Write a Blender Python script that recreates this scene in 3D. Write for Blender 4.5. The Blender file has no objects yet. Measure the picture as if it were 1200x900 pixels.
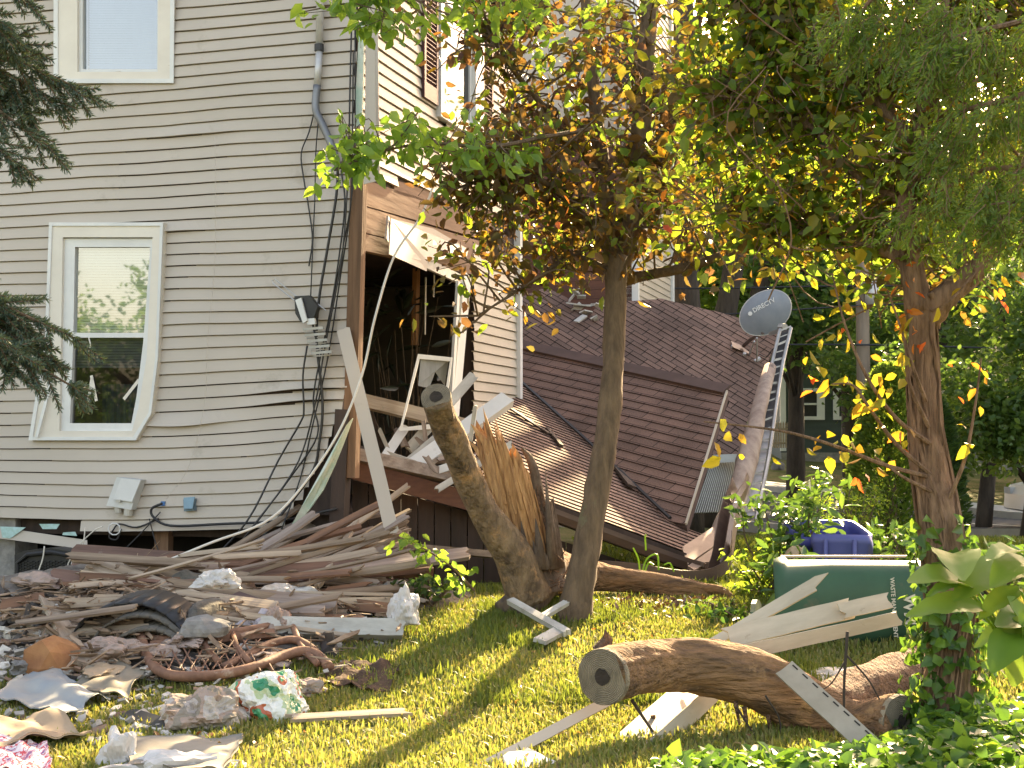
import bpy, math, random
import numpy as np
from mathutils import Vector as V, Matrix, noise
R = math.radians
rnd = random.Random(7)
sc = bpy.context.scene
COL = sc.collection

# ------------------------------------------------------------------ camera
F = 1690.0; CAMZ = 1.6; HOR = 520.0
cam_d = bpy.data.cameras.new('camera'); cam = bpy.data.objects.new('camera', cam_d); COL.objects.link(cam)
cam_d.sensor_width = 36; cam_d.lens = 36 * F / 1200; cam_d.clip_start = 0.1; cam_d.clip_end = 900
PIT = math.atan((HOR - 450) / F)
cam.location = (0, 0, CAMZ); cam.rotation_euler = (math.pi / 2 + PIT, 0, 0)
sc.camera = cam
# ------------------------------------------------------------------ light
SUN_AZ, SUN_EL = 19.6, 26.0
w = bpy.data.worlds.new("World"); sc.world = w; w.use_nodes = True
nt = w.node_tree; nt.nodes.clear()
sky = nt.nodes.new('ShaderNodeTexSky'); sky.sky_type = 'NISHITA'; sky.sun_disc = False
sky.sun_elevation = R(SUN_EL); sky.sun_rotation = R(SUN_AZ); sky.air_density = 1.2; sky.dust_density = 3.0; sky.ozone_density = 1.0
bg = nt.nodes.new('ShaderNodeBackground'); bg.inputs[1].default_value = 0.15
wo = nt.nodes.new('ShaderNodeOutputWorld')
tint = nt.nodes.new('ShaderNodeMixRGB'); tint.blend_type = 'MULTIPLY'; tint.inputs[0].default_value = 1; tint.inputs[2].default_value = (1.10, .855, .69, 1)
nt.links.new(sky.outputs[0], tint.inputs[1]); nt.links.new(tint.outputs[0], bg.inputs[0]); nt.links.new(bg.outputs[0], wo.inputs[0])
sd = bpy.data.lights.new('sun', 'SUN'); sd.energy = 5.0; sd.angle = R(0.6); sd.color = (1.0, 0.77, 0.45)
so = bpy.data.objects.new('sun', sd); COL.objects.link(so)
a_, e_ = R(SUN_AZ), R(SUN_EL)
SUND = V((math.sin(a_) * math.cos(e_), math.cos(a_) * math.cos(e_), math.sin(e_)))
so.rotation_euler = SUND.to_track_quat('Z', 'Y').to_euler(); so.location = (10, 30, 20)
vs = sc.view_settings; vs.view_transform = 'Standard'; vs.look = 'None'; vs.gamma = 1; vs.use_curve_mapping = False
vs.exposure = 2.45
try:
    sc.cycles.max_bounces = 8; sc.cycles.transparent_max_bounces = 12; sc.cycles.caustics_reflective = False; sc.cycles.caustics_refractive = False
    sc.cycles.use_denoising = True
except Exception: pass

# ------------------------------------------------------------------ pixel helpers (photo pixels, 1200x900)
cP, sP = math.cos(PIT), math.sin(PIT)
O = V((0, 0, CAMZ))
def ray(px, py):
    x = (px - 600) / F; u = -(py - 450) / F
    return V((x, cP - u * sP, sP + u * cP))
def P(px, py, Y):
    d = ray(px, py); return O + d * (Y / d.y)
def hit(px, py, p0, n):
    d = ray(px, py); t = (p0 - O).dot(n) / d.dot(n); return O + d * t
def sstep(a, b, x):
    t = min(1, max(0, (x - a) / (b - a))); return t * t * (3 - 2 * t)
def gz(x, y):
    z = 0.30 * sstep(7.6, 12.2, y) + 0.10 * sstep(1.5, 3.5, x) * sstep(6, 9, y) * (1 - sstep(10, 12, y))
    z += (-0.30) * sstep(18, 25, y)
    # street slopes up away to the left
    along = (-(x - 10.3) * 0.545 + (y - 30) * 0.84)
    z += 0.05 * max(0, min(along, 30)) + 0.9 * sstep(12, 30, along)
    z += 0.012 * noise.noise(V((x * .8, y * .8, 0))) * (1 if y < 20 else 0)
    return z
def G(px, py, lift=0.0):
    d = ray(px, py); lo, hi = 2.0, 60.0
    for i in range(40):
        m = (lo + hi) / 2; p = O + d * (m / d.y)
        if p.z > gz(p.x, p.y) + lift: lo = m
        else: hi = m
    return O + d * (lo / d.y)
# ------------------------------------------------------------------ object helpers
def tag(o, label=None, cat=None, group=None, kind=None):
    if label: o['label'] = label
    if cat: o['category'] = cat
    if group: o['group'] = group
    if kind: o['kind'] = kind
    return o
def mesh(name, verts, faces, m, parent=None, smooth=False, uv=None, loc=None):
    me = bpy.data.meshes.new(name)
    me.from_pydata([tuple(v) for v in verts], [], faces)
    if uv is not None:
        l = me.uv_layers.new(name='uv'); fl = [c for i in [lp.vertex_index for lp in me.loops] for c in uv[i]]
        l.data.foreach_set('uv', fl)
    if m: me.materials.append(m)
    if smooth: me.polygons.foreach_set('use_smooth', [True] * len(me.polygons))
    me.update()
    o = bpy.data.objects.new(name, me); COL.objects.link(o)
    if parent: o.parent = parent; o.matrix_parent_inverse = parent.matrix_basis.inverted()
    return o
def empty(name, loc, label, cat, group=None):
    o = bpy.data.objects.new(name, None); COL.objects.link(o); o.location = loc; o.empty_display_size = .2
    return tag(o, label, cat, group)
class MB:
    def __init__(s): s.v = []; s.f = []
    def add(s, v, f):
        b = len(s.v); s.v += [V(p) for p in v]; s.f += [tuple(i + b for i in q) for q in f]
    def box(s, c, ax, ay, az):
        c, ax, ay, az = V(c), V(ax), V(ay), V(az)
        s.add([c + ax * i + ay * j + az * k for i in (-1, 1) for j in (-1, 1) for k in (-1, 1)],
              [(0, 1, 3, 2), (4, 6, 7, 5), (0, 4, 5, 1), (2, 3, 7, 6), (0, 2, 6, 4), (1, 5, 7, 3)])
    def bar(s, p1, p2, w, t, face=(0, -1, 0)):
        p1, p2 = V(p1), V(p2); X = (p2 - p1); L = X.length; X = X / L; Z = V(face); Z = (Z - X * Z.dot(X))
        Z = Z.normalized() if Z.length > 1e-4 else X.orthogonal().normalized(); Y = Z.cross(X)
        s.box((p1 + p2) / 2, X * L / 2, Y * w / 2, Z * t / 2)
    def prism(s, pts, d):
        d = V(d); n = len(pts); pts = [V(p) for p in pts]
        s.add(pts + [p + d for p in pts], [tuple(range(n)), tuple(reversed(range(n, 2 * n)))] + [(i, i + n, (i + 1) % n + n, (i + 1) % n) for i in range(n)])
    def tube(s, pts, rad, seg=8, jit=0.0, cap=True, sd=0):
        pts = [V(p) for p in pts]; n = len(pts)
        if not hasattr(rad, '__len__'): rad = [rad] * n
        prev = None; b = len(s.v)
        for i, p in enumerate(pts):
            t = (pts[min(i + 1, n - 1)] - pts[max(i - 1, 0)]).normalized()
            if prev is None: a = t.orthogonal().normalized()
            else: a = (prev - t * prev.dot(t)); a = a.normalized() if a.length > 1e-5 else t.orthogonal().normalized()
            prev = a; c = t.cross(a)
            for k in range(seg):
                th = 2 * math.pi * k / seg; r = rad[i]
                if jit: r *= 1 + jit * noise.noise(V((math.cos(th) * 1.7 + sd, math.sin(th) * 1.7, i * .45 + sd)))+ jit*.5*noise.noise(V((math.cos(th) * 5 + sd, math.sin(th) * 5, i * .9 + sd)))
                s.v.append(p + (a * math.cos(th) + c * math.sin(th)) * r)
        for i in range(n - 1):
            for k in range(seg):
                k2 = (k + 1) % seg; q = b + i * seg
                s.f.append((q + k, q + k2, q + seg + k2, q + seg + k))
        if cap:
            s.f.append(tuple(b + k for k in reversed(range(seg)))); s.f.append(tuple(b + (n - 1) * seg + k for k in range(seg)))
    def build(s, name, m, parent=None, smooth=False): return mesh(name, s.v, s.f, m, parent, smooth)
def spline(pts, n=6):
    pts = [V(p) for p in pts]; out = []
    q = [pts[0] * 2 - pts[1]] + pts + [pts[-1] * 2 - pts[-2]]
    for i in range(1, len(q) - 2):
        for k in range(n):
            t = k / n; a, b, c, d = q[i - 1:i + 3]
            out.append(0.5 * ((2 * b) + (c - a) * t + (2 * a - 5 * b + 4 * c - d) * t * t + (-a + 3 * b - 3 * c + d) * t ** 3))
    out.append(pts[-1]); return out
def lerpn(vals, n):
    out = []
    for i in range(n):
        t = i / (n - 1) * (len(vals) - 1); k = min(int(t), len(vals) - 2); out.append(vals[k] + (vals[k + 1] - vals[k]) * (t - k))
    return out
# ------------------------------------------------------------------ materials
def mk(name):
    m = bpy.data.materials.new(name); m.use_nodes = True; nt = m.node_tree
    return m, nt, nt.nodes['Principled BSDF'], nt.nodes, nt.links
def mat(name, c1, c2=None, rough=.7, sc_=(4, 4, 4), detail=6, bump=0.0, bscale=None, metal=0, spec=.4, blotch=None, lo=.35, hi=.65, island=0.0, dist=0.01):
    """two-tone noise surface in object space; optional dirt blotches"""
    m, nt, b, N, L = mk(name)
    b.inputs['Roughness'].default_value = rough; b.inputs['Metallic'].default_value = metal; b.inputs['Specular IOR Level'].default_value = spec
    tc = N.new('ShaderNodeTexCoord'); mp = N.new('ShaderNodeMapping'); mp.inputs['Scale'].default_value = sc_
    L.new(tc.outputs['Object'], mp.inputs[0])
    no = N.new('ShaderNodeTexNoise'); no.inputs['Scale'].default_value = 1; no.inputs['Detail'].default_value = detail; no.inputs['Roughness'].default_value = .65
    L.new(mp.outputs[0], no.inputs[0])
    cr = N.new('ShaderNodeValToRGB'); cr.color_ramp.elements[0].position = lo; cr.color_ramp.elements[1].position = hi
    cr.color_ramp.elements[0].color = (*c1, 1); cr.color_ramp.elements[1].color = (*(c2 or [x * .8 for x in c1]), 1)
    L.new(no.outputs[0], cr.inputs[0]); out = cr.outputs[0]
    if blotch:
        n2 = N.new('ShaderNodeTexNoise'); n2.inputs['Scale'].default_value = blotch[1]; n2.inputs['Detail'].default_value = 8; n2.inputs['Roughness'].default_value = .7
        L.new(tc.outputs['Object'], n2.inputs[0])
        r2 = N.new('ShaderNodeValToRGB'); r2.color_ramp.elements[0].position = blotch[2]; r2.color_ramp.elements[1].position = blotch[2] + .12
        r2.color_ramp.elements[0].color = (0, 0, 0, 1); r2.color_ramp.elements[1].color = (1, 1, 1, 1); L.new(n2.outputs[0], r2.inputs[0])
        mx = N.new('ShaderNodeMixRGB'); L.new(r2.outputs[0], mx.inputs[0]); L.new(out, mx.inputs[1]); mx.inputs[2].default_value = (*blotch[0], 1); out = mx.outputs[0]
    if island:
        g = N.new('ShaderNodeNewGeometry'); mr = N.new('ShaderNodeMapRange'); mr.inputs[3].default_value = 1 - island; mr.inputs[4].default_value = 1 + island * .6
        L.new(g.outputs['Random Per Island'], mr.inputs[0])
        hs = N.new('ShaderNodeHueSaturation'); L.new(mr.outputs[0], hs.inputs['Value']); L.new(out, hs.inputs['Color']); out = hs.outputs[0]
    L.new(out, b.inputs['Base Color'])
    if bump:
        n3 = N.new('ShaderNodeTexNoise'); n3.inputs['Scale'].default_value = 1; n3.inputs['Detail'].default_value = 8
        m3 = N.new('ShaderNodeMapping'); m3.inputs['Scale'].default_value = bscale or [x * 3 for x in sc_]; L.new(tc.outputs['Object'], m3.inputs[0]); L.new(m3.outputs[0], n3.inputs[0])
        bp = N.new('ShaderNodeBump'); bp.inputs['Strength'].default_value = bump; bp.inputs['Distance'].default_value = dist; L.new(n3.outputs[0], bp.inputs['Height']); L.new(bp.outputs[0], b.inputs['Normal'])
    return m
def leafmat(name, cols, trans=.5, tboost=1.6, rough=.45, spec=.4):
    """leaf blades: colour picked per leaf; light passes through"""
    m, nt, b, N, L = mk(name)
    g = N.new('ShaderNodeNewGeometry'); cr = N.new('ShaderNodeValToRGB'); el = cr.color_ramp.elements
    while len(el) < len(cols): el.new(.5)
    for i, c in enumerate(cols): el[i].position = i / (len(cols)-1); el[i].color = (*c, 1)
    L.new(g.outputs['Random Per Island'], cr.inputs[0])
    L.new(cr.outputs[0], b.inputs['Base Color']); b.inputs['Roughness'].default_value = rough; b.inputs['Specular IOR Level'].default_value = spec
    t = N.new('ShaderNodeBsdfTranslucent'); mul = N.new('ShaderNodeMixRGB'); mul.blend_type = 'MULTIPLY'; mul.inputs[0].default_value = 1
    mul.inputs[2].default_value = (tboost * 1.1, tboost * 1.02, tboost * .55, 1); L.new(cr.outputs[0], mul.inputs[1]); L.new(mul.outputs[0], t.inputs[0])
    mx = N.new('ShaderNodeMixShader'); mx.inputs[0].default_value = trans; L.new(b.outputs[0], mx.inputs[1]); L.new(t.outputs[0], mx.inputs[2])
    L.new(mx.outputs[0], nt.nodes['Material Output'].inputs[0]); return m
def uvmat_brick(name, c1, c2, mortar, bw, rh, msize=.004, rough=.9, bump=.4, offset=.5):
    m, nt, b, N, L = mk(name); b.inputs['Roughness'].default_value = rough; b.inputs['Specular IOR Level'].default_value = .25
    tc = N.new('ShaderNodeTexCoord'); br = N.new('ShaderNodeTexBrick'); L.new(tc.outputs['UV'], br.inputs[0])
    br.inputs['Scale'].default_value = 1; br.inputs['Color1'].default_value = (*c1, 1); br.inputs['Color2'].default_value = (*c2, 1); br.inputs['Mortar'].default_value = (*mortar, 1)
    br.inputs['Brick Width'].default_value = bw; br.inputs['Row Height'].default_value = rh; br.inputs['Mortar Size'].default_value = msize; br.offset = offset; br.inputs['Mortar Smooth'].default_value = .2
    no = N.new('ShaderNodeTexNoise'); no.inputs['Scale'].default_value = 60; no.inputs['Detail'].default_value = 5; L.new(tc.outputs['UV'], no.inputs[0])
    n2 = N.new('ShaderNodeTexNoise'); n2.inputs['Scale'].default_value = 1.3; n2.inputs['Detail'].default_value = 5; L.new(tc.outputs['UV'], n2.inputs[0])
    ma = N.new('ShaderNodeMath'); ma.operation = 'ADD'; L.new(no.outputs[0], ma.inputs[0]); L.new(n2.outputs[0], ma.inputs[1])
    mr = N.new('ShaderNodeMapRange'); mr.inputs[1].default_value = .7; mr.inputs[2].default_value = 1.3; mr.inputs[3].default_value = .6; mr.inputs[4].default_value = 1.4; L.new(ma.outputs[0], mr.inputs[0])
    hs = N.new('ShaderNodeHueSaturation'); L.new(mr.outputs[0], hs.inputs['Value']); L.new(br.outputs[0], hs.inputs['Color']); L.new(hs.outputs[0], b.inputs['Base Color'])
    bp = N.new('ShaderNodeBump'); bp.inputs['Strength'].default_value = bump; bp.inputs['Distance'].default_value = .006; L.new(no.outputs[0], bp.inputs['Height']); L.new(bp.outputs[0], b.inputs['Normal'])
    return m
def glassmat(name, tint=(.9, .95, .95), base=.08):
    m, nt, b, N, L = mk(name); N.remove(b)
    fr = N.new('ShaderNodeFresnel'); fr.inputs[0].default_value = 1.5; ad = N.new('ShaderNodeMath'); ad.inputs[1].default_value = base; L.new(fr.outputs[0], ad.inputs[0])
    t = N.new('ShaderNodeBsdfTransparent'); t.inputs[0].default_value = (*tint, 1); g = N.new('ShaderNodeBsdfGlossy'); g.inputs[1].default_value = .02
    n = N.new('ShaderNodeTexNoise'); n.inputs['Scale'].default_value = 2.2; bp = N.new('ShaderNodeBump'); bp.inputs['Strength'].default_value = .05; L.new(n.outputs[0], bp.inputs['Height']); L.new(bp.outputs[0], g.inputs['Normal'])
    mx = N.new('ShaderNodeMixShader'); L.new(ad.outputs[0], mx.inputs[0]); L.new(t.outputs[0], mx.inputs[1]); L.new(g.outputs[0], mx.inputs[2]); L.new(mx.outputs[0], nt.nodes['Material Output'].inputs[0]); return m

m_siding = mat('vinyl_siding', (.49, .44, .38), (.445, .40, .345), .55, (.7, .7, .9), 4, .12, (3, 3, 60), blotch=((.36, .32, .26), 2.0, .60), dist=.004)
m_siding2 = mat('vinyl_siding_front', (.47, .42, .34), (.41, .37, .30), .5, (1, 1, 2), 4, .12, (3, 3, 60), dist=.004)
m_trim = mat('almond_trim', (.72, .68, .60), (.64, .60, .53), .5, (1.5, 1.5, 2), 5, blotch=((.50, .47, .41), 5, .68))
m_white = mat('white_vinyl', (.70, .71, .70), (.60, .61, .61), .4, (2, 2, 2), 5, blotch=((.48, .46, .42), 6, .66))
m_dirtywhite = mat('dirty_white_paint', (.52, .51, .47), (.34, .33, .30), .6, (3, 8, 8), 7, .2, blotch=((.30, .27, .22), 7, .6))
m_plastic_beige = mat('broken_beige_vinyl', (.50, .45, .35), (.38, .34, .26), .55, (2, 8, 8), 7, .2, blotch=((.16, .14, .09), 11, .62))
m_sheath = mat('old_plank_sheathing', (.32, .205, .135), (.19, .12, .08), .85, (.6, .6, 7), 8, .5, blotch=((.07, .05, .04), 4, .64))
m_post = mat('old_post_wood', (.24, .14, .08), (.12, .07, .04), .85, (14, 14, .8), 8, .5)
m_wood = mat('weathered_lumber', (.31, .24, .175), (.14, .10, .07), .85, (1.0, 14, 14), 8, .5, island=.2)
m_woodlt = mat('pale_lath', (.46, .38, .29), (.27, .21, .155), .85, (1.2, 18, 18), 8, .4, blotch=((.2, .17, .13), 6, .63))
m_woodred = mat('red_brown_lumber', (.25, .135, .08), (.12, .07, .048), .85, (.9, 14, 14), 8, .5, blotch=((.12, .08, .06), 5, .62))
m_woodgrey = mat('grey_lumber', (.36, .30, .26), (.19, .145, .12), .85, (1., 14, 14), 8, .45, blotch=((.14, .10, .09), 6, .62))
m_brown = mat('brown_painted_metal', (.115, .075, .058), (.08, .052, .042), .42, (2, 10, 10), 5, .1)
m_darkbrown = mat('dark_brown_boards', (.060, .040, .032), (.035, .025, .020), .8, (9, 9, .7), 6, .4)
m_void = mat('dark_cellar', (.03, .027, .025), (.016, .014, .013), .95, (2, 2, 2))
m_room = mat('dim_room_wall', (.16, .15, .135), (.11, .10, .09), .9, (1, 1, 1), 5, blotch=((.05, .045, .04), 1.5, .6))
m_black = mat('black_plastic', (.018, .018, .02), (.028, .028, .03), .45, (8, 8, 8))
m_alu = mat('aluminium', (.42, .42, .41), (.27, .27, .27), .42, (4, 4, 4), 6, metal=.45, blotch=((.3, .29, .27), 6, .64))
m_steel = mat('galvanised_steel', (.55, .55, .55), (.42, .42, .43), .42, (6, 6, 6), 4, metal=.25)
m_rust = mat('rusty_tube', (.27, .145, .09), (.13, .065, .04), .7, (8, 8, 8), 7, .3, blotch=((.40, .32, .25), 7, .60))
m_foam = mat('foam_board', (.40, .55, .46), (.62, .64, .56), .7, (8, 8, 8), 6, .3, blotch=((.28, .24, .18), 9, .6))
m_stone = mat('parged_stone', (.30, .29, .27), (.17, .165, .16), .95, (7, 7, 7), 9, 1.0, (9, 9, 9), dist=.03)
m_glass = glassmat('window_glass', base=.2)
m_screen = glassmat('screened_glass', (.34, .36, .37), -.02)
m_glass2 = glassmat('window_glass_plain', (.75, .8, .82), .18)
m_glassd = glassmat('dim_glass', (.36, .39, .40), .0)
m_blind = mat('window_blind', (.42, .50, .68), (.38, .45, .62), .6)
m_blindw = mat('white_blind', (.56, .58, .60), (.50, .52, .54), .6)
m_curtain = mat('lace_curtain', (.30, .31, .31), (.20, .21, .21), .8, (9, 9, 2))
m_shutter = mat('maroon_shutter', (.075, .030, .032), (.055, .024, .026), .45)
m_shingle = uvmat_brick('brown_shingles', (.185, .112, .085), (.14, .088, .068), (.035, .022, .018), .33, .15, .006)
m_shingle_t = uvmat_brick('worn_shingles', (.26, .17, .13), (.185, .12, .095), (.045, .028, .022), .30, .12, .006)
m_shingle_d = uvmat_brick('slipped_shingles', (.195, .122, .095), (.135, .088, .07), (.03, .02, .016), .26, .19, .008)
m_edge = mat('shingle_edge', (.10, .062, .052), (.075, .048, .04), .9)
# ------------------------------------------------------------------ ground
def groundmat():
    m, nt, b, N, L = mk('lawn_soil'); b.inputs['Roughness'].default_value = .95; b.inputs['Specular IOR Level'].default_value = .1
    tc = N.new('ShaderNodeTexCoord')
    n1 = N.new('ShaderNodeTexNoise'); n1.inputs['Scale'].default_value = 1.1; n1.inputs['Detail'].default_value = 8; L.new(tc.outputs['Object'], n1.inputs[0])
    c1 = N.new('ShaderNodeValToRGB'); e = c1.color_ramp.elements; e[0].position = .38; e[0].color = (.075, .095, .022, 1); e[1].position = .62; e[1].color = (.15, .13, .055, 1)
    L.new(n1.outputs[0], c1.inputs[0])
    n2 = N.new('ShaderNodeTexNoise'); n2.inputs['Scale'].default_value = 30; n2.inputs['Detail'].default_value = 6; L.new(tc.outputs['Object'], n2.inputs[0])
    mr = N.new('ShaderNodeMapRange'); mr.inputs[3].default_value = .5; mr.inputs[4].default_value = 1.5; L.new(n2.outputs[0], mr.inputs[0])
    hs = N.new('ShaderNodeHueSaturation'); L.new(mr.outputs[0], hs.inputs['Value']); L.new(c1.outputs[0], hs.inputs['Color']); L.new(hs.outputs[0], b.inputs['Base Color'])
    bp = N.new('ShaderNodeBump'); bp.inputs['Distance'].default_value = .03; L.new(n2.outputs[0], bp.inputs['Height']); L.new(bp.outputs[0], b.inputs['Normal']); return m
m_ground = groundmat()
m_asph = mat('asphalt', (.085, .085, .09), (.055, .055, .06), .9, (2, 2, 2), 8, .3, (60, 60, 60))
m_conc = mat('concrete', (.42, .40, .37), (.32, .31, .29), .9, (3, 3, 3), 8, .2)
m_paint = mat('road_paint', (.75, .75, .72), (.6, .6, .58), .7, (9, 9, 9))
xs = sorted(set([-70, -50, -35, -25] + [x * .5 for x in range(-36, 61)] + [35, 42, 50, 65, 90])); ys = sorted(set([-40, -20, -10, -5] + [y * .5 for y in range(0, 130)] + [70, 80, 95, 120, 160]))
vv = [(x, y, gz(x, y)) for y in ys for x in xs]; nx = len(xs)
ff = [(j * nx + i, j * nx + i + 1, (j + 1) * nx + i + 1, (j + 1) * nx + i) for j in range(len(ys) - 1) for i in range(nx - 1)]
g = mesh('ground', vv, ff, m_ground, smooth=True); tag(g, kind='structure')
# street: far kerb line from (6.4,36) to (10.3,30), 6.5 m wide towards the camera side
SA = V((10.3, 30, 0)); SD = V((-.545, .838, 0)).normalized(); SN = V((-.838, -.545, 0))
def strip(name, w0, w1, lift, m, t0=-30, t1=45, step=.5, th=0):
    n = int((t1 - t0) / step); vs_ = []; fs = []; nw = max(1, int(abs(w1 - w0) / .5))
    for i in range(n + 1):
        for j in range(nw + 1):
            ww = w0 + (w1 - w0) * j / nw; p = SA + SD * (t0 + i * step) + SN * ww
            vs_.append((p.x, p.y, gz(p.x, p.y) + lift))
    for i in range(n):
        for j in range(nw):
            a = i * (nw + 1) + j; fs.append((a, a + 1, a + nw + 2, a + nw + 1))
    if th:
        b0 = len(vs_)
        vs_ += [(x, y, z - th) for x, y, z in vs_[:]]
        for i in range(n):
            a = i * (nw + 1); fs.append((a, a + nw + 1, a + nw + 1 + b0, a + b0)); a += nw; fs.append((a + nw + 1, a, a + b0, a + nw + 1 + b0))
    return tag(mesh(name, vs_, fs, m), kind='structure')
strip('road', 0.0, 7.0, .05, m_asph)
strip('kerb', -.16, 0.0, .19, m_conc, th=.25)
strip('kerb', 7.0, 7.16, .19, m_conc, th=.25)
strip('pavement', -1.5, -.165, .17, m_conc, th=.2)
strip('road_marking', 2.2, 2.32, .06, m_paint, -10, 6)

# ------------------------------------------------------------------ house frame
C0 = V((-1.37, 12.5, 0)); UL = V((-.957, .289, 0)).normalized(); UR = V((.289, .957, 0)).normalized(); NL = -UR; NR = -UL; Zv = V((0, 0, 1))
def WL(s, z, o=0): return C0 + UL * s + Zv * z + NL * o
def WR(r, z, o=0): return C0 + UR * r + Zv * z + NR * o
def pL(px, py, o=0): p = hit(px, py, C0 + NL * o, NL) - C0; return p.dot(UL), p.z
def pR(px, py, o=0): p = hit(px, py, C0 + NR * o, NR) - C0; return p.dot(UR), p.z
def HL(px, py, o=0): return hit(px, py, C0 + NL * o, NL)
def HR(px, py, o=0): return hit(px, py, C0 + NR * o, NR)
house = empty('damaged_house', C0 + V((-3, 3, 0)), 'two storey beige vinyl sided house with its front corner torn open', 'house')
def inpoly(x, y, poly):
    c = False; j = len(poly) - 1
    for i in range(len(poly)):
        xi, yi = poly[i]; xj, yj = poly[j]
        if (yi > y) != (yj > y) and x < (xj - xi) * (y - yi) / (yj - yi) + xi: c = not c
        j = i
    return c
EXP = .1075
winLl = [(72, 272), (188, 272), (160, 508), (50, 508)]; winLu = [(78, -120), (200, -120), (200, 90), (78, 90)]
holesL = [[pL(*q) for q in winLl], [pL(*q) for q in winLu]]
edge = sorted([(pL(x, y)[1], pL(x, y)[0]) for x, y in [(421, -260), (419, 0), (416, 200), (411, 330), (407, 470), (399, 500), (378, 552), (352, 597), (330, 625)]])
def s_edge(z):
    if z <= edge[0][0]: return edge[0][1]
    for (a, b), (c, d) in zip(edge, edge[1:]):
        if z <= c: return b + (d - b) * (z - a) / (c - a)
    return edge[-1][1]
def sagL(s, z):
    low = 1 - sstep(1.0, 3.2, z)
    dz = .10 * low * math.exp(-max(s, 0) / 1.6) - .05 * low * sstep(1.2, 4, s)
    dz -= .05 * low * math.sin(math.pi * min(1, max(0, s) / 3.6)); dz += .022 * noise.noise(V((s * .8, z * 1.0, 3))) + .004 * noise.noise(V((s * 3, z * 9, 5)))
    of = .045 * noise.noise(V((s * .7, z * .9, 9)))
    of += .16 * (1 - sstep(.8, 1.9, z)) * math.exp(-max(s, 0) / .9)      # the torn bottom corner kicks out
    return dz, of
def siding_left():
    mb = MB(); nc = 60; z00 = pL(200, 619)[1]
    for k in range(nc):
        z = z00 + k * EXP; s0 = s_edge(z + EXP * .5) + .015 * math.sin(k * 2.1); s1 = 7.0
        if k == 0: s1 = pL(97, 620)[0]
        n = int((s1 - s0) / .09); pl = rnd.uniform(-.002, .004)
        buck = 0
        row = []
        for i in range(n + 1):
            s = s0 + (s1 - s0) * i / n; dz, of = sagL(s, z); dz2, of2 = sagL(s, z + EXP)
            bz = bo = 0
            pxz = pL(345, 470)[1]
            if abs(z - (pxz)) < EXP * .55 and s < 1.3: bz = .022 * math.exp(-((s - .45) / .4) ** 2); bo = .035 * math.exp(-((s - .45) / .45) ** 2)
            if abs(z - pL(215, 493)[1]) < EXP * .55: bz -= .03 * math.exp(-((s - 1.7) / .45) ** 2); bo += .045 * math.exp(-((s - 1.7) / .4) ** 2)
            if abs(z - pL(235, 268)[1]) < EXP * .55: bo += .03 * math.exp(-((s - 1.75) / .3) ** 2)
            if abs(z - pL(230, 160)[1]) < EXP * .55: bo += .022 * math.exp(-((s - 1.65) / .5) ** 2)
            row.append((s, WL(s, z + dz + bz, -.008 + of), WL(s, z + dz + bz, .029 + pl + of + bo), WL(s, z + EXP * .90 + dz2 + (dz-dz2)*.1, .013 + of2), WL(s, z + EXP * .915 + dz2, -.008 + of2), WL(s, z + EXP + dz2 + .004, -.008 + of2)))
        for i in range(n):
            sm = (row[i][0] + row[i + 1][0]) / 2
            if any(inpoly(sm, z + EXP / 2, h) for h in holesL): continue
            a, b = row[i], row[i + 1]
            mb.add([a[1], a[2], b[2], b[1]], [(0, 1, 2, 3)]); mb.add([a[2], a[3], b[3], b[2]], [(0, 1, 2, 3)]); mb.add([a[3], a[4], b[4], b[3]], [(0, 1, 2, 3)]); mb.add([a[4], a[5], b[5], b[4]], [(0, 1, 2, 3)])
    return mb.build('siding', m_siding, house)
siding_left()
def siding_right():
    mb = MB(); nc = 60; z00 = 1.75; e = .1075
    win = [pR(*q) for q in [(511, -120), (562, -120), (562, 158), (511, 138)]]
    for k in range(44):
        z = z00 + k * e
        for (ra, rb, za, zb) in ((.0, 4.88, 3.92, 9), (3.25, 4.88, 0, 3.75)):
            lo = za if ra < .5 else (1.75)
            if not (za <= z < zb): continue
            n = int((rb - ra) / .12)
            for i in range(n):
                r0 = ra + (rb - ra) * i / n; r1 = ra + (rb - ra) * (i + 1) / n; rm = (r0 + r1) / 2
                if ra < .5 and z < 3.95 + .06 * rm: continue
                if inpoly(rm, z + e / 2, win): continue
                o0 = .006 * noise.noise(V((r0 * 2, z * 3, 1))); o1 = .006 * noise.noise(V((r1 * 2, z * 3, 1)))
                mb.add([WR(r0, z, -.008), WR(r0, z, .028 + o0), WR(r1, z, .028 + o1), WR(r1, z, -.008)], [(0, 1, 2, 3)])
                mb.add([WR(r0, z, .028 + o0), WR(r0, z + e * .87, .012), WR(r0, z + e * .89, -.008), WR(r0, z + e, -.008), WR(r1, z + e, -.008), WR(r1, z + e * .89, -.008), WR(r1, z + e * .87, .012), WR(r1, z, .028 + o1)], [(0, 1, 6, 7), (1, 2, 5, 6), (2, 3, 4, 5)])
    return mb.build('siding', m_siding2, house)
siding_right()
# backing walls and hollow body
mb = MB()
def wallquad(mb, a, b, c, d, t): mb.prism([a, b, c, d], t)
HT = 6.6; zb = .98
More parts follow.
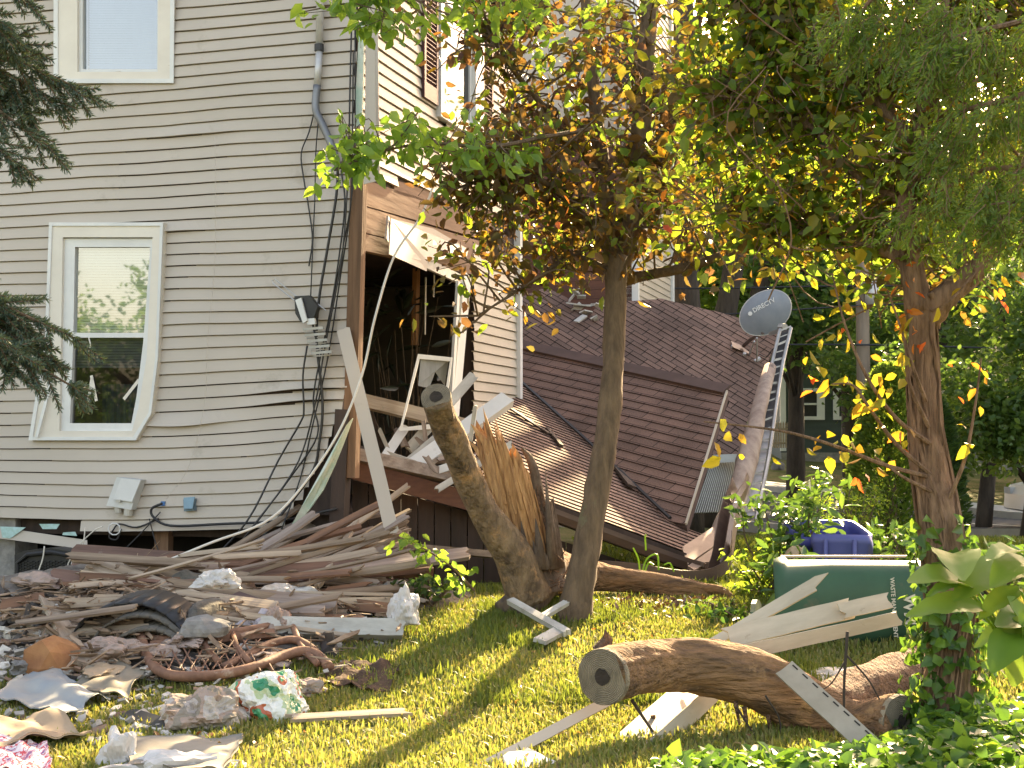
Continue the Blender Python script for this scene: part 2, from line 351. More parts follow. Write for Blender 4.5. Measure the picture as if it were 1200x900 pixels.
# left wall backing, with window holes: built as bands
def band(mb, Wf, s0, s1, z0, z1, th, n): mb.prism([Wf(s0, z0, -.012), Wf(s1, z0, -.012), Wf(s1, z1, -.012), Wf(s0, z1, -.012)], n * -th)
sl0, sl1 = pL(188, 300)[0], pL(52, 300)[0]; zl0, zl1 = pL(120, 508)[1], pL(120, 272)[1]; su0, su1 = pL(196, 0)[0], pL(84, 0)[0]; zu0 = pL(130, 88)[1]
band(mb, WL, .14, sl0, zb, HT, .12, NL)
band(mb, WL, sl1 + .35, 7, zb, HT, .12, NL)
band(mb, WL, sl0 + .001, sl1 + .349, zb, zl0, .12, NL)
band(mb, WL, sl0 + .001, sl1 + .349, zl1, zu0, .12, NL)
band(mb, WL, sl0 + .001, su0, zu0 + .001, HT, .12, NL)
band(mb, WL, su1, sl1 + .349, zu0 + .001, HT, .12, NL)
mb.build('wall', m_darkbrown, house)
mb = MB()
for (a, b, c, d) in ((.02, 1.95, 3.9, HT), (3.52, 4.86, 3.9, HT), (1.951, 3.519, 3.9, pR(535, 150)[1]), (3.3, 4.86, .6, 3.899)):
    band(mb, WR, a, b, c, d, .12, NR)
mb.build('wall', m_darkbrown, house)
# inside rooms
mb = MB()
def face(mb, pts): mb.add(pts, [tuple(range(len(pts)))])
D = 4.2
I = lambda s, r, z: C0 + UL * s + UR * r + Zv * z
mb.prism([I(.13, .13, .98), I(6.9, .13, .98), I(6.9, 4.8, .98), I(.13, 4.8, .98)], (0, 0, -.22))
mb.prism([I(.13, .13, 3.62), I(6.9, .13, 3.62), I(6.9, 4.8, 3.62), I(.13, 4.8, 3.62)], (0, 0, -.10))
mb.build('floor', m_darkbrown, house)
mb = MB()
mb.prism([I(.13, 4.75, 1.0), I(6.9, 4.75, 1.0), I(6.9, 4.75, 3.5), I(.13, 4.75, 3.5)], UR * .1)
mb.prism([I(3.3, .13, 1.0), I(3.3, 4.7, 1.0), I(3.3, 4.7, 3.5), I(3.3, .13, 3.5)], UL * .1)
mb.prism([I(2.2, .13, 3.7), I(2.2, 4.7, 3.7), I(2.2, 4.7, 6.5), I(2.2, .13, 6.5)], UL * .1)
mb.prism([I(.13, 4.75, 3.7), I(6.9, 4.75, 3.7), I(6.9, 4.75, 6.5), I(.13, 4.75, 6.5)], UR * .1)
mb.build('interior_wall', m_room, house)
# far and back walls, roof
mb = MB()
mb.prism([WL(7, .2, 0), I(7, 4.9, .2), I(7, 4.9, HT), WL(7, HT, 0)], UL * .12)
mb.prism([I(0.2, 4.9, .2), I(7, 4.9, .2), I(7, 4.9, HT), I(0.2, 4.9, HT)], UR * .12)
mb.build('wall', m_siding, house)
mb = MB()
mb.prism([I(-.4, -.4, HT), I(7.4, -.4, HT), I(7.4, 2.45, HT + 1.9), I(-.4, 2.45, HT + 1.9)], (0, 0, .15))
mb.prism([I(-.4, 5.3, HT), I(-.4, 2.452, HT + 1.9), I(7.4, 2.452, HT + 1.9), I(7.4, 5.3, HT)], (0, 0, .15))
mb.build('roof', m_shingle, house)
# cellar void and foundation
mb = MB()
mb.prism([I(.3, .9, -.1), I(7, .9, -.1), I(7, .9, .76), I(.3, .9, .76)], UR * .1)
mb.build('cellar_void_backing', m_void, house)  # near-black sheet; the void's darkness is put into its colour
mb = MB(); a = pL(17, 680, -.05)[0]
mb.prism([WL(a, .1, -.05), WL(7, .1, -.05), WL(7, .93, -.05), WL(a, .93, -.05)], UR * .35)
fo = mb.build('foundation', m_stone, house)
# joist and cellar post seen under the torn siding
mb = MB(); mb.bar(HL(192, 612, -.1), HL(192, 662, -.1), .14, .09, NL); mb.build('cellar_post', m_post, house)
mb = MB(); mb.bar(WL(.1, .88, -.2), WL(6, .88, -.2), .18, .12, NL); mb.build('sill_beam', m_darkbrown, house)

def ring(outer, inner, d0, d1):
    """frame between two polygons (3D points), extruded from front d0 to back d1 (vectors)"""
    n = len(outer); mb = MB(); o = [V(p) for p in outer]; i_ = [V(p) for p in inner]
    vs_ = [p + d0 for p in o] + [p + d0 for p in i_] + [p + d1 for p in o] + [p + d1 for p in i_]
    fs = []
    for k in range(n):
        j = (k + 1) % n
        fs += [(k, j, n + j, n + k), (2 * n + j, 2 * n + k, 3 * n + k, 3 * n + j), (j, k, 2 * n + k, 2 * n + j), (n + k, n + j, 3 * n + j, 3 * n + k)]
    mb.add(vs_, fs); return mb
def win_poly(Hf, q, o=0): return [Hf(x, y, o) for x, y in q]
# --- lower left window (leaning)
wn = bpy.data.objects.new('window', None); COL.objects.link(wn); wn.parent = house; wn.matrix_parent_inverse = house.matrix_basis.inverted()
wn['label'] = 'leaning ground floor window with its trim pulled loose'
cas_o = [(63, 262), (196, 262), (190, 420), (182, 485), (164, 516), (39, 516), (58, 400)]; cas_i = [(78, 279), (183, 279), (176, 420), (166, 480), (159, 505), (74, 505), (76, 400)]
ring(win_poly(HL, cas_o), win_poly(HL, cas_i), NL * .062, NL * -.02).build('casing', m_trim, wn)
ring(win_poly(HL, [(63, 262), (196, 262), (190, 420), (182, 485), (164, 516), (39, 516), (58, 400)]), win_poly(HL, [(66.5, 266), (192.5, 266), (187, 420), (179, 484), (161, 512), (44, 512), (61.5, 400)]), NL * .075, NL * .0625).build('trim', m_white, wn)
sash_o = [(78, 280), (184, 280), (177, 420), (166, 480), (159, 505), (74, 505), (76, 400)]; sash_i = [(90, 290), (178, 290), (170, 400), (162, 465), (156, 496), (84, 496), (88, 400)]
ring(win_poly(HL, sash_o), win_poly(HL, sash_i), NL * .03, NL * -.03).build('sash', m_white, wn)
mb = MB(); mb.bar(HL(85, 393), HL(171, 393), .045, .055, NL); mb.build('meeting_rail', m_white, wn)
mb = MB(); mb.add([HL(88, 289, 0), HL(180, 289, 0), HL(170, 393, 0), HL(87, 393, 0)], [(0, 1, 2, 3)]); mb.build('pane', m_glass, wn)
mb = MB(); mb.add([HL(87, 393, -.01), HL(170, 393, -.01), HL(158, 498, -.01), HL(84, 498, -.01)], [(0, 1, 2, 3)]); mb.build('pane', m_screen, wn)
def blind(Hf, x0, x1, y0, y1, n, off, m, parent, nn, slant=0):
    mb = MB()
    for k in range(n):
        y = y0 + (y1 - y0) * (k + .5) / n; sh = slant * (k + .5) / n
        a = Hf(x0, y, off); b = Hf(x1 + sh, y, off); h = (Hf(x0, y0, off).z - Hf(x0, y1, off).z) / n * .62
        mb.add([a + Zv * h + nn * .008, b + Zv * h + nn * .008, b - Zv * h * .3 - nn * .004, a - Zv * h * .3 - nn * .004], [(0, 1, 2, 3)])
    return mb.build('blind', m, parent)
blind(HL, 86, 184, 284, 432, 46, -.06, m_blindw, wn, NL, -14)
mb = MB()
for i in range(12):
    x = 120 + i * 3.4; mb.add([HL(x, 450, -.3 - .03 * (i % 2)), HL(x + 3.4, 450, -.3 - .03 * ((i + 1) % 2)), HL(x + 3.4, 505, -.3 - .03 * ((i + 1) % 2)), HL(x, 505, -.3 - .03 * (i % 2))], [(0, 1, 2, 3)])
mb.build('curtain', m_curtain, wn)
mb = MB(); mb.tube(spline([HL(104, 396, .035), HL(106, 405, .05), HL(103, 412, .04)], 4), .006, 5); mb.build('pull_cord', m_trim, wn)
for a_1, b_1 in (((108, 442), (103, 472)), ((107, 440), (113, 470)), ((163, 445), (145, 468))): mb = MB(); mb.bar(HL(*a_1, .004), HL(*b_1, .004), .03, .003, NL); mb.build('tape_strip', m_trim, wn)
# loose jamb strip at bottom left of that window
mb = MB(); mb.bar(HL(62, 440, .09), HL(43, 512, .1), .03, .012, NL); mb.bar(HL(63, 455, .05), HL(58, 505, .05), .05, .01, NL); mb.build('loose_trim', m_white, wn)
# --- upper left window
wn = bpy.data.objects.new('window', None); COL.objects.link(wn); wn.parent = house; wn.matrix_parent_inverse = house.matrix_basis.inverted()
ring(win_poly(HL, [(70, -130), (208, -130), (206, 97), (70, 97)]), win_poly(HL, [(95, -105), (190, -105), (189, 86), (95, 86)]), NL * .06, NL * -.02).build('casing', m_trim, wn)
ring(win_poly(HL, [(68, -132), (210, -132), (208, 99.5), (68, 99.5)]), win_poly(HL, [(73, -128), (205, -128), (203.5, 94.5), (73, 94.5)]), NL * .072, NL * .0605).build('trim', m_white, wn)
ring(win_poly(HL, [(95, -105), (190, -105), (189, 86), (95, 86)]), win_poly(HL, [(99, -100), (187, -100), (186, 82), (99, 82)]), NL * .03, NL * -.05).build('sash', m_white, wn)
mb = MB(); mb.add([HL(98, -101, 0), HL(188, -101, 0), HL(187, 83, 0), HL(98, 83, 0)], [(0, 1, 2, 3)]); mb.build('pane', m_glass2, wn)
blind(HL, 105, 192, -110, 84, 66, -.07, m_blind, wn, NL)
# --- upper front window with shutters
wn = bpy.data.objects.new('window', None); COL.objects.link(wn); wn.parent = house; wn.matrix_parent_inverse = house.matrix_basis.inverted()
def quadR(x0, x1, ya, yb, z0=None):
    r0 = pR(x0, 100)[0]; r1 = pR(x1, 100)[0]; z1 = 6.25; z0 = pR(x0, ya)[1]
    return r0, r1, z0, z1
r0, r1 = pR(509.5, 100)[0], pR(560, 100)[0]; z0 = pR(510, 137)[1]; z1 = 6.2
rect = lambda a, b, c, d: [WR(a, c), WR(b, c), WR(b, d), WR(a, d)]
ring(rect(r0, r1, z0, z1), rect(r0 + .10, r1 - .28, z0 + .12, z1 - .1), NR * .07, NR * -.02).build('casing', m_white, wn)
ring(rect(r0 + .10, r1 - .28, z0 + .12, z1 - .1), rect(r0 + .15, r1 - .33, z0 + .18, z1 - .15), NR * .02, NR * -.04).build('sash', m_white, wn)
zm = pR(513, 38)[1]
mb = MB(); mb.bar(WR(r0 + .1, zm, -.01), WR(r1 - .28, zm, -.01), .06, .05, NR); mb.build('meeting_rail', m_white, wn)
mb = MB(); mb.add(rect(r0 + .1, r1 - .28, z0 + .12, z1 - .1), [(0, 1, 2, 3)]); mb.build('pane', m_glassd, wn)
mb = MB()
for i in range(16):
    a = r0 + .12 + i * (r1 - r0 - .4) / 16; b = a + (r1 - r0 - .4) / 16
    mb.add([WR(a, z0, -.12 - .03 * (i % 2)), WR(b, z0, -.12 - .03 * ((i + 1) % 2)), WR(b, z1, -.12 - .03 * ((i + 1) % 2)), WR(a, z1, -.12 - .03 * (i % 2))], [(0, 1, 2, 3)])
mb.build('curtain', m_curtain, wn)
for (a, b, ybot) in ((pR(491.5, 100)[0], pR(508, 100)[0], pR(492, 114)[1]), (pR(561, 100)[0], pR(573, 100)[0], pR(561, 152)[1])):
    mb = MB()
    for q in ring(rect(a, b, ybot, z1), rect(a + .05, b - .05, ybot + .16, z1 - .08), NR * .055, NR * .02).v: pass
    rg = ring(rect(a, b, ybot, z1), rect(a + .05, b - .05, ybot + .16, z1 - .08), NR * .055, NR * .02); mb.add(rg.v, rg.f)
    z = ybot + .17
    while z < z1 - .1:
        mb.prism([WR(a + .05, z, .02), WR(b - .05, z, .02), WR(b - .05, z + .03, .05), WR(a + .05, z + .03, .05)], (0, 0, .008)); z += .045
    mb.build('shutter', m_shutter, wn)
# corner: torn post, sheathing header, foam, loose trim
mb = MB(); mb.bar(HL(421, 195, -.02), HL(411, 560, .0), .12, .10, NL); mb.build('corner_post', m_post, house)
mb = MB(); mb.bar(HL(404, 480, .0), HL(397, 618, .02), .13, .12, NL); mb.build('corner_post', m_darkbrown, house)
mb = MB(); mb.bar(WR(.02, 3.9, -.02), WR(.02, 6.6, -.02), .09, .06, NL); mb.build('corner_post', m_darkbrown, house)
mb = MB()
for (ra, rb, z0_, z1_, dz) in ((.06, 3.9, 3.70, 3.93, .18), (.06, 3.9, 3.46, 3.69, .16), (.06, 3.6, 3.30, 3.45, .15), (.9, 4.2, 3.94, 4.06, .2)):
    mb.prism([WR(ra, z0_, .012), WR(rb, z0_ + dz, .012), WR(rb, z1_ + dz, .012), WR(ra, z1_, .012)], NR * -.08)
mb.build('header_sheathing', m_sheath, house)
mb = MB(); mb.prism([HL(428, -60, .05), HL(437, -60, .05), HL(442, 212, .06), HL(426, 216, .06), HL(428, 110, .06)], UR * .01)
mb.prism([HL(437, -60, .05), HL(444, -60, .03), HL(443, 60, .03), HL(445, 209, .03), HL(442, 212, .05)], UR * .006); mb.build('corner_trim', m_siding, house)
mb = MB(); mb.prism([HL(421, 25, .05), HL(427, 28, .05), HL(424, 147, .05), HL(415, 148, .05)], UR * .02); mb.build('foam_insulation', m_foam, house); mb = MB()
mb.prism([HL(413, 490, .24), HL(406, 498, .26), HL(382, 548, .3), HL(350, 600, .3), HL(338, 622, .3), HL(347, 622, .26), HL(358, 603, .26), HL(378, 575, .24), HL(392, 545, .22), HL(402, 520, .2)], UR * .02)
mb.build('foam_insulation', m_foam, house)
# siding strip that hangs below at the left, with insulation scraps
mb = MB(); mb.prism([HL(-60, 608, .03), HL(-60, 624, .05), HL(0, 631, .05), HL(102, 644, .05), HL(102, 633, .03), HL(0, 618, .03)], UR * .008); mb.build('loose_siding_strip', m_siding, house)
m_wrap = mat('torn_housewrap', (.42, .60, .62), (.3, .45, .40), .6, (20, 20, 20))
for q in ([(0, 617), (30, 618), (12, 631), (3, 630)], [(46, 614), (70, 614), (66, 620), (50, 620)], [(74, 624), (88, 623), (90, 628), (73, 627)]): mb = MB(); mb.prism([HL(x, y, .055) for x, y in q], UR * .004); mb.build('insulation_scrap', m_wrap, house)
# front wall: hanging scrap of siding, casing boards, end trim
mb = MB(); mb.bar(WR(4.92, 1.7, .02), WR(4.9, 6.6, .02), .10, .09, NR); mb.build('corner_trim', m_white, house)
mb = MB(); mb.prism([HR(457, 256, .06), HR(507, 268, .06), HR(548, 292, .06), HR(546, 300, .08), HR(500, 306, .12), HR(499, 318, .12), HR(455, 298, .12)], NR * .01); mb.build('loose_siding_panel', m_siding, house)
mb = MB(); mb.bar(HR(455, 255, .04), HR(453, 282, .1), .05, .02, NR); mb.bar(HR(487, 303, .09), HR(544, 330, .05), .10, .04, NR); mb.build('header_flashing', m_dirtywhite, house)
mb = MB(); mb.bar(HR(546, 322, .06), HR(531, 488, .05), .22, .05, NR); mb.bar(HR(537, 330, .1), HR(528, 480, .09), .07, .03, NR); mb.build('window_casing', m_white, house)
mb = MB(); mb.bar(HR(488, 315, -.6), HR(486, 405, -.6), .10, .05, NR); mb.build('stud', mat('orange_stud', (.40, .20, .08), (.3, .14, .06), .8, (20, 20, 1)), house)
mb = MB(); mb.bar(HR(499, 325, -.3), HR(498, 392, -.3), .02, .01, NR); mb.bar(HR(509, 322, -.3), HR(508, 348, -.3), .02, .01, NR); mb.build('wiring', m_trim, house)

# rear wing
wing = empty('rear_wing', C0 + UR * 9, 'beige sided rear wing with brown boarded wall behind the leafy maple', 'house wing')
WA = P(745, 350, 22.0); WA.z = 0
def WW(a, z, o=0): return V((WA.x, WA.y, 0)) + UR * a + Zv * z + NR * o
mb = MB()
for k in range(80):
    z = 1.2 + k * .1075
    mb.add([WW(0, z, .001), WW(0, z, .018), WW(2.9, z, .018), WW(2.9, z, .001)], [(0, 1, 2, 3)]); mb.add([WW(0, z, .018), WW(0, z + .111, .003), WW(2.9, z + .111, .003), WW(2.9, z, .018)], [(0, 1, 2, 3)])
mb.build('siding', m_siding2, wing)
mb = MB(); mb.bar(WW(2.95, 0.3), WW(2.95, 9.8), .14, .1, NR); mb.bar(WW(0, 1.0), WW(0, 9.8), .1, .1, NR); mb.build('corner_trim', m_white, wing)
mb = MB(); mb.prism([WW(0, .3, -.01), WW(3, .3, -.01), WW(3, 9.8, -.01), WW(0, 9.8, -.01)], NR * -.2)
q = [V((WA.x, WA.y, .3)), V((WA.x, WA.y, 9.8))]; e1 = q[0] + UL * 6; e2 = q[1] + UL * 6
mb.prism([q[0] + UR * .21, e1 + UR * .21, e2 + UR * .21, q[1] + UR * .21], UR * .2); mb.build('wall', m_siding, wing)
mb = MB()
for k in range(34):
    z = 1.6 + k * .14; a = V((WA.x, WA.y, z)); mb.prism([a, a + UL * 3.3, a + UL * 3.3 + Zv * .136, a + Zv * .136], UR * .06)
mb.build('board_wall', mat('brown_stained_boards', (.13, .055, .035), (.08, .035, .024), .7, (1, 1, 9), 6), wing)
mb = MB(); mb.prism([P(716, 96, 21.2), P(749, 100, 20.6), P(748, 15, 22.5), P(716, 12, 23)], (0, .1, .1)); mb.build('roof', m_shingle, wing)
mb = MB(); ra = WW(1.2, 6.6, .03)
mb.bar(WW(2.2, 6.3, .05), WW(2.2, 7.5, .05), .5, .05, NR); mb.build('shutter', m_black, wing)
# ------------------------------------------------------------------ collapsed porch
class PL:
    def __init__(s, a, b, c): s.p = a; s.n = (b - a).cross(c - a).normalized(); s.n = s.n if s.n.y < 0 or (abs(s.n.y)<.2 and s.n.z>0) else -s.n
    def at(s, px, py): return hit(px, py, s.p, s.n)
def clip(poly, f):
    out = []
    for i in range(len(poly)):
        a, b = poly[i], poly[(i + 1) % len(poly)]; fa, fb = f(a), f(b)
        if fa >= 0: out.append(a)
        if (fa >= 0) != (fb >= 0): t = fa / (fa - fb); out.append((a[0] + (b[0] - a[0]) * t, a[1] + (b[1] - a[1]) * t))
    return out
def shingles(name, pl, pix, cdir, m, parent, expo=.135, th=.07, wave=.02):
    """a roof slope built course by course; cdir = two pixels giving the course direction"""
    pts = [pl.at(*q) for q in pix]; X = (pl.at(*cdir[1]) - pl.at(*cdir[0])).normalized(); n = pl.n
    Yd = n.cross(X).normalized()
    if Yd.z < 0: Yd = -Yd
    o = pts[0]; p2 = [((p - o).dot(X), (p - o).dot(Yd)) for p in pts]
    ymin = min(p[1] for p in p2); ymax = max(p[1] for p in p2); vs_ = []; fs = []; uv = []
    W = lambda x, y, h: o + X * x + Yd * y + n * (h + wave * noise.noise(V((x * .8, y * .8, 2))))
    k = 0; y = ymin - rnd.random() * expo * .5
    while y < ymax:
        c = clip(clip(p2, lambda q: q[1] - y), lambda q: y + expo - q[1])
        if len(c) >= 3:
            # split in x cells so slope can wave
            xa = min(q[0] for q in c); xb = max(q[0] for q in c); nxx = max(1, int((xb - xa) / .35))
            for i in range(nxx):
                x0 = xa + (xb - xa) * i / nxx; x1 = xa + (xb - xa) * (i + 1) / nxx
                d = clip(clip(c, lambda q: q[0] - x0), lambda q: x1 - q[0])
                if len(d) < 3: continue
                b = len(vs_)
                for q in d: vs_.append(W(q[0], q[1], .012 * (1 - (q[1] - y) / expo))); uv.append((q[0], q[1] - ymin))
                fs.append(tuple(range(b, b + len(d))))
                low = [q for q in d if abs(q[1] - y) < 1e-4]
                if len(low) == 2:
                    b = len(vs_)
                    for q in low: vs_.append(W(q[0], q[1], .012)); uv.append((0, 0))
                    for q in reversed(low): vs_.append(W(q[0], q[1], 0)); uv.append((0, 0))
                    fs.append((b, b + 1, b + 2, b + 3))
        y += expo; k += 1
    mesh(name, vs_, fs, m, parent, uv=uv)
    mb = MB(); mb.prism([p - n * (.035) for p in pts], n * -th); mb.build('roof_deck', m_edge, parent)
porch = empty('collapsed_porch_roof', P(700, 600, 15.5), 'collapsed brown shingled porch roof slumped beside the house', 'porch roof')
T_ = P(600, 438, 18.3); E_ = P(798, 645, 14.0); L_ = P(560, 556, 13.4)
PC = PL(T_, E_, L_); Vb = PC.at(784, 611); PB = PL(T_, Vb, P(852, 458, 16.7)); PA = PL(P(610, 350, 21.2), P(912, 384, 21.2), P(850, 500, 19.5))
shingles('roof_slope', PA, [(602, 352), (640, 336), (664, 348), (690, 374), (703, 352), (740, 353), (775, 350), (850, 368), (912, 386), (906, 410), (890, 446), (874, 500), (862, 545), (840, 560), (800, 600), (640, 440), (602, 420)], [(760, 400), (860, 458)], m_shingle_d, porch, .19)
shingles('gable_slope', PB, [(601, 404), (852, 459), (804, 615), (784, 611), (600, 438)], [(610, 420), (840, 470)], m_shingle, porch, .15)
shingles('lower_slope', PC, [(550, 497), (600, 437), (784, 611), (822, 626), (798, 645), (560, 556)], [(560, 556), (798, 645)], m_shingle_t, porch, .12)
# ridge cap and back of the small gable
rl, rr = PB.at(601, 404), PB.at(852, 459)
mb = MB(); mb.bar(rl + PB.n * .03, rr + PB.n * .03, .17, .03, PB.n); mb.build('ridge_cap', m_edge, porch)
bk = V((.12, 1.7, -.35))
mb = MB(); mb.prism([rl - PB.n * .1, rr - PB.n * .1, rr + bk, rl + bk], PB.n * -.05)
br = PB.at(804, 615); mb.prism([rr - PB.n * .12, br - PB.n * .12, br + V((.06, .5, .25)), rr + bk], (-.06, .02, 0)); mb.build('gable_back', m_darkbrown, porch)
mb = MB(); mb.bar(rr + PB.n * .01, br + PB.n * .01, .018, .03, PB.n); mb.build('rake_trim', m_siding2, porch)
# rolled flashing and debris on the slope edge near the brown boards
mb = MB()
for i in range(12):
    c = PA.at(rnd.uniform(668, 702), rnd.uniform(350, 384)) + PA.n * rnd.uniform(0, .12); d = V((rnd.uniform(-1, 1), rnd.uniform(-1, 1), rnd.uniform(-1, 1))).normalized()
    mb.bar(c - d * rnd.uniform(.05, .2), c + d * rnd.uniform(.05, .2), rnd.uniform(.05, .12), .02, (rnd.uniform(-1, 1), rnd.uniform(-1, 1), 1))
mb.build('torn_flashing', m_dirtywhite, porch)
# long crack line on lower slope
mb = MB(); mb.tube(spline([PB.at(601, 440) + PB.n * .03, PC.at(650, 488) + PC.n * .05, PC.at(693, 527) + PC.n * .05, PC.at(783, 612) + PC.n * .05], 4), .02, 5); mb.build('valley_flashing', m_black, porch)
mb = MB(); mb.bar(PC.at(598, 482) + PC.n * .03, PC.at(642, 512) + PC.n * .04, .07, .02, PC.n); mb.bar(PC.at(640, 505) + PC.n * .03, PC.at(656, 526) + PC.n * .04, .05, .03, PC.n); mb.bar(PC.at(723, 554) + PC.n * .04, PC.at(738, 575) + PC.n * .05, .10, .03, PC.n)
mb.build('loose_flashing', m_darkbrown, porch)
# fascia + gutter on the eave
def up(p, z): return p + V((0, 0, z))
e0, e1 = PC.at(540, 548), PC.at(800, 646); ed = (e1 - e0).normalized(); on = V((ed.y, -ed.x, 0)).normalized()
mb = MB(); mb.bar(up(e0, -.10) + on * .02, up(e1, -.10) + on * .02, .17, .03, on); mb.build('fascia', m_darkbrown, porch)
def gutter(pts, mbs, wdt=.12, h=.11, outd=None):
    """U-shaped trough swept along a path"""
    sec = [(0, h), (0, 0), (wdt * .75, 0), (wdt, h * .6), (wdt, h), (wdt - .012, h), (wdt - .012, h * .62), (wdt * .7, .01), (.008, .01), (.008, h)]
    b = len(mbs.v); n = len(sec)
    for i, p in enumerate(pts):
        t = (pts[min(i + 1, len(pts) - 1)] - pts[max(i - 1, 0)]).normalized(); od = outd[i] if outd else on
        od = (od - t * od.dot(t)).normalized(); u = t.cross(od); u = u if u.dot(Zv if abs(t.z) < .8 else V((1, 0, 0))) > 0 else -u
        for a, c in sec: mbs.v.append(p + od * a + u * c)
    for i in range(len(pts) - 1):
        for k in range(n):
            k2 = (k + 1) % n; q = b + i * n; mbs.f.append((q + k, q + k2, q + n + k2, q + n + k))
mb = MB(); gutter(spline([up(e0, -.16) + on * .04, up((e0 + e1) / 2, -.18) + on * .04, up(e1, -.17) + on * .05, P(845, 672, 13.9)], 5), mb); mb.build('gutter', m_brown, porch)
# torn trough that comes down at the right and curls to the left
mb = MB(); pth = spline([P(864, 575, 14.9), P(857, 600, 14.3), P(848, 655, 13.75), P(842, 676, 13.6)], 5)
gutter(pth, mb, .17, .15, [V((.4, -1, 0))] * len(pth)); mb.build('bent_gutter', m_brown, porch)
mb = MB(); pth = spline([P(858, 640, 13.6), P(856, 664, 13.5), P(836, 680, 13.4), P(800, 681, 13.4), P(740, 670, 13.45), P(690, 664, 13.5)], 6)
pr = []
n = len(pth)
for i, p in enumerate(pth): pr.append(p)
for i in range(n - 1):
    hgt = .15 * (1 - .6 * i / n)
    mb.prism([pr[i], pr[i + 1], pr[i + 1] + Zv * hgt, pr[i] + Zv * hgt], (0, .03, .0))
mb.build('curled_fascia', m_brown, porch)
# rake board, crushed metal edge, ribbed panel, sunny boards
mb = MB(); pts = spline([P(903, 430, 17.6), P(880, 520, 16.2), P(857, 600, 15.2), P(835, 648, 14.6)], 5); mb.tube(pts, lerpn([.07, .11, .12, .11], len(pts)), 10, .25, sd=3)
mb.build('fallen_rake_post', mat('peeling_post', (.36, .29, .24), (.22, .16, .13), .85, (6, 6, 1.5), 8, .4, blotch=((.09, .065, .05), 5, .58)), porch, True)
mb = MB(); pth = [P(922, 386, 18.0), P(912, 430, 17.6), P(904, 480, 17.0), P(895, 540, 16.2), P(880, 612, 15.2)]
mb2 = MB()
for off, rr_ in ((-8, .022), (5, .022)): mb.tube(spline([p + V((off * .0105, 0, (.02 if off > 0 else 0))) for p in pth], 6), rr_, 6)
sp = spline(pth, 10)
for i in range(0, len(sp) - 2, 2):
    mb.bar(sp[i] + V((-.085, 0, -.02 * rnd.random())), sp[i] + V((.055, .02, .05 * rnd.random())), rnd.uniform(.01, .03), .012)
mb.build('crumpled_gutter_rail', m_alu, porch)
mb = MB()
for i in range(0, 24): mb.prism([sp[i] + V((-.07, .05, 0)), sp[i + 1] + V((-.07, .05, 0)), sp[i + 1] + V((.05, .05, 0)), sp[i] + V((.05, .05, 0))], (0, .03, 0))
mb.build('gutter_lining', m_black, porch)
mb = MB()
for i in range(24, 39): mb.prism([sp[i] + V((-.10, .05, 0)), sp[i + 1] + V((-.10, .05, 0)), sp[i + 1] + V((.03, .05, 0)), sp[i] + V((.03, .05, 0))], (0, .03, 0))
mb.build('gutter_lining', m_alu, porch)
m_ribl = mat('pale_soffit', (.50, .55, .50), (.42, .46, .42), .6)
mb = MB(); A_, B_, Cc, Dd = P(831, 543, 16.2), P(866, 541, 16.4), P(858, 600, 15.6), P(810, 602, 15.4)
for i in range(18):
    t0 = i / 18; t1 = (i + .5) / 18; a = A_.lerp(B_, t0); b = A_.lerp(B_, t1); c = Dd.lerp(Cc, t1); d = Dd.lerp(Cc, t0); mb.prism([a, b, c, d], (0, -.05, .01))
mb.build('soffit_rib', m_ribl, porch); mb = MB(); mb.prism([A_ + V((0, .02, 0)), B_ + V((0, .02, 0)), Cc + V((0, .02, 0)), Dd + V((0, .02, 0))], (0, .02, 0)); mb.build('soffit_backing', m_darkbrown, porch); mb = MB(); mb.prism([P(836, 533, 16.2), P(864, 532, 16.2), P(862, 541, 16.1), P(834, 543, 16.1)], (0, .05, 0)); mb.build('soffit_panel', m_ribl, porch)
mb = MB(); mb.prism([P(799, 641, 14.1), P(838, 616, 14.9), P(836, 640, 14.4), P(806, 661, 13.8)], (0, .03, -.03)); mb.prism([P(806, 663, 13.75), P(836, 642, 14.3), P(836, 655, 14.1), P(814, 668, 13.7)], (0, .03, -.03)); mb.build('torn_soffit_board', mat('tan_board', (.42, .30, .22), (.33, .23, .17), .7, (3, 3, 9)), porch)
# porch floor beams and dark boards whose colour stands in for the void's shade
mb = MB(); mb.bar(P(413, 533, 12.75), P(560, 566, 13.35), .11, .12, (.2, -1, .3)); mb.build('rim_beam', m_woodgrey, porch)
mb = MB(); mb.bar(P(413, 550, 12.8), P(640, 612, 13.7), .17, .10, (.3, -1, 0)); mb.build('rim_beam', mat('stained_beam', (.14, .065, .04), (.09, .04, .028), .8, (4, 4, 12), 7, .3), porch)
mb = MB(); n = 22
for i in range(n):
    a0 = i / n; a1 = (i + .93) / n
    x0 = 413 + 425 * a0; x1 = 413 + 425 * a1; ya = lambda x: 562 + (x - 413) * (.27 + .0001 * (x - 413)); Yd_ = lambda x: 13.05 + (x - 413) * .0035
    mb.prism([P(x0, ya(x0), Yd_(x0)), P(x1, ya(x1), Yd_(x1)), P(x1, 700, Yd_(x1)), P(x0, 700, Yd_(x0))], (0, .04, 0))
mb.build('void_shade_boards', m_darkbrown, porch)
mb = MB(); mb.bar(P(470, 640, 12.95), P(600, 652, 13.3), .06, .05, (.2, -1, .3)); mb.bar(P(600, 652, 13.3), P(760, 690, 13.5), .05, .05, (.2, -1, .3)); mb.build('skirt_rail', m_wood, porch)

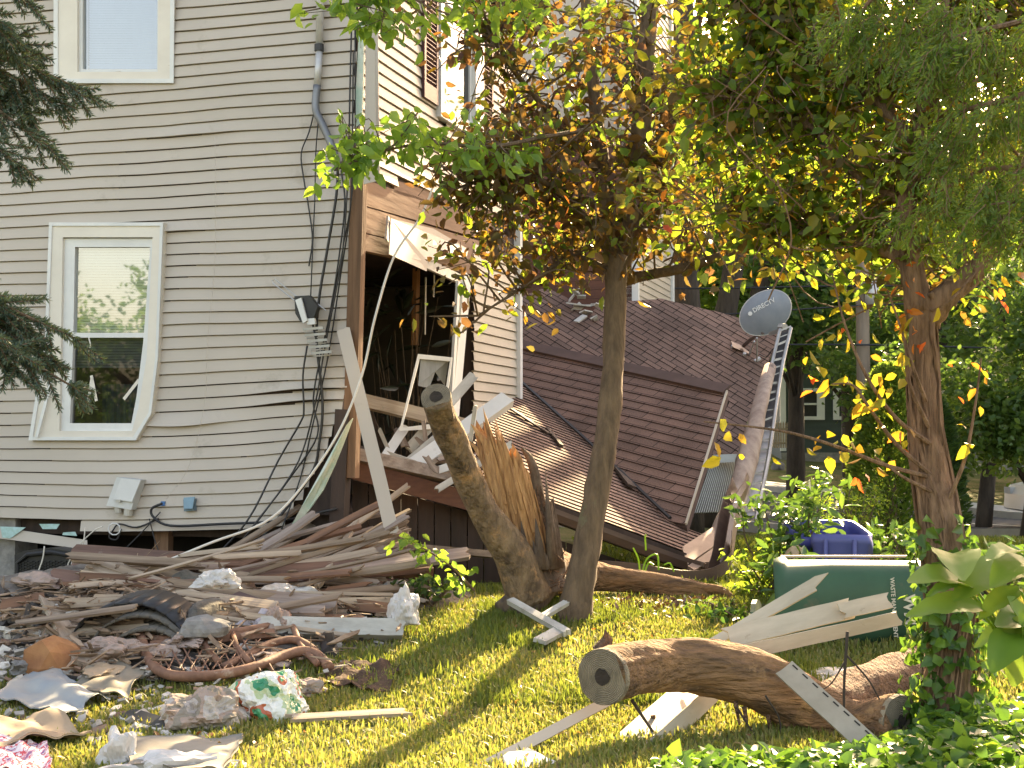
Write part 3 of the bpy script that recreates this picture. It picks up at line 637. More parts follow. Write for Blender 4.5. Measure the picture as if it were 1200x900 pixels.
# ------------------------------------------------------------------ satellite dish
dish = empty('satellite_dish', PA.at(877, 415), 'grey oval satellite dish tilted on top of the fallen roof', 'satellite dish')
dc = P(897, 366.5, 20.0)
nrm = V((-.10, -1, -.12)).normalized(); ax = V((.83, -.02, .55)); ax = (ax - nrm * ax.dot(nrm)).normalized(); ay = nrm.cross(ax)
mb = MB(); RA, RB = .38, .287; nr, ns = 8, 40; vv = [dc + nrm * -.0]
def dpt(r, th, o): return dc + ax * (RA * r * math.cos(th)) + ay * (RB * r * math.sin(th)) + nrm * (-.05 * (1 - r * r) * -1 * 0 + .07 * (1 - r * r) * 1 + o)
for o, sgn in ((0, 1), (-.012, -1)):
    b = len(mb.v); mb.v.append(dpt(0, 0, o))
    for i in range(1, nr + 1):
        for k in range(ns): mb.v.append(dpt(i / nr, 2 * math.pi * k / ns, o))
    for k in range(ns):
        mb.f.append((b, b + 1 + k, b + 1 + (k + 1) % ns))
        for i in range(nr - 1):
            q = b + 1 + i * ns; mb.f.append((q + k, q + ns + k, q + ns + (k + 1) % ns, q + (k + 1) % ns))
mb.build('reflector', mat('dish_paint', (.25, .28, .33), (.20, .23, .28), .5, (5, 5, 5), 6), dish, True)
mb = MB(); mb.tube([dpt(1, 2 * math.pi * k / ns, -.005) for k in range(ns + 1)], .008, 6); mb.build('rim', m_steel, dish)
def text3d(s, name, origin, xd, yd, size, m, parent, ext=.002, squash=1.0):
    cu = bpy.data.curves.new(name, 'FONT'); cu.body = s; cu.size = size; cu.extrude = ext; cu.resolution_u = 3; cu.offset = size * .02
    tmp_ = bpy.data.objects.new(name, cu); me_ = bpy.data.meshes.new_from_object(tmp_); bpy.data.objects.remove(tmp_); bpy.data.curves.remove(cu); o = bpy.data.objects.new(name, me_); COL.objects.link(o); xd = xd.normalized(); zd = xd.cross(yd).normalized(); yd = zd.cross(xd)
    Mx = Matrix((xd * squash, yd, zd)).transposed().to_4x4(); Mx.translation = origin; o.matrix_world = Mx
    me_.materials.append(m)
    if parent: o.parent = parent; o.matrix_parent_inverse = parent.matrix_basis.inverted()
    return o
m_letter = mat('pale_lettering', (.75, .77, .8), (.7, .72, .75), .5)
up_ = (ay if ay.z > 0 else -ay)
lx = V((.87, 0, .47)); lx = (lx - nrm * lx.dot(nrm)).normalized(); ly = nrm.cross(lx); ly = ly if ly.z > 0 else -ly
to = P(883, 366, 19.0); to = hit(883.5, 366.5, dc + nrm * .07, nrm)
text3d('DIRECTV', 'lettering', to, lx, ly, .088, m_letter, dish, squash=.95)
mb = MB(); cc = hit(879, 367.5, dc + nrm * .058, nrm); mb.tube([cc, cc + nrm * .012], .03, 16); mb.build('emblem', m_letter, dish)
mb = MB(); bs = PA.at(867, 409) + PA.n * .02; mb.tube(spline([dc - nrm * -.0 + ay * 0 + V((-.03, .02, -.27)), (bs + dc) / 2 + V((-.02, 0, -.12)), bs + V((.05, 0, .03))], 4), .028, 8)
mb.build('mast', m_brown, dish)
mb = MB(); mb.box(bs, V((.12, 0, -.05)), V((0, .08, .05)), PA.n * .012)
mb.build('foot_plate', m_brown, dish)
mb = MB()
for q in ((858, 408), (872, 417)): mb.tube([PA.at(*q), PA.at(*q) + PA.n * .05], .025, 8)
mb.build('bolt', m_steel, dish)
mb = MB(); mb.tube([P(887, 396, 20.0), PA.at(887, 424)], .012, 6); mb.tube([P(884, 400, 20.0), PA.at(878, 416)], .012, 6); mb.tube([PA.at(884, 424), PA.at(890, 421) + PA.n * .02], .03, 6); mb.build('strut', m_steel, dish)
mb = MB(); mb.bar(P(903, 391, 19.8), P(915, 387, 19.4), .05, .05); mb.tube([P(914, 383, 19.3), P(920, 383, 19.2)], .045, 10); mb.build('receiver_arm', m_alu, dish)
mb = MB(); mb.tube(spline([P(890, 415, 19.6), P(898, 418, 19.4), P(905, 410, 19), P(912, 402, 18.8)], 5), .008, 5); mb.build('cable', m_black, dish)
# ------------------------------------------------------------------ planks and boards
def plank(name, p1, p2, w, t, m, face=(0, -.4, 1), jag=0.0, bend=0.0, parent=None, label=None, cat=None, group=None, nw=4, ns=8, sd=None, twist=0.0, skew=(0, 0)):
    p1, p2 = V(p1), V(p2); X = p2 - p1; L = X.length; X = X / L; Z = V(face); Z = Z - X * Z.dot(X)
    Z = Z.normalized() if Z.length > 1e-3 else X.orthogonal().normalized(); Y = Z.cross(X)
    r = random.Random(sd if sd is not None else rnd.random()); vs_ = []; fs = []
    je = [[r.uniform(-1, .2) * jag for _ in range(nw + 1)] for _ in range(2)]
    for i in range(ns + 1):
        u = i / ns
        for j in range(nw + 1):
            v = j / nw - .5; x = L * u
            if i == 0: x -= je[0][j] + skew[0] * v * w
            if i == ns: x += je[1][j] + skew[1] * v * w
            tw = twist * (u - .5); y = v * w * (1 + .03 * r.uniform(-1, 1)); zz = bend * (1 - (2 * u - 1) ** 2)
            for h in (-.5, .5):
                yy = y * math.cos(tw) - h * t * math.sin(tw); z2 = y * math.sin(tw) + h * t * math.cos(tw)
                vs_.append((x, yy, z2 + zz))
    n2 = (nw + 1) * 2
    for i in range(ns):
        for j in range(nw):
            a = i * n2 + j * 2; b = a + n2
            fs.append((a + 1, b + 1, b + 3, a + 3)); fs.append((a, a + 2, b + 2, b))
        a = i * n2; b = a + n2; fs.append((a, b, b + 1, a + 1)); a += nw * 2; b += nw * 2; fs.append((a + 1, b + 1, b, a))
    for j in range(nw):
        a = j * 2; fs.append((a, a + 1, a + 3, a + 2)); a += ns * n2; fs.append((a + 2, a + 3, a + 1, a))
    o = mesh(name, vs_, fs, m)
    M = Matrix((X, Y, Z)).transposed().to_4x4(); M.translation = p1; o.matrix_world = M
    if parent: o.parent = parent; o.matrix_parent_inverse = parent.matrix_basis.inverted()
    return tag(o, label, cat, group)
def crumple(name, c, r3, m, label, cat, amp=.35, sub=4, sd=0, freq=1.6, sink=.35, group=None, parent=None, ridge=True):
    import bmesh
    bm = bmesh.new(); bmesh.ops.create_icosphere(bm, subdivisions=sub, radius=1)
    for v in bm.verts:
        p = v.co.copy(); a = noise.noise(p * freq + V((sd, 0, 0))); b = noise.noise(p * freq * 2.3 + V((0, sd, 0))); c_ = noise.noise(p * freq * 5 + V((0, 0, sd)))
        if ridge: b = 1 - 2 * abs(b) * 1.6; c_ = 1 - 2 * abs(c_) * 1.6; k = 1 + amp * (a * 1.1 + .16 * b + .10 * c_) + (.05 * (.5 - 2 * abs(noise.noise(V((p.x * 9, p.y * 4, p.z * 12 + sd))))) if sub >= 4 else 0)
        else: k = 1 + amp * (a + .4 * b)
        v.co = p * k
        if v.co.z < -sink: v.co.z = -sink + (v.co.z + sink) * .1
        v.co = V((v.co.x * r3[0], v.co.y * r3[1], v.co.z * r3[2]))
    me = bpy.data.meshes.new(name); bm.to_mesh(me); bm.free(); me.materials.append(m)
    o = bpy.data.objects.new(name, me); COL.objects.link(o); o.location = V(c) + V((0, 0, sink * r3[2])); o.rotation_euler = (0, 0, sd)
    if parent: o.parent = parent; o.matrix_parent_inverse = parent.matrix_basis.inverted()
    return tag(o, label, cat, group)
def sheet(name, pix, m, label, cat, lift=.03, amp=.05, th=.006, n=18, freq=5, group=None, sd=0, lifts=None, edge=.0, pts=None):
    """a warped sheet lying over the ground; pix = four ground pixels (or pts = four points)"""
    q = pts or [G(*p, lift) + Zv * ((lifts or [0] * 4)[i]) for i, p in enumerate(pix)]; r = random.Random(sd)
    ctr = sum(q, V()) / 4; q = [p - ctr for p in q]; vs_ = []; fs = []
    for i in range(n + 1):
        for j in range(n + 1):
            u, v = i / n, j / n
            e = edge * (noise.noise(V((u * 4, v * 4, sd + 5))) + .6 * noise.noise(V((u * 11, v * 11, sd + 9))))
            uu, vv_ = u, v
            if i in (0, n): uu = u + (e if i else -e)
            if j in (0, n): vv_ = v + (e if j else -e)
            p = q[0] * (1 - uu) * (1 - vv_) + q[1] * uu * (1 - vv_) + q[2] * uu * vv_ + q[3] * (1 - uu) * vv_
            z = amp * (noise.noise(V((u * freq, v * freq, sd))) + .3 * noise.noise(V((u * freq * 2.6, v * freq * 2.6, sd))))
            vs_.append(p + Zv * max(z + amp * .25, -.7 * lift))
    N1 = len(vs_); vs_ += [p - Zv * th for p in vs_]
    for i in range(n):
        for j in range(n):
            a = i * (n + 1) + j; fs.append((a, a + n + 1, a + n + 2, a + 1)); fs.append((a + N1, a + 1 + N1, a + n + 2 + N1, a + n + 1 + N1))
    per = [i * (n + 1) for i in range(n + 1)] + [n * (n + 1) + j for j in range(1, n + 1)] + [i * (n + 1) + n for i in range(n - 1, -1, -1)] + list(range(n - 1, 0, -1))
    for k in range(len(per)):
        a, b = per[k], per[(k + 1) % len(per)]; fs.append((a, b, b + N1, a + N1))
    o = mesh(name, vs_, fs, m, smooth=True); o.location = ctr
    return tag(o, label, cat, group)
# ------------------------------------------------------------------ mound under the debris
def mound(x, y):
    # height of the heap above the soil
    px = 600 + x / y * F
    h = .36 * math.exp(-((x + 2.3) / 1.5) ** 2 - ((y - 12.1) / .75) ** 2) + .30 * math.exp(-((x + 3.6) / 1.1) ** 2 - ((y - 11.2) / .8) ** 2) + .14 * math.exp(-((x + 2.6) / 1.5) ** 2 - ((y - 10.3) / .9) ** 2)
    return h
m_rub = mat('crushed_plaster', (.22, .19, .16), (.10, .085, .07), .95, (9, 9, 9), 9, .8, (20, 20, 20), blotch=((.38, .35, .31), 8, .6), dist=.02)
n = 60; vv = []; x0, x1, y0, y1 = -5.0, -.3, 9.0, 14.0
for j in range(n + 1):
    for i in range(n + 1):
        x = x0 + (x1 - x0) * i / n; y = y0 + (y1 - y0) * j / n; h = mound(x, y)
        vv.append((x, y, gz(x, y) + h * 1.0 + (.05 * noise.noise(V((x * 5, y * 5, 1))) + .03 * noise.noise(V((x * 14, y * 14, 1)))) * min(1, h * 6) - .035))
ff = [(j * (n + 1) + i, j * (n + 1) + i + 1, (j + 1) * (n + 1) + i + 1, (j + 1) * (n + 1) + i) for j in range(n) for i in range(n)]
mo = tag(mesh('rubble_mound', vv, ff, m_rub, smooth=True), 'low mound of crushed plaster and dust below the house', 'rubble', kind='stuff')
def top(x, y): return gz(x, y) + mound(x, y)
def PV(px, py, Y, c=.035):
    for _ in range(60):
        p = P(px, py, Y)
        if p.z > top(p.x, p.y) + c or Y < 8: return p
        Y -= .06
    return p
def GM(px, py, lift=0.0):
    d = ray(px, py); lo, hi = 5.0, 14.5
    for i in range(60):
        Y = lo + (hi - lo) * i / 60; p = O + d * (Y / d.y)
        if p.z <= top(p.x, p.y) + lift: return p
    return p
def chips(name, n, m, label, size, thin, region, sd, lifts=.06):
    r = random.Random(sd); mb = MB()
    for i in range(n):
        px, py = r.choice(region)(r); p = GM(px, py)
        if p.y > 12.7 or (px < 100 and py < 700): continue
        a = V((r.gauss(0, 1), r.gauss(0, 1), r.gauss(0, .16))).normalized(); b = a.cross(V((r.gauss(0, .5), r.gauss(0, .5), 1))).normalized(); c = a.cross(b)
        s = size * r.uniform(.35, 1.5); w_ = s * r.uniform(thin[0], thin[1]); t = s * r.uniform(.08, .35) * (thin[1] if thin[1] < .3 else 1)
        k = r.choice((4, 5, 6)); ph = r.random() * 6; pts = [a * s * .5 * math.cos(ph + 2 * math.pi * j / k) * r.uniform(.75, 1.2) + b * w_ * .5 * math.sin(ph + 2 * math.pi * j / k) * r.uniform(.75, 1.2) for j in range(k)]
        ctr = p + Zv * r.uniform(0, lifts); mb.prism([ctr + q for q in pts], c * t)
    return tag(mb.build(name, m), label, 'rubble', kind='stuff')
rg = [lambda r: (r.uniform(0, 480), r.triangular(655, 760, 700)), lambda r: (r.triangular(0, 420, 90), r.uniform(690, 800)), lambda r: (r.uniform(0, 280), r.uniform(740, 880))]
rgu = rg[:2]
chips('plaster_crumbs', 1500, mat('plaster_bits', (.55, .52, .47), (.34, .31, .28), .9, (12, 12, 12), 6, .3, island=.35), 'pale broken plaster crumbs strewn over the heap', .075, (.4, 1), rg, 1)
chips('wood_splinters', 1500, mat('splinter_wood', (.34, .25, .17), (.18, .12, .08), .85, (9, 9, 9), 6, .3, island=.45), 'brown wood splinters strewn over the heap', .22, (.05, .16), rgu, 2, .14)
chips('dark_scraps', 700, mat('dark_scrap', (.07, .06, .055), (.035, .03, .028), .7, (9, 9, 9), 6, island=.4), 'dark scraps of felt and plastic strewn over the heap', .14, (.3, 1), rgu, 3)
chips('brick_crumbs', 260, mat('brick_bits', (.28, .16, .11), (.36, .25, .18), .9, (12, 12, 12), 6, .3, island=.4), 'reddish brick and tile crumbs strewn over the heap', .10, (.5, 1), rg, 4)
m_dirt = mat('bare_soil', (.095, .055, .032), (.05, .03, .02), 1, (14, 14, 14), 9, 1., (30, 30, 30), dist=.02)

m_redold = mat('old_red_timber', (.24, .15, .12), (.13, .08, .065), .85, (.8, 12, 12), 8, .5, blotch=((.30, .26, .24), 6, .6))
# lath and boards fanning out under the torn corner
mats_w = [m_wood, m_woodlt, m_wood, m_woodgrey, m_woodred, m_woodlt]
for i in range(46):
    t = i / 46; sx = rnd.uniform(255, 400); sy = rnd.uniform(655, 690) - t * 12; ln = rnd.uniform(60, 190); an = R(rnd.uniform(5, 42))
    ex = sx + ln * math.cos(an); ey = sy - ln * math.sin(an) * .8
    Ya = rnd.uniform(11.6, 12.3); Yb = Ya + rnd.uniform(.1, .9)
    if ex > 480: ex = 480
    plank('lath_board', PV(sx, sy, Ya), PV(ex, ey, Yb), rnd.uniform(.03, .09), rnd.uniform(.01, .03), rnd.choice(mats_w), (rnd.uniform(-.3, .3), -.6, 1), .05, rnd.uniform(-.03, .03), label='thin splintered board in the fan of laths spilling from the broken corner', cat='board', group='laths spilling from the broken corner', nw=3, ns=5)
for i in range(34):
    sx = rnd.uniform(0, 430); sy = rnd.uniform(675, 735) if sx > 95 else rnd.uniform(708, 750); p = GM(sx, sy, .05); an = rnd.gauss(0, .45); L = rnd.uniform(.4, 1.3)
    d = V((math.cos(an), math.sin(an) * .8, rnd.uniform(-.12, .15))); q = p + d * L; q.z = max(q.z, top(q.x, q.y) + .03)
    if 600 + q.x / q.y * F > 470: continue
    plank('scrap_board', p, q, rnd.uniform(.05, .13), rnd.uniform(.015, .04), rnd.choice(mats_w), (rnd.uniform(-.3, .3), -.5, 1), .06, label='short scrap board lying loose in the rubble heap', cat='board', group='scrap boards in the rubble heap', nw=3, ns=4)
for i in range(66):
    sx = rnd.uniform(70, 400); sy = rnd.uniform(650, 722); ln = rnd.uniform(60, 210); an = rnd.gauss(-.02, .13)
    ex = min(505, sx + ln * math.cos(an)); ey = sy + ln * math.sin(an); Ya = rnd.uniform(10.9, 11.9)
    plank('long_board', PV(sx, sy, Ya, .05 + .1 * rnd.random()), PV(ex, ey, Ya + rnd.uniform(-.2, .4), .05), rnd.uniform(.02, .07), rnd.uniform(.01, .022), rnd.choice(mats_w + [m_woodlt, m_redold, m_woodlt]), (rnd.uniform(-.3, .3), -.8, rnd.uniform(.2, 1)), .06, rnd.uniform(-.02, .02), label='long thin board in the stack of boards under the house wall', cat='board', group='boards stacked under the house wall', nw=3, ns=5)
BD = [
 ('timber', (60, 676, 11.5), (230, 700, 11.3), .12, .08, m_redold, 'dark old timber below the orange beam end at left', 'timber', (0, -1, .4), .06),
 ('timber', (240, 676, 11.4), (420, 664, 11.6), .10, .08, m_redold, 'narrow dark red timber above the reddish beam', 'timber', (0, -1, .4), .06),
 ('timber', (330, 700, 11.0), (470, 716, 11.0), .09, .07, m_woodred, 'stubby rusty brown beam near the blue grey stone', 'timber', (0, -1, .4), .06),
 ('timber', (84, 652, 11.9), (300, 668, 11.7), .20, .06, m_redold, 'long dark red timber lying across the top of the heap', 'timber', (0, -1, .3), .05),
 ('timber', (190, 660, 11.6), (506, 668, 11.9), .17, .09, m_woodred, 'longest reddish beam pointing right across the heap', 'timber', (0, -.5, 1), .06),
 ('timber', (90, 685, 11.5), (300, 695, 11.3), .17, .09, m_woodred, 'orange brown beam end below the long timber at left', 'timber', (0, -1, .3), .03),
 ('timber', (390, 684, 11.6), (500, 687, 11.8), .13, .06, m_woodred, 'short orange beam under the tip of the longest beam', 'timber', (0, -.6, 1), .05),
 ('board', (100, 652, 11.2), (330, 735, 10.5), .09, .025, m_woodlt, 'pale narrow lath slanting down over the heap', 'board', (0, -.6, 1), .03),
 ('board', (98, 665, 11.15), (360, 742, 10.6), .09, .02, m_woodlt, 'cream grooved strip slanting beside the dark board', 'board', (0, -.8, 1), .03),
 ('board', (205, 678, 11.0), (330, 722, 10.7), .15, .04, mat('wine_dark_board', (.13, .085, .075), (.08, .05, .045), .7, (2, 12, 12)), 'wine brown painted board slanting over the heap', 'board', (0, -.7, 1), .02),
 ('board', (255, 700, 10.9), (395, 712, 10.8), .14, .10, m_woodgrey, 'thick grey timber end beside the blue grey stone', 'timber', (0, -.8, 1), .02),
 ('board', (300, 735, 10.3), (475, 738, 10.3), .13, .10, m_dirtywhite, 'whitish round edged rail in front of the heap', 'board', (0, -1, .6), .04),
 ('board', (288, 728, 10.5), (405, 738, 10.4), .10, .05, m_woodlt, 'cream block with a torn lower edge beside the whitish rail', 'board', (0, -1, .3), .03),
 ('board', (385, 672, 11.3), (552, 648, 11.7), .16, .03, m_woodgrey, 'broad pale grey weathered plank above the longest beam', 'board', (0, -.5, 1), .05),
 ('board', (372, 688, 11.2), (425, 600, 12.4), .05, .03, m_woodlt, 'pale stick standing upright among the laths', 'board', (-.3, -1, .2), .03),
 ('board', (128, 720, 11.0), (172, 688, 11.2), .08, .03, m_woodlt, 'short upright lath left of the rolled carpet', 'board', (.2, -1, .3), .03),
 ('board', (165, 735, 10.6), (177, 690, 11.0), .07, .03, m_woodlt, 'short pale slat propped above the rusty frame', 'board', (.2, -1, .3), .03),
 ('board', (55, 700, 10.8), (98, 780, 9.9), .13, .03, m_woodlt, 'split pale board leaning over the orange cushion foam', 'board', (.6, -.8, .5), .08),
 ('board', (0, 712, 11.0), (55, 702, 11.2), .10, .05, m_woodred, 'red brown rail by the woven black bin', 'board', (0, -1, .5), .04),
 ('board', (212, 690, 10.8), (236, 722, 10.3), .05, .03, m_woodred, 'reddish lath slanting down to the rusty frame', 'board', (.2, -1, .3), .04),
 ('board', (335, 842, 8.5), (480, 834, 8.7), .07, .02, m_woodlt, 'thin pale lath lying alone on the lawn', 'board', (0, -.3, 1), .06),
 ('board', (555, 905, 7.2), (712, 822, 8.2), .055, .04, m_siding, 'smooth beige strip running under the cut log', 'trim strip', (0, -1, .3), .0),
 ('board', (762, 850, 8.9), (905, 880, 8.2), .16, .02, m_woodlt, 'tan split board on the grass below the log', 'board', (0, -.4, 1), .08),
 ('board', (780, 838, 9.2), (890, 858, 8.8), .10, .02, m_woodgrey, 'grey brown slat on the grass behind the tan board', 'board', (0, -.4, 1), .05),
 ('board', (640, 905, 7.2), (600, 885, 7.3), .20, .02, m_white, 'white triangular board tip at the bottom edge', 'board', (0, -.3, 1), .12),
 ('board', (1075, 868, 8.1), (1215, 872, 8.3), .10, .03, m_woodgrey, 'grey board lying in the ivy behind the right trunk', 'board', (0, -.5, 1), .03),
 ('board', (1145, 842, 8.3), (1210, 850, 8.4), .10, .03, m_woodgrey, 'short grey board on the grass at the right edge', 'board', (0, -.5, 1), .03),
 # inside the torn opening
 ('board', (402, 385, 12.42), (460, 626, 11.9), .115, .02, m_siding, 'cream corner board leaning in front of the dark opening', 'board', (.1, -1, .1), .02),
 ('board', (418, 468, 13.2), (550, 500, 14.0), .13, .06, m_woodlt, 'broken pale sill crossing the dark opening', 'board', (.2, -1, .3), .03),
 ('board', (484, 548, 13.2), (595, 468, 13.9), .15, .10, m_white, 'largest white gutter length jutting up to the right beside the stump', 'trim strip', (.1, -1, .8), .02),
 ('board', (462, 560, 13.1), (535, 498, 13.6), .13, .05, m_dirtywhite, 'dirty white casing board below the gutter length', 'trim strip', (.2, -1, .5), .03),
 ('board', (450, 538, 13.2), (475, 500, 13.6), .09, .04, m_white, 'short white stub left of the broken sash', 'trim strip', (.2, -1, .3), .02),
 ('board', (478, 528, 13.5), (555, 440, 14.2), .10, .03, m_dirtywhite, 'grey white lath behind the broken sash', 'trim strip', (.2, -1, .3), .03),
 ('board', (500, 556, 13.1), (558, 536, 13.2), .07, .05, m_white, 'small white stick on the brown beam', 'trim strip', (.2, -1, .3), .03),
 ('board', (470, 556, 13.15), (560, 545, 13.3), .05, .05, m_woodred, 'brown stick lying on the rim beam', 'board', (.2, -1, .3), .05),
 ('board', (510, 575, 12.9), (600, 520, 13.3), .06, .03, m_dirtywhite, 'thin grey slat just behind the leaning stump', 'board', (.2, -1, .3), .03),
 # by the slender tree
 ('board', (598, 704, 10.9), (665, 742, 10.3), .06, .04, m_dirtywhite, 'longest bar of the little white cross by the slender trunk', 'board', (0, -.6, 1), .02),
 ('board', (632, 752, 10.1), (658, 738, 10.4), .09, .03, m_dirtywhite, 'short stub under the little white cross', 'board', (0, -.6, 1), .02),
 ('board', (634, 724, 10.6), (664, 706, 10.9), .05, .03, m_dirtywhite, 'upper arm of the little white cross left of the slender trunk', 'board', (0, -.6, 1), .02),
]
for nm, a, b, w_, t_, m_, lb, ct, fc, jg in BD:
    plank(nm, PV(*a) if a[1] > 640 and a[0] < 560 else P(*a), PV(*b) if b[1] > 640 and b[0] < 560 else P(*b), w_, t_, m_, fc, jg, label=lb, cat=ct)
# broken planks around the foreground log
m_pl = m_plastic_beige
plank('broken_siding_board', P(815, 765, 8.75), P(972, 675, 8.9), .085, .012, m_pl, (-.3, -.7, .8), .12, label='slender broken siding board pointing up right over the log', cat='broken board', twist=.6, skew=(0, .9))
sb = empty('broken_siding_board', P(870, 745, 8.6), 'widest stepped beige siding board lying over the log', 'broken board')
plank('panel', P(850, 748, 8.58), P(1000, 712, 8.8), .13, .012, m_pl, (-.1, -.9, .55), .03, parent=sb, ns=10)
plank('panel', P(872, 764, 8.5), P(1056, 724, 8.75), .085, .012, m_pl, (0, -1, -.1), .03, parent=sb, ns=10)
plank('panel', P(985, 716, 8.74), P(1045, 703, 8.82), .10, .010, m_pl, (-.1, -.9, .45), .03, parent=sb, ns=5)
sb = empty('broken_siding_board', P(750, 850, 8.1), 'moss stained beige board slanting down under the cut log', 'broken board')
plank('panel', P(700, 905, 7.5), P(830, 790, 8.7), .19, .012, m_pl, (-.4, -.9, .4), .08, parent=sb, skew=(.3, 0))
plank('panel', P(735, 905, 7.55), P(850, 800, 8.6), .10, .012, m_pl, (.5, -.9, .2), .05, parent=sb)
sb = empty('perforated_nailing_strip', P(975, 830, 8.0), 'beige strip with nail slots leaning against the log', 'trim strip')
pa, pb = P(918, 782, 7.95), P(1035, 888, 7.45); plank('strip', pa, pb, .125, .01, mat('nailing_vinyl', (.36, .31, .24), (.29, .25, .19), .55, (5, 5, 5)), (.2, -1, .35), .01, parent=sb)
X_ = (pb - pa).normalized(); Zf = V((.2, -1, .35)); Zf = (Zf - X_ * Zf.dot(X_)).normalized(); Yf = Zf.cross(X_)
mb = MB(); L = (pb - pa).length
for i in range(9):
    c = pa + X_ * (L * (.06 + i * .105)) + Yf * .045 + Zf * .0075; mb.box(c, X_ * .02, Yf * .0035, Zf * .0015)
mb.build('nail_slot', m_void, sb)

# broken window sash standing in the opening
bs_ = empty('broken_window_sash', P(495, 505, 13.6), 'white broken window sash standing askew in the dark opening', 'window sash')
q = [P(490, 415, 13.5), P(530, 419, 13.9), P(524, 470, 13.9), P(506, 503, 13.7), P(468, 505, 13.3)]; ctr = sum(q, V()) / 5
q2 = [p + (ctr - p).normalized() * .05 for p in q]
rg_ = ring(q, q2, V((0, -.03, 0)), V((0, .03, 0))); rg_.build('frame', m_white, bs_)
mb = MB(); mb.add([P(493, 420, 13.55), P(526, 422, 13.9), P(521, 452, 13.9), P(510, 436, 13.8), P(503, 455, 13.7), P(490, 452, 13.5)], [(0, 1, 2, 3, 4, 5)]); mb.build('torn_curtain', m_curtain, bs_)
# splinters and lath in the opening
for i in range(26):
    a = P(rnd.uniform(425, 590), rnd.uniform(515, 575), rnd.uniform(13.0, 13.6)); d = V((rnd.gauss(0, 1), rnd.uniform(-.2, .6), rnd.gauss(0, .5))).normalized() * rnd.uniform(.15, .5)
    plank('slat', a, a + d, rnd.uniform(.03, .07), .015, rnd.choice([m_dirtywhite, m_woodgrey, m_wood, m_darkbrown]), (0, -1, rnd.uniform(-.5, 1)), .05, label='short broken slat jumbled in the torn opening', cat='board', group='slats jumbled in the torn opening', nw=2, ns=2)
# house plant in the dark room
pot = empty('house_plant', P(480, 440, 15.0), 'tall dark leafy house plant standing in the dim room', 'plant')

# ------------------------------------------------------------------ bigger debris things
m_frame = m_rust
sf = empty('bed_frame', GM(260, 775), 'rusty bent metal bed frame with wire mesh in front of the heap', 'bed frame')
FY = {}
def FR(px, py, up=0.0, back=0.0):
    """front tube rests on the heap; rails stand above / behind it"""
    p = PV(px, py, 9.75 + back, .05 + up); return p
mb = MB(); base = [(163, 733, .55), (167, 752, .3), (176, 776, .1), (196, 790, 0), (230, 793, 0), (268, 789, 0), (300, 781, 0), (330, 769, .05), (355, 763, .1), (372, 768, .1), (386, 782, .0)]
mb.tube(spline([FR(a, b, 0, c) for a, b, c in base], 6), .034, 10); mb.build('front_tube', m_rust, sf, True)
mb = MB(); mb.tube(spline([FR(163, 733, 0, .55), FR(172, 746, 0, .6), FR(200, 749, 0, .6), FR(250, 744, 0, .65), FR(300, 736, 0, .7), FR(326, 730, 0, .7), FR(334, 720, 0, .7)], 5), .026, 8); mb.build('back_rail', m_rust, sf, True)
mb = MB(); mb.bar(FR(176, 757, 0, .5), FR(322, 742, 0, .6), .06, .03, (0, -1, .5)); mb.build('angle_iron', m_rust, sf)
mb = MB(); mb.tube(spline([FR(336, 716, 0, .7), FR(345, 738, 0, .5), FR(354, 758, 0, .3), FR(372, 778, 0, .1)], 5), .022, 8); mb.build('end_tube', m_rust, sf, True)
mb = MB(); mb.tube(spline([FR(262, 782, 0, .2), FR(290, 768, 0, .25), FR(318, 754, 0, .3), FR(345, 750, 0, .3), FR(366, 760, 0, .2), FR(376, 775, 0, .1)], 5), .028, 8); mb.build('lower_tube', m_rust, sf, True)
for x in (236, 272):
    mb = MB(); mb.tube([FR(x, 742, 0, .65), FR(x + 5, 758, 0, .4), FR(x + 20, 776, 0, .2)], .022, 8); mb.build('cross_tube', m_rust, sf, True)
mb = MB()
for i in range(9):
    mb.tube([FR(180 + i * 15, 750, 0, .5), FR(200 + i * 15, 786, 0, .1)], .006, 5); mb.tube([FR(200 + i * 15, 749, 0, .5), FR(184 + i * 13, 784, 0, .12)], .006, 5)
mb.build('wire_mesh', m_rust, sf)
# bin behind the heap
bn = empty('woven_plastic_bin', V((-4.35, 12.9, .3)), 'black woven plastic storage bin beside the stone foundation', 'storage bin')
def BLp(px, py, o=.25): return HL(px, py, o)
mb = MB(); q = [BLp(17, 650), BLp(30, 645), BLp(60, 642), BLp(90, 648), BLp(90, 712), BLp(17, 712)]; mb.prism(q, UR * .5); mb.build('body', m_black, bn)
mb = MB()
for r_ in range(16):
    for c_ in range(20):
        x = 23 + c_ * 3.3; y = 657 + r_ * 3.2
        if x > 85: continue
        a = BLp(x, y + (c_ % 2) * 1.4, .255); mb.prism([a, BLp(x + 2.7, y + (c_ % 2) * 1.4, .255), BLp(x + 2.7, y + 1.9 + (c_ % 2) * 1.4, .255), BLp(x, y + 1.9 + (c_ % 2) * 1.4, .255)], NL * .012)
mb.build('weave', m_black, bn)
mb = MB(); mb.tube([BLp(20, 708, .27), BLp(20, 660, .27), BLp(32, 650, .27), BLp(60, 647, .27), BLp(88, 652, .27)], .02, 8); mb.build('rim', m_black, bn)
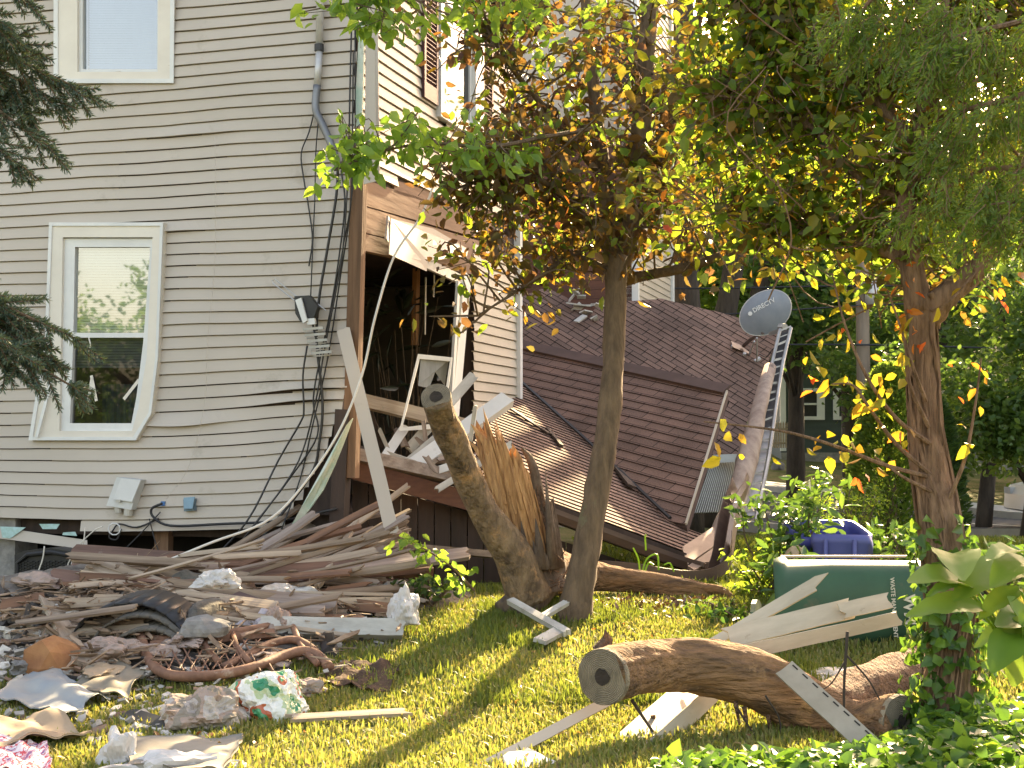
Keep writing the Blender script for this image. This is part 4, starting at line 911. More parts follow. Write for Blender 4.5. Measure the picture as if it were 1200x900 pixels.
# utility box, outlet
ub = empty('utility_box', HL(150, 582, .08), 'pale grey utility box hanging tilted on the siding', 'utility box')
bx = [HL(143, 559, .05), HL(171, 562, .05), HL(160, 597, .05), HL(131, 592, .05)]
mb = MB(); mb.prism(bx, NL * .09); mb.build('case', mat('utility_grey', (.62, .63, .62), (.52, .53, .52), .5, (5, 5, 5)), ub)
mb = MB(); mb.prism([HL(143, 561, .145), HL(166, 563, .145), HL(156, 588, .145), HL(134, 585, .145)], NL * .02); mb.build('lid', m_white, ub)
mb = MB(); mb.tube([HL(138, 592, .1), HL(139, 601, .1)], .035, 10); mb.tube([HL(151, 594, .1), HL(150, 604, .1)], .04, 10); mb.box(HL(139, 587, .17), UL * .02, Zv * .012, NL * .005); mb.build('conduit_hub', mat('putty_plastic', (.5, .48, .42), (.4, .38, .33), .6), ub)
ol = empty('outdoor_outlet', HL(225, 592, .05), 'small blue grey outlet box on the lower siding', 'outlet')
mb = MB(); mb.prism([HL(218, 585, .04), HL(231, 584, .04), HL(231, 598, .04), HL(219, 599, .04)], NL * .05); mb.build('box', mat('blue_grey_box', (.16, .23, .29), (.12, .18, .22), .5), ol)
mb = MB(); mb.prism([HL(216, 583, .092), HL(229, 582, .092), HL(226, 596, .11), HL(216, 596, .11)], NL * .012); mb.build('cover', mat('blue_cover', (.20, .33, .42), (.18, .28, .36), .45), ol)
oc = MB(); oc.box(HL(192, 590, .05), UL * .02, Zv * .02, NL * .02); tag(oc.build('cable_connector', mat('blue_connector', (.08, .2, .45), None, .5)), 'tiny blue cable connector on the siding right of the utility box', 'connector')
# service mast
smt = empty('service_mast', HL(376, 60, .1), 'galvanised electric service mast bent over against the siding', 'service mast')
mb = MB(); mb.tube([HL(377, -200, .09), HL(376, -20, .09), HL(374, 55, .09)], .033, 12); mb.tube([HL(374, 60, .09), HL(371.5, 103, .09)], .031, 12); mb.build('pipe', m_steel, smt, True)
mb = MB(); mb.tube(spline([HL(371.5, 100, .09), HL(370, 128, .1), HL(378, 146, .1), HL(389, 172, .1), HL(396, 194, .1)], 5), .034, 12); mb.build('bent_pipe', m_brown if False else mat('dull_conduit', (.22, .23, .25), (.16, .165, .18), .45, metal=.5), smt, True)
mb = MB(); mb.tube([HL(374, 52, .09), HL(374, 60, .09)], .042, 12); mb.build('clamp', m_black, smt)
for k, (pts, r_, lb) in enumerate([
 ([(369, 128), (362, 155), (353, 180), (356, 210), (362, 245), (366, 280), (362, 312)], .007, 'thin cable hanging left of the mast down the siding'),
 ([(373, 140), (370, 180), (369, 230), (367, 275), (364, 350)], .006, 'thin cable hanging straight from the mast bend'),
 ([(396, 190), (394, 230), (384, 290), (374, 350), (371, 400), (378, 470), (374, 520), (362, 560), (300, 640)], .013, 'thickest black service cable hanging down to the heap'),
 ([(400, 200), (404, 240), (396, 310), (386, 370), (375, 420), (367, 470), (372, 510), (340, 560), (290, 625)], .008, 'black cable crossing the antenna wires'),
 ([(412, 30), (410, 110), (408, 200), (402, 290), (392, 350), (380, 410), (370, 470), (350, 540), (310, 600), (262, 660)], .008, 'black cable running down the house corner'),
 ([(414, 60), (413, 160), (411, 240), (398, 330), (384, 420), (366, 500), (352, 560), (330, 620)], .007, 'slender black cable nearest the torn corner edge'),
 ([(416, 30), (415, 200), (400, 300), (380, 400)], .006, 'short black cable beside the corner foam'),
 ([(360, 405), (355, 440), (356, 480), (352, 495), (326, 540), (290, 610), (240, 665)], .009, 'black coax cable dropping from the antenna'),
 ([(395, 596), (330, 610), (260, 614), (200, 616), (180, 606), (178, 596), (190, 590)], .012, 'black cable along the bottom edge of the siding'),
 ([(186, 608), (160, 618), (140, 614), (132, 622), (128, 630), (137, 632), (142, 620)], .008, 'black cable looping under the utility box'),
 ([(188, 600), (165, 625), (140, 650)], .006, 'dark cable slanting below the utility box'),
 ([(175, 608), (182, 635), (190, 655)], .006, 'dark cable hanging under the siding edge'),
 ([(252, 160), (252, 300), (243, 400), (240, 470), (222, 545), (195, 585)], .0022, 'hair thin string hanging down the siding middle')]):
    mb = MB(); mb.tube(spline([HL(x, y, .07 + .012 * k % .05) if not (y > 560 and k in (2, 3, 4, 5, 7)) else HL(x, y, .32) for x, y in pts], 5), r_, 6)
    tag(mb.build('hanging_cable', m_black if k != 12 else m_siding, None, True), lb, 'cable')
mb = MB(); mb.tube(spline([P(518, 188, 12.9), P(495, 250, 12.7), P(462, 300, 12.5), P(440, 370, 12.2), P(424, 440, 12.1), P(395, 510, 11.9), P(350, 575, 11.8), P(310, 612, 11.6), P(250, 635, 11.4), P(180, 662, 11.3), P(120, 672, 11.2), P(90, 700, 11.2), P(75, 722, 11.1)], 6), .011, 6)
tag(mb.build('white_cable', m_trim, None, True), 'long white cable drooping from the torn wall to the heap', 'cable')
for pts, lb in (([(100, 618), (96, 640), (80, 660), (78, 690), (72, 715)], 'white wire hanging below the siding at far left'), ([(120, 617), (110, 622), (92, 640), (84, 660), (82, 690), (70, 722)], 'pale looped wire hanging beside the black bin')):
    mb = MB(); mb.tube(spline([HL(x, y, .35) for x, y in pts], 5), .006, 5); tag(mb.build('white_wire', m_trim, None, True), lb, 'wire')
mb = MB(); mb.tube([HL(134 + 7 * math.cos(t * .63), 620 + 7 * math.sin(t * .63), .2) for t in range(11)], .006, 5); tag(mb.build('wire_loop', m_white, None, True), 'small white wire ring hanging at the siding edge', 'wire')
mb = MB(); mb.tube(spline([HL(52, 640, .3), HL(50, 655, .3), HL(44, 672, .3)], 4), .007, 5); tag(mb.build('wire_stub', m_trim, None, True), 'short frayed wire dangling in front of the black bin', 'wire')
# antenna
an = empty('tv_antenna', HL(362, 365, .15), 'small silver and black antenna tangled in the cables', 'antenna')
AP = lambda x, y, o=.15: HL(x, y, o)
mb = MB(); mb.tube(spline([AP(346, 350), AP(320, 328), AP(319, 332), AP(344, 354)], 5) if False else [AP(348, 348), AP(322, 327), AP(319, 329), AP(320, 332), AP(345, 352)], .006, 6); mb.build('loop', m_steel, an)
mb = MB(); mb.tube([AP(365, 350), AP(382, 364)], .005, 5); mb.build('rod', m_steel, an)
mb = MB(); mb.prism([AP(349, 348), AP(366, 347), AP(376, 360), AP(372, 372), AP(356, 378), AP(350, 368)], NL * .07); mb.build('housing', m_black, an)
mb = MB(); mb.prism([AP(347, 352, .23), AP(354, 349, .23), AP(361, 376, .23), AP(356, 379, .23)], NL * .02); mb.prism([AP(360, 374, .2), AP(370, 373, .2), AP(371, 380, .2), AP(362, 381, .2)], NL * .03); mb.build('bracket', m_white, an)
mb = MB(); mb.tube([AP(366, 378, .17), AP(374, 414, .17)], .01, 6); mb.build('boom', m_black, an)
mb = MB()
for i in range(5):
    a = AP(355 + i * 2.5, 386 + i * 7, .16); b = AP(379 + i * 2.5, 384 + i * 7, .2); mb.bar(a, b, .022, .012, NL); mb.bar(AP(357 + i * 2.5, 389.5 + i * 7, .22), AP(377 + i * 2.5, 388 + i * 7, .12), .012, .01, NL)
mb.build('element', m_alu, an)

# ---- soft things
def patt(name, cols, scale, rough=.5, spec=.5, trans=0):
    m, nt, b, N, L = mk(name); b.inputs['Roughness'].default_value = rough; b.inputs['Specular IOR Level'].default_value = spec
    tc = N.new('ShaderNodeTexCoord'); no = N.new('ShaderNodeTexNoise'); no.inputs['Scale'].default_value = scale; no.inputs['Detail'].default_value = 1.5; L.new(tc.outputs['Object'], no.inputs[0])
    n3 = N.new('ShaderNodeTexNoise'); n3.inputs['Scale'].default_value = 26; n3.inputs['Detail'].default_value = 6; n3.noise_type = 'RIDGED_MULTIFRACTAL'; L.new(tc.outputs['Object'], n3.inputs[0]); bp = N.new('ShaderNodeBump'); bp.inputs['Distance'].default_value = .02; bp.inputs['Strength'].default_value = .5; L.new(n3.outputs[0], bp.inputs['Height']); L.new(bp.outputs[0], b.inputs['Normal'])
    cr = N.new('ShaderNodeValToRGB'); cr.color_ramp.interpolation = 'CONSTANT'; el = cr.color_ramp.elements
    while len(el) < len(cols): el.new(.5)
    for i, c in enumerate(cols): el[i].position = 0 if i == 0 else .3 + .4 * i / len(cols); el[i].color = (*c, 1)
    L.new(no.outputs[0], cr.inputs[0]); L.new(cr.outputs[0], b.inputs['Base Color']); return m
m_bagp = patt('printed_bag', [(.03, .22, .10), (.45, .52, .30), (.70, .70, .62), (.72, .72, .66), (.45, .12, .05), (.06, .28, .12), (.55, .58, .36)], 6, .25, .6)
m_cloth1 = patt('striped_cloth', [(.30, .26, .23), (.42, .37, .33), (.25, .22, .18), (.36, .28, .23), (.44, .40, .36)], 5, .9, .1)
m_red = patt('red_print_cloth', [(.72, .66, .66), (.75, .7, .7), (.55, .10, .12), (.70, .64, .66), (.30, .16, .28)], 22, .9, .1)
m_plast = mat('white_plastic_film', (.60, .58, .56), (.42, .40, .38), .3, (9, 9, 9), 5, .2, blotch=((.45, .36, .30), 9, .62))
m_pinkin = mat('pink_insulation', (.40, .29, .24), (.26, .22, .19), .95, (14, 14, 14), 8, .8, (40, 40, 40), blotch=((.25, .2, .17), 9, .6))
m_card = mat('card_sheet', (.42, .32, .21), (.32, .24, .16), .85, (4, 4, 4), 6, .2, blotch=((.28, .2, .13), 5, .66))
m_carp = mat('grey_carpet', (.15, .14, .12), (.09, .085, .075), 1, (20, 20, 20), 8, .6, (50, 50, 50), blotch=((.26, .23, .19), 5, .6))
m_foamo = mat('orange_foam', (.34, .17, .07), (.24, .11, .05), .95, (8, 8, 8), 7, .5)
m_grocks = mat('grey_stone', (.27, .26, .24), (.16, .155, .15), .95, (8, 8, 8), 8, .6)
crumple('plastic_bag', GM(316, 842), (.26, .22, .21), m_bagp, 'green and white printed plastic bag stuffed full on the lawn', 'bag', .28, 5, 2, 1.3)
crumple('cloth_bundle', GM(240, 852), (.22, .2, .14), m_cloth1, 'crumpled striped cloth bundle left of the printed bag', 'cloth', .5, 5, 4, 1.5)
crumple('insulation_clump', GM(215, 750), (.34, .14, .05), m_pinkin, 'pinkish insulation clump behind the bed frame', 'insulation', .6, 5, 5)
crumple('insulation_clump', GM(130, 778), (.30, .16, .11), m_pinkin, 'pinkish grey insulation clump left of the bed frame', 'insulation', .6, 5, 6)
crumple('cloth_bundle', GM(300, 752) + V((0, .2, 0)), (.17, .12, .12), mat('lilac_cloth', (.50, .47, .52), (.42, .38, .42), .9), 'pale lilac cloth heap inside the bed frame', 'cloth', .5, 4, 7)
crumple('insulation_clump', GM(325, 742), (.15, .1, .12), m_pinkin, 'pinkish torn batt at the right end of the bed frame', 'insulation', .5, 5, 8)
crumple('plastic_film', GM(265, 700, .2) + V((0, -.3, .1)), (.16, .1, .09), m_plast, 'small white plastic film wad on the slanting boards', 'plastic film', .6, 4, 9)
crumple('plastic_film', GM(335, 715), (.22, .12, .15), m_plast, 'white crumpled plastic film above the whitish rail', 'plastic film', .6, 4, 10)
crumple('plastic_film', P(475, 730, 10.4), (.13, .10, .18), m_plast, 'torn white plastic film hooked on the rail end', 'plastic film', .42, 4, 11)
crumple('plastic_film', GM(140, 905), (.10, .08, .14), m_plast, 'white torn plastic film on the sunny grass at bottom left', 'plastic film', .5, 4, 12)
crumple('plastic_film', GM(205, 912), (.28, .10, .08), m_plast, 'whitish torn film in front of the grey slab', 'plastic film', .7, 4, 13)
crumple('rolled_blanket', GM(245, 728), (.34, .13, .12), m_carp, 'grey brown rolled rug lying above the bed frame', 'rug', .15, 4, 14, ridge=False)
crumple('rolled_blanket', GM(220, 700), (.22, .13, .15), m_carp, 'short grey rolled rug end below the slanting boards', 'rug', .2, 4, 15, ridge=False)
crumple('plastic_sheet', GM(985, 795), (.21, .14, .05), m_plast, 'white crumpled lid on the grass below the green bin', 'plastic lid', .4, 4, 16)
crumple('foam_block', GM(62, 790), (.24, .17, .19), m_foamo, 'orange brown foam block under the split board', 'foam block', .30, 2, 17, 1.5, ridge=False)
crumple('rag', GM(455, 805) + V((-.5, -.2, 0)), (.14, .09, .06), m_pinkin, 'little tan rag at the tip of the bed frame', 'rag', .6, 4, 18)
crumple('stone_block', GM(240, 745, .1), (.17, .13, .10), m_grocks, 'angular grey concrete lump behind the bed frame', 'stone', .22, 3, 19, 1.6, ridge=False)
crumple('stone_block', GM(465, 705), (.18, .13, .13), m_grocks, 'blue grey stone near the tip of the longest beam', 'stone', .35, 2, 20, 1.3, ridge=False)
for i in range(30):
    px, py = (rnd.uniform(0, 330), rnd.uniform(700, 810)) if i < 22 else (rnd.uniform(20, 470), rnd.uniform(680, 745))
    s = rnd.uniform(.05, .13); crumple('debris_scrap', GM(px, py, .02), (s * rnd.uniform(1, 2), s, s * rnd.uniform(.3, .6)), rnd.choice([m_plast, m_cloth1, m_carp, m_pinkin, m_grocks, m_card, m_dirtywhite]), 'small crumpled scrap half buried in the rubble heap', 'scrap', .6, 3, 30 + i, group='crumpled scraps in the rubble heap')
sheet('sheet_metal', [(-10, 815), (70, 838), (130, 815), (55, 780)], mat('blue_grey_sheet', (.22, .26, .30), (.32, .32, .30), .55, (3, 3, 3), 7, .2, blotch=((.2, .15, .12), 7, .66)), 'blue grey wrinkled sheet on the ground at far left', 'sheet', .06, .07, sd=1, edge=.06, freq=2.5)
sheet('vinyl_flooring', [(75, 808), (150, 815), (175, 780), (120, 775)], mat('drab_sheet', (.25, .22, .17), (.18, .16, .12), .7, (3, 3, 3), 7, .2, blotch=((.1, .08, .06), 7, .6)), 'drab brown torn flooring sheet right of the blue grey one', 'sheet', .06, .06, sd=2, edge=.06, freq=2.5)
sheet('cardboard_sheet', [(-40, 862), (10, 878), (108, 862), (60, 838)], m_card, 'warm tan bowed cardboard sheet at the left edge', 'cardboard', .05, .10, th=.01, sd=3, edge=.03, freq=2)
sheet('printed_cloth', [(-30, 912), (62, 912), (55, 872), (-30, 862)], m_red, 'white cloth with red print lying at the bottom left corner', 'cloth', .06, .07, sd=4, freq=4, edge=.05)
sheet('cement_board', [(148, 900), (262, 905), (285, 862), (160, 866)], mat('grey_cement_board', (.27, .25, .21), (.19, .175, .15), .9, (3, 3, 3), 7, .3), 'grey rounded slab lying on the sunny grass', 'slab', .05, .05, th=.02, sd=5, edge=.05, freq=2)
sheet('white_sheet', [(600, 925), (655, 925), (650, 885), (612, 880)], m_white, 'small white panel at the bottom of the lawn', 'panel', .03, .03, sd=6, edge=.08) if False else None
sheet('plastic_sheet', [(370, 800), (455, 812), (470, 780), (400, 775)], m_dirt, 'patch of dark torn turf beside the bed frame', 'turf patch', .03, .05, sd=7, edge=.12, freq=5)
# bent carpet roll (nested arches)
cr_ = empty('carpet_roll', GM(150, 770), 'dark grey carpet bent into nested arches in the rubble', 'carpet')
for k, (rx, rz, yo) in enumerate(((.42, .36, 0), (.34, .28, -.06), (.27, .2, -.14))):
    mb = MB(); c = GM(145 + k * 14, 760) + V((0, .1 + yo, -.06)); pts = [c + V((-rx * math.cos(t * math.pi / 14), .0 + .02 * math.sin(t), rz * math.sin(t * math.pi / 14))) for t in range(15)]
    for i in range(14): a, b = pts[i], pts[i + 1]; mb.prism([a, b, b + V((.05, .45, .04)), a + V((.05, .45, .04))], (0, 0, -.02))
    mb.build('carpet_layer', m_carp if k else m_black, cr_, True)
sk = empty('oval_tray', GM(172, 845), 'narrow dark oval tray with a pale rim in the grass', 'tray')
mb = MB(); a, b = GM(152, 838, .05), GM(192, 850, .05); d = (b - a).normalized(); e = V((-d.y, d.x, .3)) * .05; pts = []
for i in range(16): th = math.pi * i / 15; pts.append(b + d * .06 * math.sin(th) + e * math.cos(th))
for i in range(16): th = math.pi * i / 15; pts.append(a - d * .06 * math.sin(th) - e * math.cos(th))
mb.prism(pts, (0, 0, .012)); mb.build('base', m_black, sk)
mb = MB(); mb.tube(pts + [pts[0]], .01, 6); mb.build('rim', m_trim, sk)
# ------------------------------------------------------------------ leaves and trees
NR_ = np.random.RandomState(11)
def leafmesh(name, C_, size, m, parent=None, wid=.5, droop=.3, fold=.25, var=.35, up=.6, blunt=.8, dirs=None, nrm_=None):
    C_ = np.asarray(C_, float); n = len(C_)
    d = NR_.normal(size=(n, 3)); d[:, 2] = d[:, 2] * .6 - droop
    if dirs is not None: d = d * .5 + np.asarray(dirs)
    d /= np.linalg.norm(d, axis=1)[:, None]
    q = NR_.normal(size=(n, 3)); q[:, 2] += up * 1.5
    if nrm_ is not None: q = q * .35 + np.asarray(nrm_)
    q -= d * (q * d).sum(1)[:, None]; q /= np.linalg.norm(q, axis=1)[:, None]; s = np.cross(q, d)
    L = (size * (1 + var * NR_.uniform(-1, 1, n)))[:, None]; W = L * wid * .5; f = q * W * fold
    vv = np.stack([C_, C_ + d * L * .28 + s * W * .95 + f, C_ + d * L * .65 + s * W * blunt + f, C_ + d * L - q * L * .08, C_ + d * L * .65 - s * W * blunt + f, C_ + d * L * .28 - s * W * .95 + f], 1).reshape(-1, 3)
    me = bpy.data.meshes.new(name); me.vertices.add(6 * n); me.vertices.foreach_set('co', vv.ravel())
    idx = (np.arange(n)[:, None] * 6 + np.array([0, 1, 2, 3, 0, 3, 4, 5])[None]).ravel()
    me.loops.add(8 * n); me.loops.foreach_set('vertex_index', idx); me.polygons.add(2 * n)
    me.polygons.foreach_set('loop_start', np.arange(2 * n) * 4); me.update(calc_edges=True); me.materials.append(m)
    o = bpy.data.objects.new(name, me); COL.objects.link(o)
    if parent: o.parent = parent; o.matrix_parent_inverse = parent.matrix_basis.inverted()
    return o
def twigs(mb, limbpts, clumps, seed, leafstep=.06, spread=.07, r0=.012, sub=3):
    """twigs grow from the nearest limb point into each clump; returns leaf positions"""
    r = random.Random(seed); out = []
    for (c, rad, nt_, nl) in clumps:
        c = V(c)
        for i in range(nt_):
            e = V((r.gauss(0, .5), r.gauss(0, .5), r.gauss(0, .5))); t = c + V((e.x * rad[0], e.y * rad[1], e.z * rad[2]))
            near = min(limbpts, key=lambda p: (p - t).length + r.uniform(0, .5)); mid = near.lerp(t, .5) + V((r.gauss(0, .12), r.gauss(0, .12), r.gauss(0, .10) + .08))
            pts = spline([near, mid, t], 4)
            if (t - near).length > .1: mb.tube(pts, lerpn([r0, r0 * .3], len(pts)), 4, cap=False)
            nseg = len(pts)
            for k in range(nl):
                u = 1 - abs(r.gauss(0, .38)); u = max(.15, min(1, u)); j = u * (nseg - 1); a = int(min(j, nseg - 2)); p = pts[a].lerp(pts[a + 1], j - a)
                out.append((p.x + r.gauss(0, spread), p.y + r.gauss(0, spread), p.z + r.gauss(0, spread)))
    return out
def treething(name, base, label, limbs, clumps, size, mleaf, mbark, seed, group=None, cat='tree', spread=.08, seg=12, twigm=None, lf=dict(), extra=None, jit=.18, r0=.012):
    t = empty(name, base, label, cat, group); mb = MB(); lp = []
    for k, (pts, rad) in enumerate(limbs):
        s = spline(pts, 6); mb.tube(s, lerpn(rad, len(s)), seg if k == 0 else 8, jit, sd=seed + k)
        if k: lp += s[2:]
        else: lp += s[-6:]
    mb.build('trunk', mbark, t, True)
    mb = MB(); L = twigs(mb, lp, clumps, seed, spread=spread, r0=r0); mb.build('twigs', twigm or mbark, t)
    if isinstance(mleaf, (list, tuple)):
        L = np.array(L); NR_.shuffle(L); tot = sum(f for _, f in mleaf); a = 0
        for mm, f in mleaf:
            b = a + int(len(L) * f / tot); leafmesh('foliage', L[a:b], size, mm, t, **lf); a = b
    else: leafmesh('foliage', L, size, mleaf, t, **lf)
    return t, lp
m_bark = mat('grey_brown_bark', (.17, .12, .075), (.085, .06, .04), .95, (16, 16, 4), 9, 1., (42, 42, 9), blotch=((.14, .15, .08), 3, .62), dist=.02)
m_bark2 = mat('shaggy_bark', (.27, .17, .105), (.11, .065, .04), .95, (26, 26, 4), 9, 1., (48, 48, 6), blotch=((.33, .22, .14), 5, .62), dist=.035)
m_barkd = mat('dark_bark', (.07, .055, .042), (.035, .028, .022), .95, (9, 9, 2), 8, .8, (20, 20, 4), dist=.03)
m_lplum = leafmat('plum_leaf', [(.06, .035, .028), (.09, .05, .026), (.07, .07, .026), (.15, .085, .018), (.06, .036, .03)], .5, 2.6)
m_lgold = leafmat('gold_leaf', [(.34, .27, .03), (.28, .30, .03), (.36, .17, .03), (.24, .30, .03)], .55, 1.3)
m_lgreen = leafmat('green_leaf', [(.06, .11, .02), (.09, .15, .022), (.12, .18, .03), (.16, .19, .02)], .6, 2.6)
m_llime = leafmat('lime_leaf', [(.12, .22, .035), (.16, .27, .05), (.20, .30, .05), (.14, .24, .04)], .5, 1.8)
m_ldark = leafmat('deep_green_leaf', [(.022, .048, .018), (.035, .07, .02), (.05, .09, .024), (.03, .06, .02)], .35, 2.2)
m_lbrown = leafmat('olive_brown_leaf', [(.055, .045, .018), (.09, .06, .018), (.06, .07, .018), (.10, .10, .02)], .5, 2.6)
m_livy = leafmat('ivy_leaf', [(.04, .09, .02), (.06, .13, .025), (.09, .17, .03), (.13, .22, .03)], .4, 2.0, .35)
m_lred = leafmat('red_leaf', [(.45, .08, .03), (.5, .2, .03)], .6, 1.4)
m_cedar = leafmat('cedar_spray', [(.065, .12, .025), (.09, .15, .03), (.13, .17, .035), (.07, .12, .035)], .5, 2.6)
m_spruce = leafmat('spruce_needle', [(.06, .10, .075), (.08, .125, .095), (.10, .15, .10), (.13, .15, .07)], .2, 1.6)
# ---- slender plum-leaved tree in the middle
base = G(674, 728)
yb = base.y; T1 = [P(672, 740, yb), P(676, 705, yb), P(688, 640, yb + .05), P(702, 560, yb + .1), P(712, 500, yb + .15), P(718, 430, yb + .25), P(721, 360, yb + .35), P(722, 300, yb + .4)]
limbs = [(T1, [.165, .125, .105, .095, .088, .085, .088, .09]),
 ([P(724, 330, 11.9), P(760, 322, 11.8), P(810, 312, 11.6), P(870, 290, 11.3), P(930, 270, 11.0)], [.055, .045, .04, .03, .015]),
 ([P(722, 315, 11.9), P(712, 240, 11.95), P(700, 150, 12.1), P(690, 40, 12.3), P(680, -80, 12.4)], [.09, .075, .06, .05, .03]),
 ([P(724, 310, 11.9), P(745, 240, 11.8), P(752, 150, 11.7), P(758, 60, 11.6), P(770, -80, 11.5)], [.10, .085, .08, .07, .04]),
 ([P(726, 300, 11.9), P(770, 220, 12.1), P(790, 120, 12.3), P(820, 20, 12.4), P(840, -80, 12.5)], [.07, .05, .045, .035, .03]),
 ([P(718, 300, 11.9), P(680, 250, 11.6), P(640, 215, 11.3), P(600, 205, 11.1), P(550, 215, 10.9)], [.05, .035, .028, .02, .01]),
 ([P(715, 318, 11.9), P(670, 300, 11.7), P(640, 320, 11.5), P(600, 345, 11.3), P(560, 370, 11.2)], [.035, .025, .018, .012, .008]),
 ([P(700, 200, 12), P(650, 140, 11.8), P(600, 80, 11.6), P(570, 30, 11.5)], [.04, .03, .02, .01])]
def cl(px, py, Y, rx, ry, rz, n, l): return (P(px, py, Y), (rx, ry, rz), int(n * (.78 if Y > 10.9 else 1)), l)
clumps = [cl(600, 60, 11.6, .6, .7, .6, 30, 15), cl(650, 130, 11.7, .8, .9, .7, 50, 16), cl(590, 180, 11.3, .65, .7, .5, 38, 16), cl(560, 245, 11.0, .45, .5, .5, 26, 15),
 cl(570, 320, 11.2, .32, .5, .55, 14, 9), cl(620, 290, 11.5, .6, .7, .45, 30, 14), cl(660, 220, 11.7, .8, .9, .6, 50, 15), cl(730, 60, 12.0, .9, 1, .8, 60, 14), cl(690, 300, 11.6, .6, .7, .3, 26, 14),
 cl(760, 180, 11.8, .8, 1, .8, 55, 15), cl(820, 100, 12.1, .8, 1, .8, 46, 16), cl(840, 230, 11.6, .8, .9, .6, 44, 15), cl(900, 260, 11.2, .7, .7, .4, 28, 14), cl(780, 270, 11.8, .6, .6, .25, 22, 12), cl(640, 380, 11.4, .25, .3, .2, 5, 8), cl(700, -60, 12, 1.6, 1.4, .8, 60, 14)]
treething('slender_maple', base, 'slender tree with dark plum and olive leaves in the middle of the lawn', limbs, clumps, .098, [(m_lplum, .58), (m_lgreen, .20), (m_lgold, .05), (m_lbrown, .17)], m_bark, 3, lf=dict(wid=.55, droop=.7), spread=.085)
# ---- light green branch by the corner
ob = empty('leafy_branch', P(560, 170, 10.4), 'light green leafy branch reaching in front of the torn house corner', 'branch')
bl = [[P(700, 150, 11.5), P(640, 160, 10.9), P(575, 172, 10.5), P(500, 168, 10.2), P(440, 180, 9.9), P(392, 200, 9.7)], [P(640, -60, 10.6), P(560, -10, 10.3), P(480, -5, 10.1), P(400, 5, 9.9)]]
mb = MB(); lp = []
for b_ in bl: s = spline(b_, 6); mb.tube(s, lerpn([.02, .005], len(s)), 6); lp += s
L = twigs(mb, lp, [cl(535, 180, 10.4, .35, .4, .12, 11, 8), cl(470, 168, 10.1, .35, .4, .10, 12, 8), cl(430, 185, 9.9, .20, .3, .14, 10, 8), cl(398, 195, 9.8, .12, .2, .14, 8, 5), cl(590, 190, 10.6, .3, .3, .12, 7, 8), cl(430, 8, 10, .35, .3, .12, 14, 8), cl(455, 25, 10, .2, .3, .12, 8, 8), cl(560, 5, 10.3, .4, .3, .15, 18, 9), cl(620, 40, 11, .4, .4, .3, 14, 9)], 5, spread=.05, r0=.006)
mb.build('twigs', m_bark, ob); leafmesh('foliage', L, .115, m_llime, ob, wid=.52, droop=1.0, up=.3)
# ---- shaggy trunk at the right with forks and vines
T2r = [.175, .15, .13, .12, .108, .092, .078, .076, .082]
T2 = [P(1112, 885, 8.0), P(1110, 840, 8.0), P(1112, 760, 8.0), P(1112, 700, 8.0), P(1100, 610, 8.05), P(1086, 520, 8.1), P(1081, 440, 8.1), P(1080, 375, 8.1), P(1080, 345, 8.1)]
limbs = [(T2, T2r),
 ([P(1078, 365, 8.1), P(1068, 310, 8.1), P(1062, 250, 8.1), P(1075, 180, 8.1), P(1085, 90, 8.1), P(1090, -60, 8.0)], [.085, .07, .055, .05, .05, .04]),
 ([P(1086, 375, 8.1), P(1110, 345, 8.05), P(1150, 310, 8.0), P(1175, 255, 7.9), P(1200, 190, 7.8), P(1240, 100, 7.7)], [.08, .075, .06, .05, .04, .03]),
 ([P(1068, 310, 8.1), P(1030, 290, 8.2), P(980, 280, 8.5), P(920, 265, 8.8), P(840, 250, 9.2)], [.045, .035, .028, .018, .01]),
 ([P(1070, 170, 8.1), P(1020, 110, 8.3), P(960, 70, 8.5), P(900, 20, 8.8), P(840, -40, 9)], [.05, .045, .04, .03, .02]),
 ([P(1065, 240, 8.1), P(1000, 200, 8.3), P(950, 150, 8.5), P(890, 120, 8.7), P(830, 110, 9.0)], [.03, .028, .022, .018, .01]),
 ([P(1082, 130, 8.1), P(1130, 80, 7.9), P(1180, 60, 7.8), P(1230, 0, 7.7)], [.03, .025, .02, .01])]
clumps = [cl(860, 60, 9.0, .6, .8, .55, 60, 15), cl(930, 40, 8.8, .55, .8, .5, 60, 15), cl(1000, 60, 8.6, .55, .8, .5, 60, 15), cl(900, 150, 8.9, .6, .8, .5, 60, 15), cl(960, 200, 8.7, .55, .8, .45, 55, 15), cl(850, 210, 9.1, .5, .7, .4, 34, 14),
 cl(1020, 170, 8.4, .45, .7, .5, 42, 14), cl(1130, 180, 8.2, .5, .7, .5, 42, 14), cl(990, 285, 8.5, .55, .6, .28, 44, 13), cl(1050, 280, 8.2, .35, .5, .35, 24, 12), cl(930, 275, 8.8, .4, .5, .22, 22, 13), cl(1150, 260, 8.1, .35, .5, .3, 20, 12), cl(1040, -40, 8.6, 1.2, 1.2, .5, 90, 15), cl(1100, 60, 8.2, .5, .6, .5, 40, 14), cl(1180, 110, 8.2, .5, .6, .6, 50, 14), cl(1190, 10, 8.2, .5, .7, .4, 50, 14), cl(820, -10, 9.2, .6, .8, .5, 40, 14), cl(1120, -60, 8.2, .9, 1, .4, 50, 14), cl(960, 110, 8.8, .5, .7, .5, 40, 14)]
t2, lp2 = treething('vine_covered_tree', G(1112, 872), 'shaggy forked trunk at the right with vines and yellow green leaves', limbs, clumps, .084, [(m_lbrown, .24), (m_lgreen, .58), (m_ldark, .05), (m_lgold, .13)], m_bark2, 21, lf=dict(wid=.6, droop=.5), spread=.075, seg=18, jit=.24, r0=.008)
mb = MB(); r = random.Random(4)
